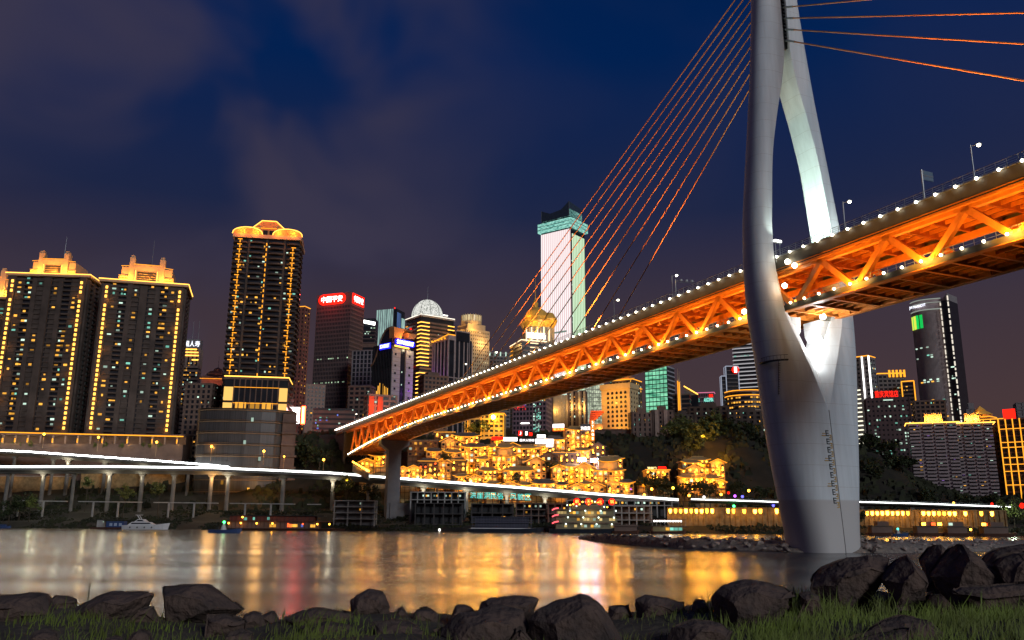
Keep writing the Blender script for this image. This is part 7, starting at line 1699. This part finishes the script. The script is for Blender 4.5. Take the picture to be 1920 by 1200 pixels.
# people on the islet
def person(px, py, label, shirt, trousers, sit=False):
    c = P(px, py, 207); o = empty('person', (c.x, 207, c.z - .05), R(20), label, 'person', None)
    bm = bmesh.new(); h = 1.0 if not sit else .55
    pts = [(0, 0, .95 * h, .15), (0, 0, 1.2 * h, .15), (0, 0, 1.42 * h, .17), (0, 0, 1.52 * h, .06), (0, 0, 1.66 * h if not sit else 1.52*h + .15, .11)]
    if sit: leg = [[(.1, -.05, .5, .1), (.13, -.42, .52, .08), (.13, -.45, .1, .06)], [(-.1, -.05, .5, .1), (-.13, -.42, .55, .08), (-.13, -.48, .1, .06)]]
    else: leg = [[(.1, 0, .86, .1), (.11, -.02, .48, .075), (.12, .02, .07, .05), (.12, -.12, .03, .04)], [(-.1, 0, .86, .1), (-.11, -.03, .48, .075), (-.13, 0, .07, .05), (-.13, -.14, .03, .04)]]
    arm = [[(.19, 0, 1.4*h, .065), (.26, .02, 1.12*h, .05), (.25, -.08, .88*h, .04)], [(-.19, 0, 1.4*h, .065), (-.27, .02, 1.12*h, .05), (-.24, -.1, .88*h, .04)]]
    V, E_, RR = [], [], []
    def chain(lst, root):
        pv = root
        for x, y, z, r1 in lst: V.append((x, y, z)); RR.append(r1); 
        base = len(V) - len(lst)
        for i in range(len(lst)):
            if pv is not None: E_.append((pv, base + i))
            pv = base + i
    chain(pts, None)
    for l in leg: chain(l, 0)
    for a in arm: chain(a, 2)
    me = bpy.data.meshes.new('person'); me.from_pydata(V, E_, []); b_ = inst('body', me, o); md = b_.modifiers.new('skin', 'SKIN'); b_.modifiers.new('sub', 'SUBSURF').levels = 1
    b_.modifiers['sub'].render_levels = 2
    for i, sv in enumerate(me.skin_vertices[0].data): sv.radius = (RR[i], RR[i] * .8); sv.use_root = i == 0
    me.materials.append(shirt)
    MB().lathe([(.16, .1), (.17, .5), (.19, .92 * h)], 10).build('trousers', trousers, o) if False else None
    MB().sphere((0, .02, V[4][2] + .04), .12, 8, 6).build('hair', M_dark, o)
    kk = MB()
    for l in leg:
        for a, b2 in zip(l[:3], l[1:3]): kk.tube(a[:3], b2[:3], a[3] + .02, b2[3] + .02, 8)
    kk.build('trousers', trousers, o)
person(1738, 1021, 'person in a white top and dark trousers standing on the islet', mat('white_cloth', (.7, .7, .7), .9), M_dark)
person(1642, 1014, 'person in dark clothes sitting on the islet rocks beside the pylon', mat('dark_cloth', (.03, .03, .035), .9), M_dark, True)

# ------------------------------------------------------------------ near bank: ground, boulders, grass
def near_z(x, y):
    base = 5.09 + .27 * sstep(-1, 5, x) + .25 * noise.noise((x * .35, y * .35, 2)) + .06 * noise.noise((x * 1.6, y * 1.6, 4))
    edge = 13.2 + .6 * noise.noise((x * .3, 0, 7))
    return base + .06 * sstep(11.6, 12.7, y) - 7.5 * sstep(edge, edge + 14, y)
M_soil = mat('near_soil', (.085, .066, .045), .95, 0, .5, 1.5, .6, 8)
tag(grid('near_bank', frange(-16, 18, .25), frange(-6, 30, .25), near_z, M_soil), kind='structure')
rm = mat('boulder', (.15, .092, .068), .92, 0, .5, 1.7, .9, 9, c2=(.036, .030, .029))
def boulder(outline, Y, thick, label, seed, inset=.55, lean=0):
    pts = [P(x, y, Y) for x, y in outline]; c = sum(pts, Vector()) / len(pts); bm = bmesh.new(); r2 = random.Random(seed)
    for p in pts:
        q = p - c; bm.verts.new((q.x, r2.uniform(-.15, .15) * thick, q.z))
        bm.verts.new((q.x * inset + r2.uniform(-.05, .05), -thick * r2.uniform(.45, .62), q.z * inset - .05 + lean * thick)); bm.verts.new((q.x * .7, thick * .55, q.z * .7))
    lo_ = min(p.z for p in pts) - c.z
    bm.verts.new((-.3, -thick * .4, lo_ - .25)); bm.verts.new((.3, thick * .3, lo_ - .25))
    me = finish_rock('boulder', bm, seed, rm, .05, 3, .012, 24); o = inst('boulder', me, None, c); tag(o, label, 'boulder', 'boulders on the near bank'); return o
B = [
 ([(-30, 1112), (20, 1106), (52, 1103), (60, 1108), (80, 1110), (92, 1128), (100, 1150), (60, 1165), (-30, 1165)], 12.6, 1.1, 'brown boulder cut by the left frame edge'),
 ([(86, 1120), (98, 1110), (112, 1109), (130, 1114), (148, 1124), (135, 1140), (110, 1152), (96, 1145)], 13.4, .7, 'small rounded boulder between the left-edge boulder and the flat slab boulder'),
 ([(112, 1152), (150, 1128), (190, 1108), (215, 1101), (262, 1101), (290, 1108), (294, 1116), (285, 1132), (262, 1140), (215, 1160), (150, 1162)], 12.8, 1.3, 'long flat slab boulder left of the blue-faced boulder'),
 ([(290, 1102), (296, 1090), (312, 1089), (328, 1092), (350, 1089), (378, 1088), (392, 1092), (412, 1108), (436, 1124), (462, 1144), (440, 1152), (380, 1148), (306, 1140), (298, 1124)], 13.2, 1.2, 'largest left boulder with a bluish shaded face and flat top'),
 ([(256, 1136), (290, 1132), (294, 1140), (270, 1148), (254, 1146)], 12.6, .5, 'small flat stone wedged under the flat slab boulder'),
 ([(486, 1150), (500, 1143), (516, 1142), (520, 1152), (505, 1160), (488, 1160)], 13.0, .5, 'small round stone left of the red reflection'), ([(452, 1146), (470, 1140), (492, 1146), (498, 1158), (470, 1164), (450, 1160)], 12.8, .5, 'low stone right of the largest left boulder'),
 ([(528, 1158), (548, 1144), (570, 1134), (600, 1133), (606, 1142), (640, 1140), (668, 1148), (660, 1166), (560, 1172)], 12.6, .9, 'low dark boulder right of the red reflection'),
 ([(652, 1138), (653, 1124), (668, 1108), (690, 1098), (700, 1103), (703, 1106), (722, 1104), (732, 1120), (736, 1138), (720, 1150), (670, 1150)], 13.2, .9, 'upright cleft grey boulder standing alone against the water'),
 ([(734, 1142), (748, 1132), (760, 1132), (768, 1144), (750, 1156), (736, 1152)], 13.0, .5, 'small dark stone right of the cleft boulder'), ([(770, 1146), (776, 1134), (800, 1131), (820, 1142), (830, 1152), (800, 1160), (772, 1156)], 12.8, .6, 'flat dark stone among the weeds right of the cleft boulder'),
 ([(844, 1140), (852, 1128), (872, 1128), (892, 1136), (900, 1150), (870, 1160), (842, 1154)], 12.6, .6, 'dark stone behind the tall weeds'), ([(888, 1136), (896, 1122), (905, 1119), (914, 1126), (930, 1120), (946, 1114), (975, 1112), (1010, 1114), (1018, 1122), (1000, 1160), (900, 1160)], 12.0, 1.0, 'broad dark boulder left of the pyramid boulder'),
 ([(982, 1158), (1010, 1132), (1046, 1114), (1078, 1104), (1088, 1101), (1104, 1106), (1122, 1120), (1140, 1136), (1158, 1158), (1176, 1190), (1180, 1215), (990, 1215)], 10.9, 1.3, 'large pyramid-shaped boulder with a brown lit left face'),
 ([(690, 1160), (730, 1152), (770, 1158), (800, 1176), (810, 1196), (760, 1210), (690, 1196)], 11.2, .8, 'dark half-buried boulder in the grass below the cleft boulder'), ([(800, 1185), (860, 1145), (930, 1128), (990, 1140), (1000, 1180), (960, 1215), (820, 1215)], 11.0, 1.2, 'big sloping dark boulder left of the pyramid boulder base'),
 ([(1138, 1134), (1160, 1132), (1182, 1130), (1186, 1142), (1170, 1152), (1140, 1150)], 12.8, .5, 'small dark stone right of the pyramid boulder'), ([(1182, 1140), (1184, 1120), (1190, 1118), (1208, 1124), (1210, 1109), (1230, 1112), (1248, 1120), (1276, 1121), (1292, 1126), (1296, 1150), (1200, 1156)], 12.6, .9, 'jagged twin-peaked dark boulder in the middle right'),
 ([(1296, 1130), (1304, 1120), (1324, 1119), (1332, 1132), (1326, 1150), (1300, 1150)], 12.4, .6, 'dark stone left of the round-topped boulder'), ([(1328, 1122), (1336, 1105), (1350, 1093), (1370, 1084), (1400, 1081), (1440, 1084), (1480, 1092), (1498, 1104), (1500, 1150), (1400, 1165), (1334, 1150)], 11.6, 1.2, 'round-topped dark boulder at the middle right'),
 ([(1494, 1106), (1520, 1102), (1540, 1112), (1544, 1130), (1510, 1145), (1494, 1130)], 11.8, .6, 'low dark stone right of the round-topped boulder'), ([(1508, 1100), (1516, 1082), (1540, 1060), (1566, 1048), (1590, 1040), (1620, 1035), (1652, 1035), (1668, 1042), (1678, 1054), (1672, 1080), (1640, 1110), (1560, 1118), (1512, 1112)], 12.4, 1.3, 'large smooth reddish-brown boulder on the right'),
 ([(1646, 1082), (1664, 1068), (1684, 1052), (1700, 1034), (1706, 1034), (1722, 1050), (1740, 1068), (1752, 1090), (1740, 1112), (1680, 1116), (1648, 1104)], 11.8, 1.0, 'pointed pear-shaped boulder right of the large reddish boulder'), ([(1724, 1052), (1740, 1028), (1750, 1014), (1764, 1014), (1774, 1024), (1780, 1040), (1760, 1080), (1736, 1080)], 12.8, .8, 'dark rounded horn of rock left of the tallest right boulder'),
 ([(1742, 1080), (1764, 1048), (1786, 1024), (1796, 1008), (1808, 1007), (1818, 1024), (1846, 1040), (1872, 1072), (1876, 1104), (1800, 1112), (1748, 1104)], 12.0, 1.1, 'tallest right boulder with a ridged pale crest'), ([(1828, 1062), (1856, 1034), (1884, 1020), (1900, 1022), (1960, 1010), (1970, 1060), (1900, 1080)], 12.6, 1.0, 'dark boulder cut by the right frame edge, upper one'),
 ([(1862, 1060), (1880, 1036), (1906, 1026), (1960, 1024), (1960, 1084), (1900, 1086)], 11.6, .9, 'paler boulder cut by the right frame edge, lower one'), ([(1776, 1108), (1800, 1098), (1850, 1096), (1900, 1090), (1960, 1086), (1960, 1125), (1800, 1125)], 11.2, .8, 'flat slab in the grass at the right frame edge'),
 ([(1590, 1210), (1610, 1186), (1650, 1160), (1700, 1142), (1740, 1145), (1770, 1166), (1790, 1196), (1790, 1215)], 9.9, .8, 'mossy dark boulder in the grass at bottom right'), ([(1520, 1215), (1600, 1190), (1660, 1172), (1710, 1168), (1720, 1190), (1700, 1215)], 9.5, .7, 'reddish slab at the bottom edge right of centre'),
 ([(1240, 1215), (1252, 1170), (1300, 1150), (1360, 1156), (1380, 1180), (1370, 1215)], 10.6, .9, 'dark boulder below the jagged twin-peaked boulder'), ([(240, 1178), (262, 1172), (284, 1184), (280, 1200), (250, 1204)], 11.0, .5, 'small brown stone in the grass at bottom left'), ([(195, 1190), (215, 1184), (232, 1192), (230, 1206), (200, 1208)], 10.8, .4, 'reddish stone at the bottom edge left'),
 ([(60, 1180), (84, 1172), (110, 1182), (112, 1200), (66, 1202)], 11.0, .5, 'half-buried stone at the bottom left corner'), ([(420, 1180), (450, 1172), (480, 1184), (478, 1204), (424, 1204)], 11.0, .5, 'half-buried stone in the grass below the largest left boulder'), ([(958, 1176), (972, 1166), (990, 1170), (994, 1190), (966, 1196)], 10.6, .4, 'small stone at the left foot of the pyramid boulder'),
 ([(380, 1150), (420, 1144), (470, 1158), (470, 1172), (390, 1172)], 12.2, .5, 'flat stone at the foot of the largest left boulder'), ([(1596, 1150), (1622, 1108), (1655, 1098), (1696, 1108), (1720, 1150)], 13.3, .8, 'dark stone filling the gap under the large reddish boulder'), ([(1716, 1150), (1740, 1104), (1766, 1100), (1800, 1108), (1826, 1150)], 13.2, .8, 'dark stone filling the gap right of the pear-shaped boulder'),
 ([(560, 1172), (610, 1160), (660, 1168), (664, 1186), (570, 1188)], 11.8, .6, 'dark low stone behind the middle grass')]
for i, (ol, Y, th_, lb) in enumerate(B): boulder(ol, Y, th_ * .62, lb, 100 + i)
# grass and weeds
gm = mat('grass_blade', (.19, .26, .03), .7, 0, .5, .9, c2=(.085, .08, .022)); v, f = [], []; r_ = random.Random(3)
def blade(x, y, z, h, w_, lean, az):
    k = len(v); dx, dy = math.cos(az), math.sin(az); bx, by = -dy * w_, dx * w_ * .4 + w_ * .0
    bx, by = w_ * abs(math.cos(az * .5)) + w_ * .4, 0
    for u, ww in ((0, 1), (.5, .8), (1, .0)):
        px_, py_, pz_ = x + dx * lean * u * u * h, y + dy * lean * u * u * h, z + h * u * (1 - .25 * lean * u)
        if ww: v.extend([(px_ - bx * ww, py_, pz_), (px_ + bx * ww, py_, pz_)])
        else: v.append((px_, py_, pz_))
    f.extend([(k, k+1, k+3, k+2), (k+2, k+3, k+4)])
n_ = 0
while n_ < 19000:
    x = r_.uniform(-9, 9); y = r_.uniform(8.2, 13.6); px = 960 + x / y * F
    dens = (.12 + .75 * sstep(1250, 1480, px)) if px > 1200 else (.30 if px < 700 else .12)
    dens *= .15 + 2.2 * max(0, noise.noise((x * 1.1, y * 1.6, 1)) + .22)
    if y > 12.4: dens *= .35
    if r_.random() > dens: n_ += .05; continue
    hh = r_.uniform(.06, .20) * (1.5 if px > 1300 else 1) * (1.5 if r_.random() < .06 else 1)
    blade(x, y, near_z(x, y) - .02, hh, r_.uniform(.003, .006), r_.uniform(.05, .7), r_.uniform(0, 6.3)); n_ += 1
me = bpy.data.meshes.new('grass'); me.from_pydata(v, [], f); me.materials.append(gm); tag(inst('grass', me), 'green grass growing between the near boulders', 'grass', None, 'stuff')
v, f = [], []
for px, py, h, n in ((245, 1165, .50, 26), (180, 1180, .34, 14), (590, 1185, .40, 18), (1660, 1120, .40, 16), (1870, 1165, .44, 14), (1540, 1150, .40, 12), (1380, 1160, .35, 10)):
    v, f = [], []; c = P(px, py, 11.6); o = empty('grass_tuft', (c.x, 11.6, near_z(c.x, 11.6)), 0, {245: 'tall light-green grass tuft before the flat slab boulder', 180: 'grass tuft at the bottom left among stones', 590: 'grass tuft below the low dark boulder in the middle', 1660: 'grass tuft at the foot of the pear-shaped boulder', 1870: 'tall grass tuft near the right frame edge', 1540: 'grass tuft at the foot of the large reddish boulder', 1380: 'grass tuft before the round-topped boulder'}[px], 'grass tuft', 'grass tufts')
    for _ in range(n): blade(r_.gauss(0, .09), r_.gauss(0, .08), 0, h * r_.uniform(.5, 1.1), .006, r_.uniform(.1, .8), r_.uniform(0, 6.3))
    me = bpy.data.meshes.new('blades'); me.from_pydata(v, [], f); me.materials.append(gm); inst('blades', me, o)
for px, yb, ytop, lb, kind in ((166, 1120, 1073, 'upright twin reed stalk against the water at the left', 0), (452, 1146, 1097, 'thin branching weed beside the largest left boulder', 1), (800, 1135, 1106, 'thin branching weed right of the cleft boulder', 1), (838, 1148, 1122, 'leafy weed with drooping stems left of the tall weeds', 1), (858, 1140, 1103, 'tall feathery weed, left one before the yellow reflection', 0), (876, 1136, 1105, 'tall feathery weed, right one before the yellow reflection', 1)):
    a, b_ = P(px, yb, 12.9), P(px, ytop, 12.9); o = empty('weed', (a.x, 12.9, a.z - .25), 0, lb, 'weed', 'weeds against the water'); h = b_.z - a.z + .25; k = MB()
    if kind == 0: k.tube((0, 0, 0), (.02, 0, h), .005, .002, 5).tube((-.02, 0, 0), (-.03, 0, h * .9), .004, .002, 5).tube((.03, 0, 0), (.05, 0, h), .004, .002, 5).tube((-.01, 0, h*.3), (.0, 0, h * .75), .008, .005, 6)
    else:
        k.tube((0, 0, 0), (.02, 0, h), .006, .002, 5)
        for q in range(7):
            z = h * (.35 + .09 * q); s_ = 1 if q % 2 else -1; k.tube((.01, 0, z), (.01 + s_ * .07, .02, z + .05), .003, .002, 4).sphere((.01 + s_ * .075, .02, z + .055), .009, 6, 4)
    k.build('stem', mat('weed_stem', (.06, .06, .02), .8), o)
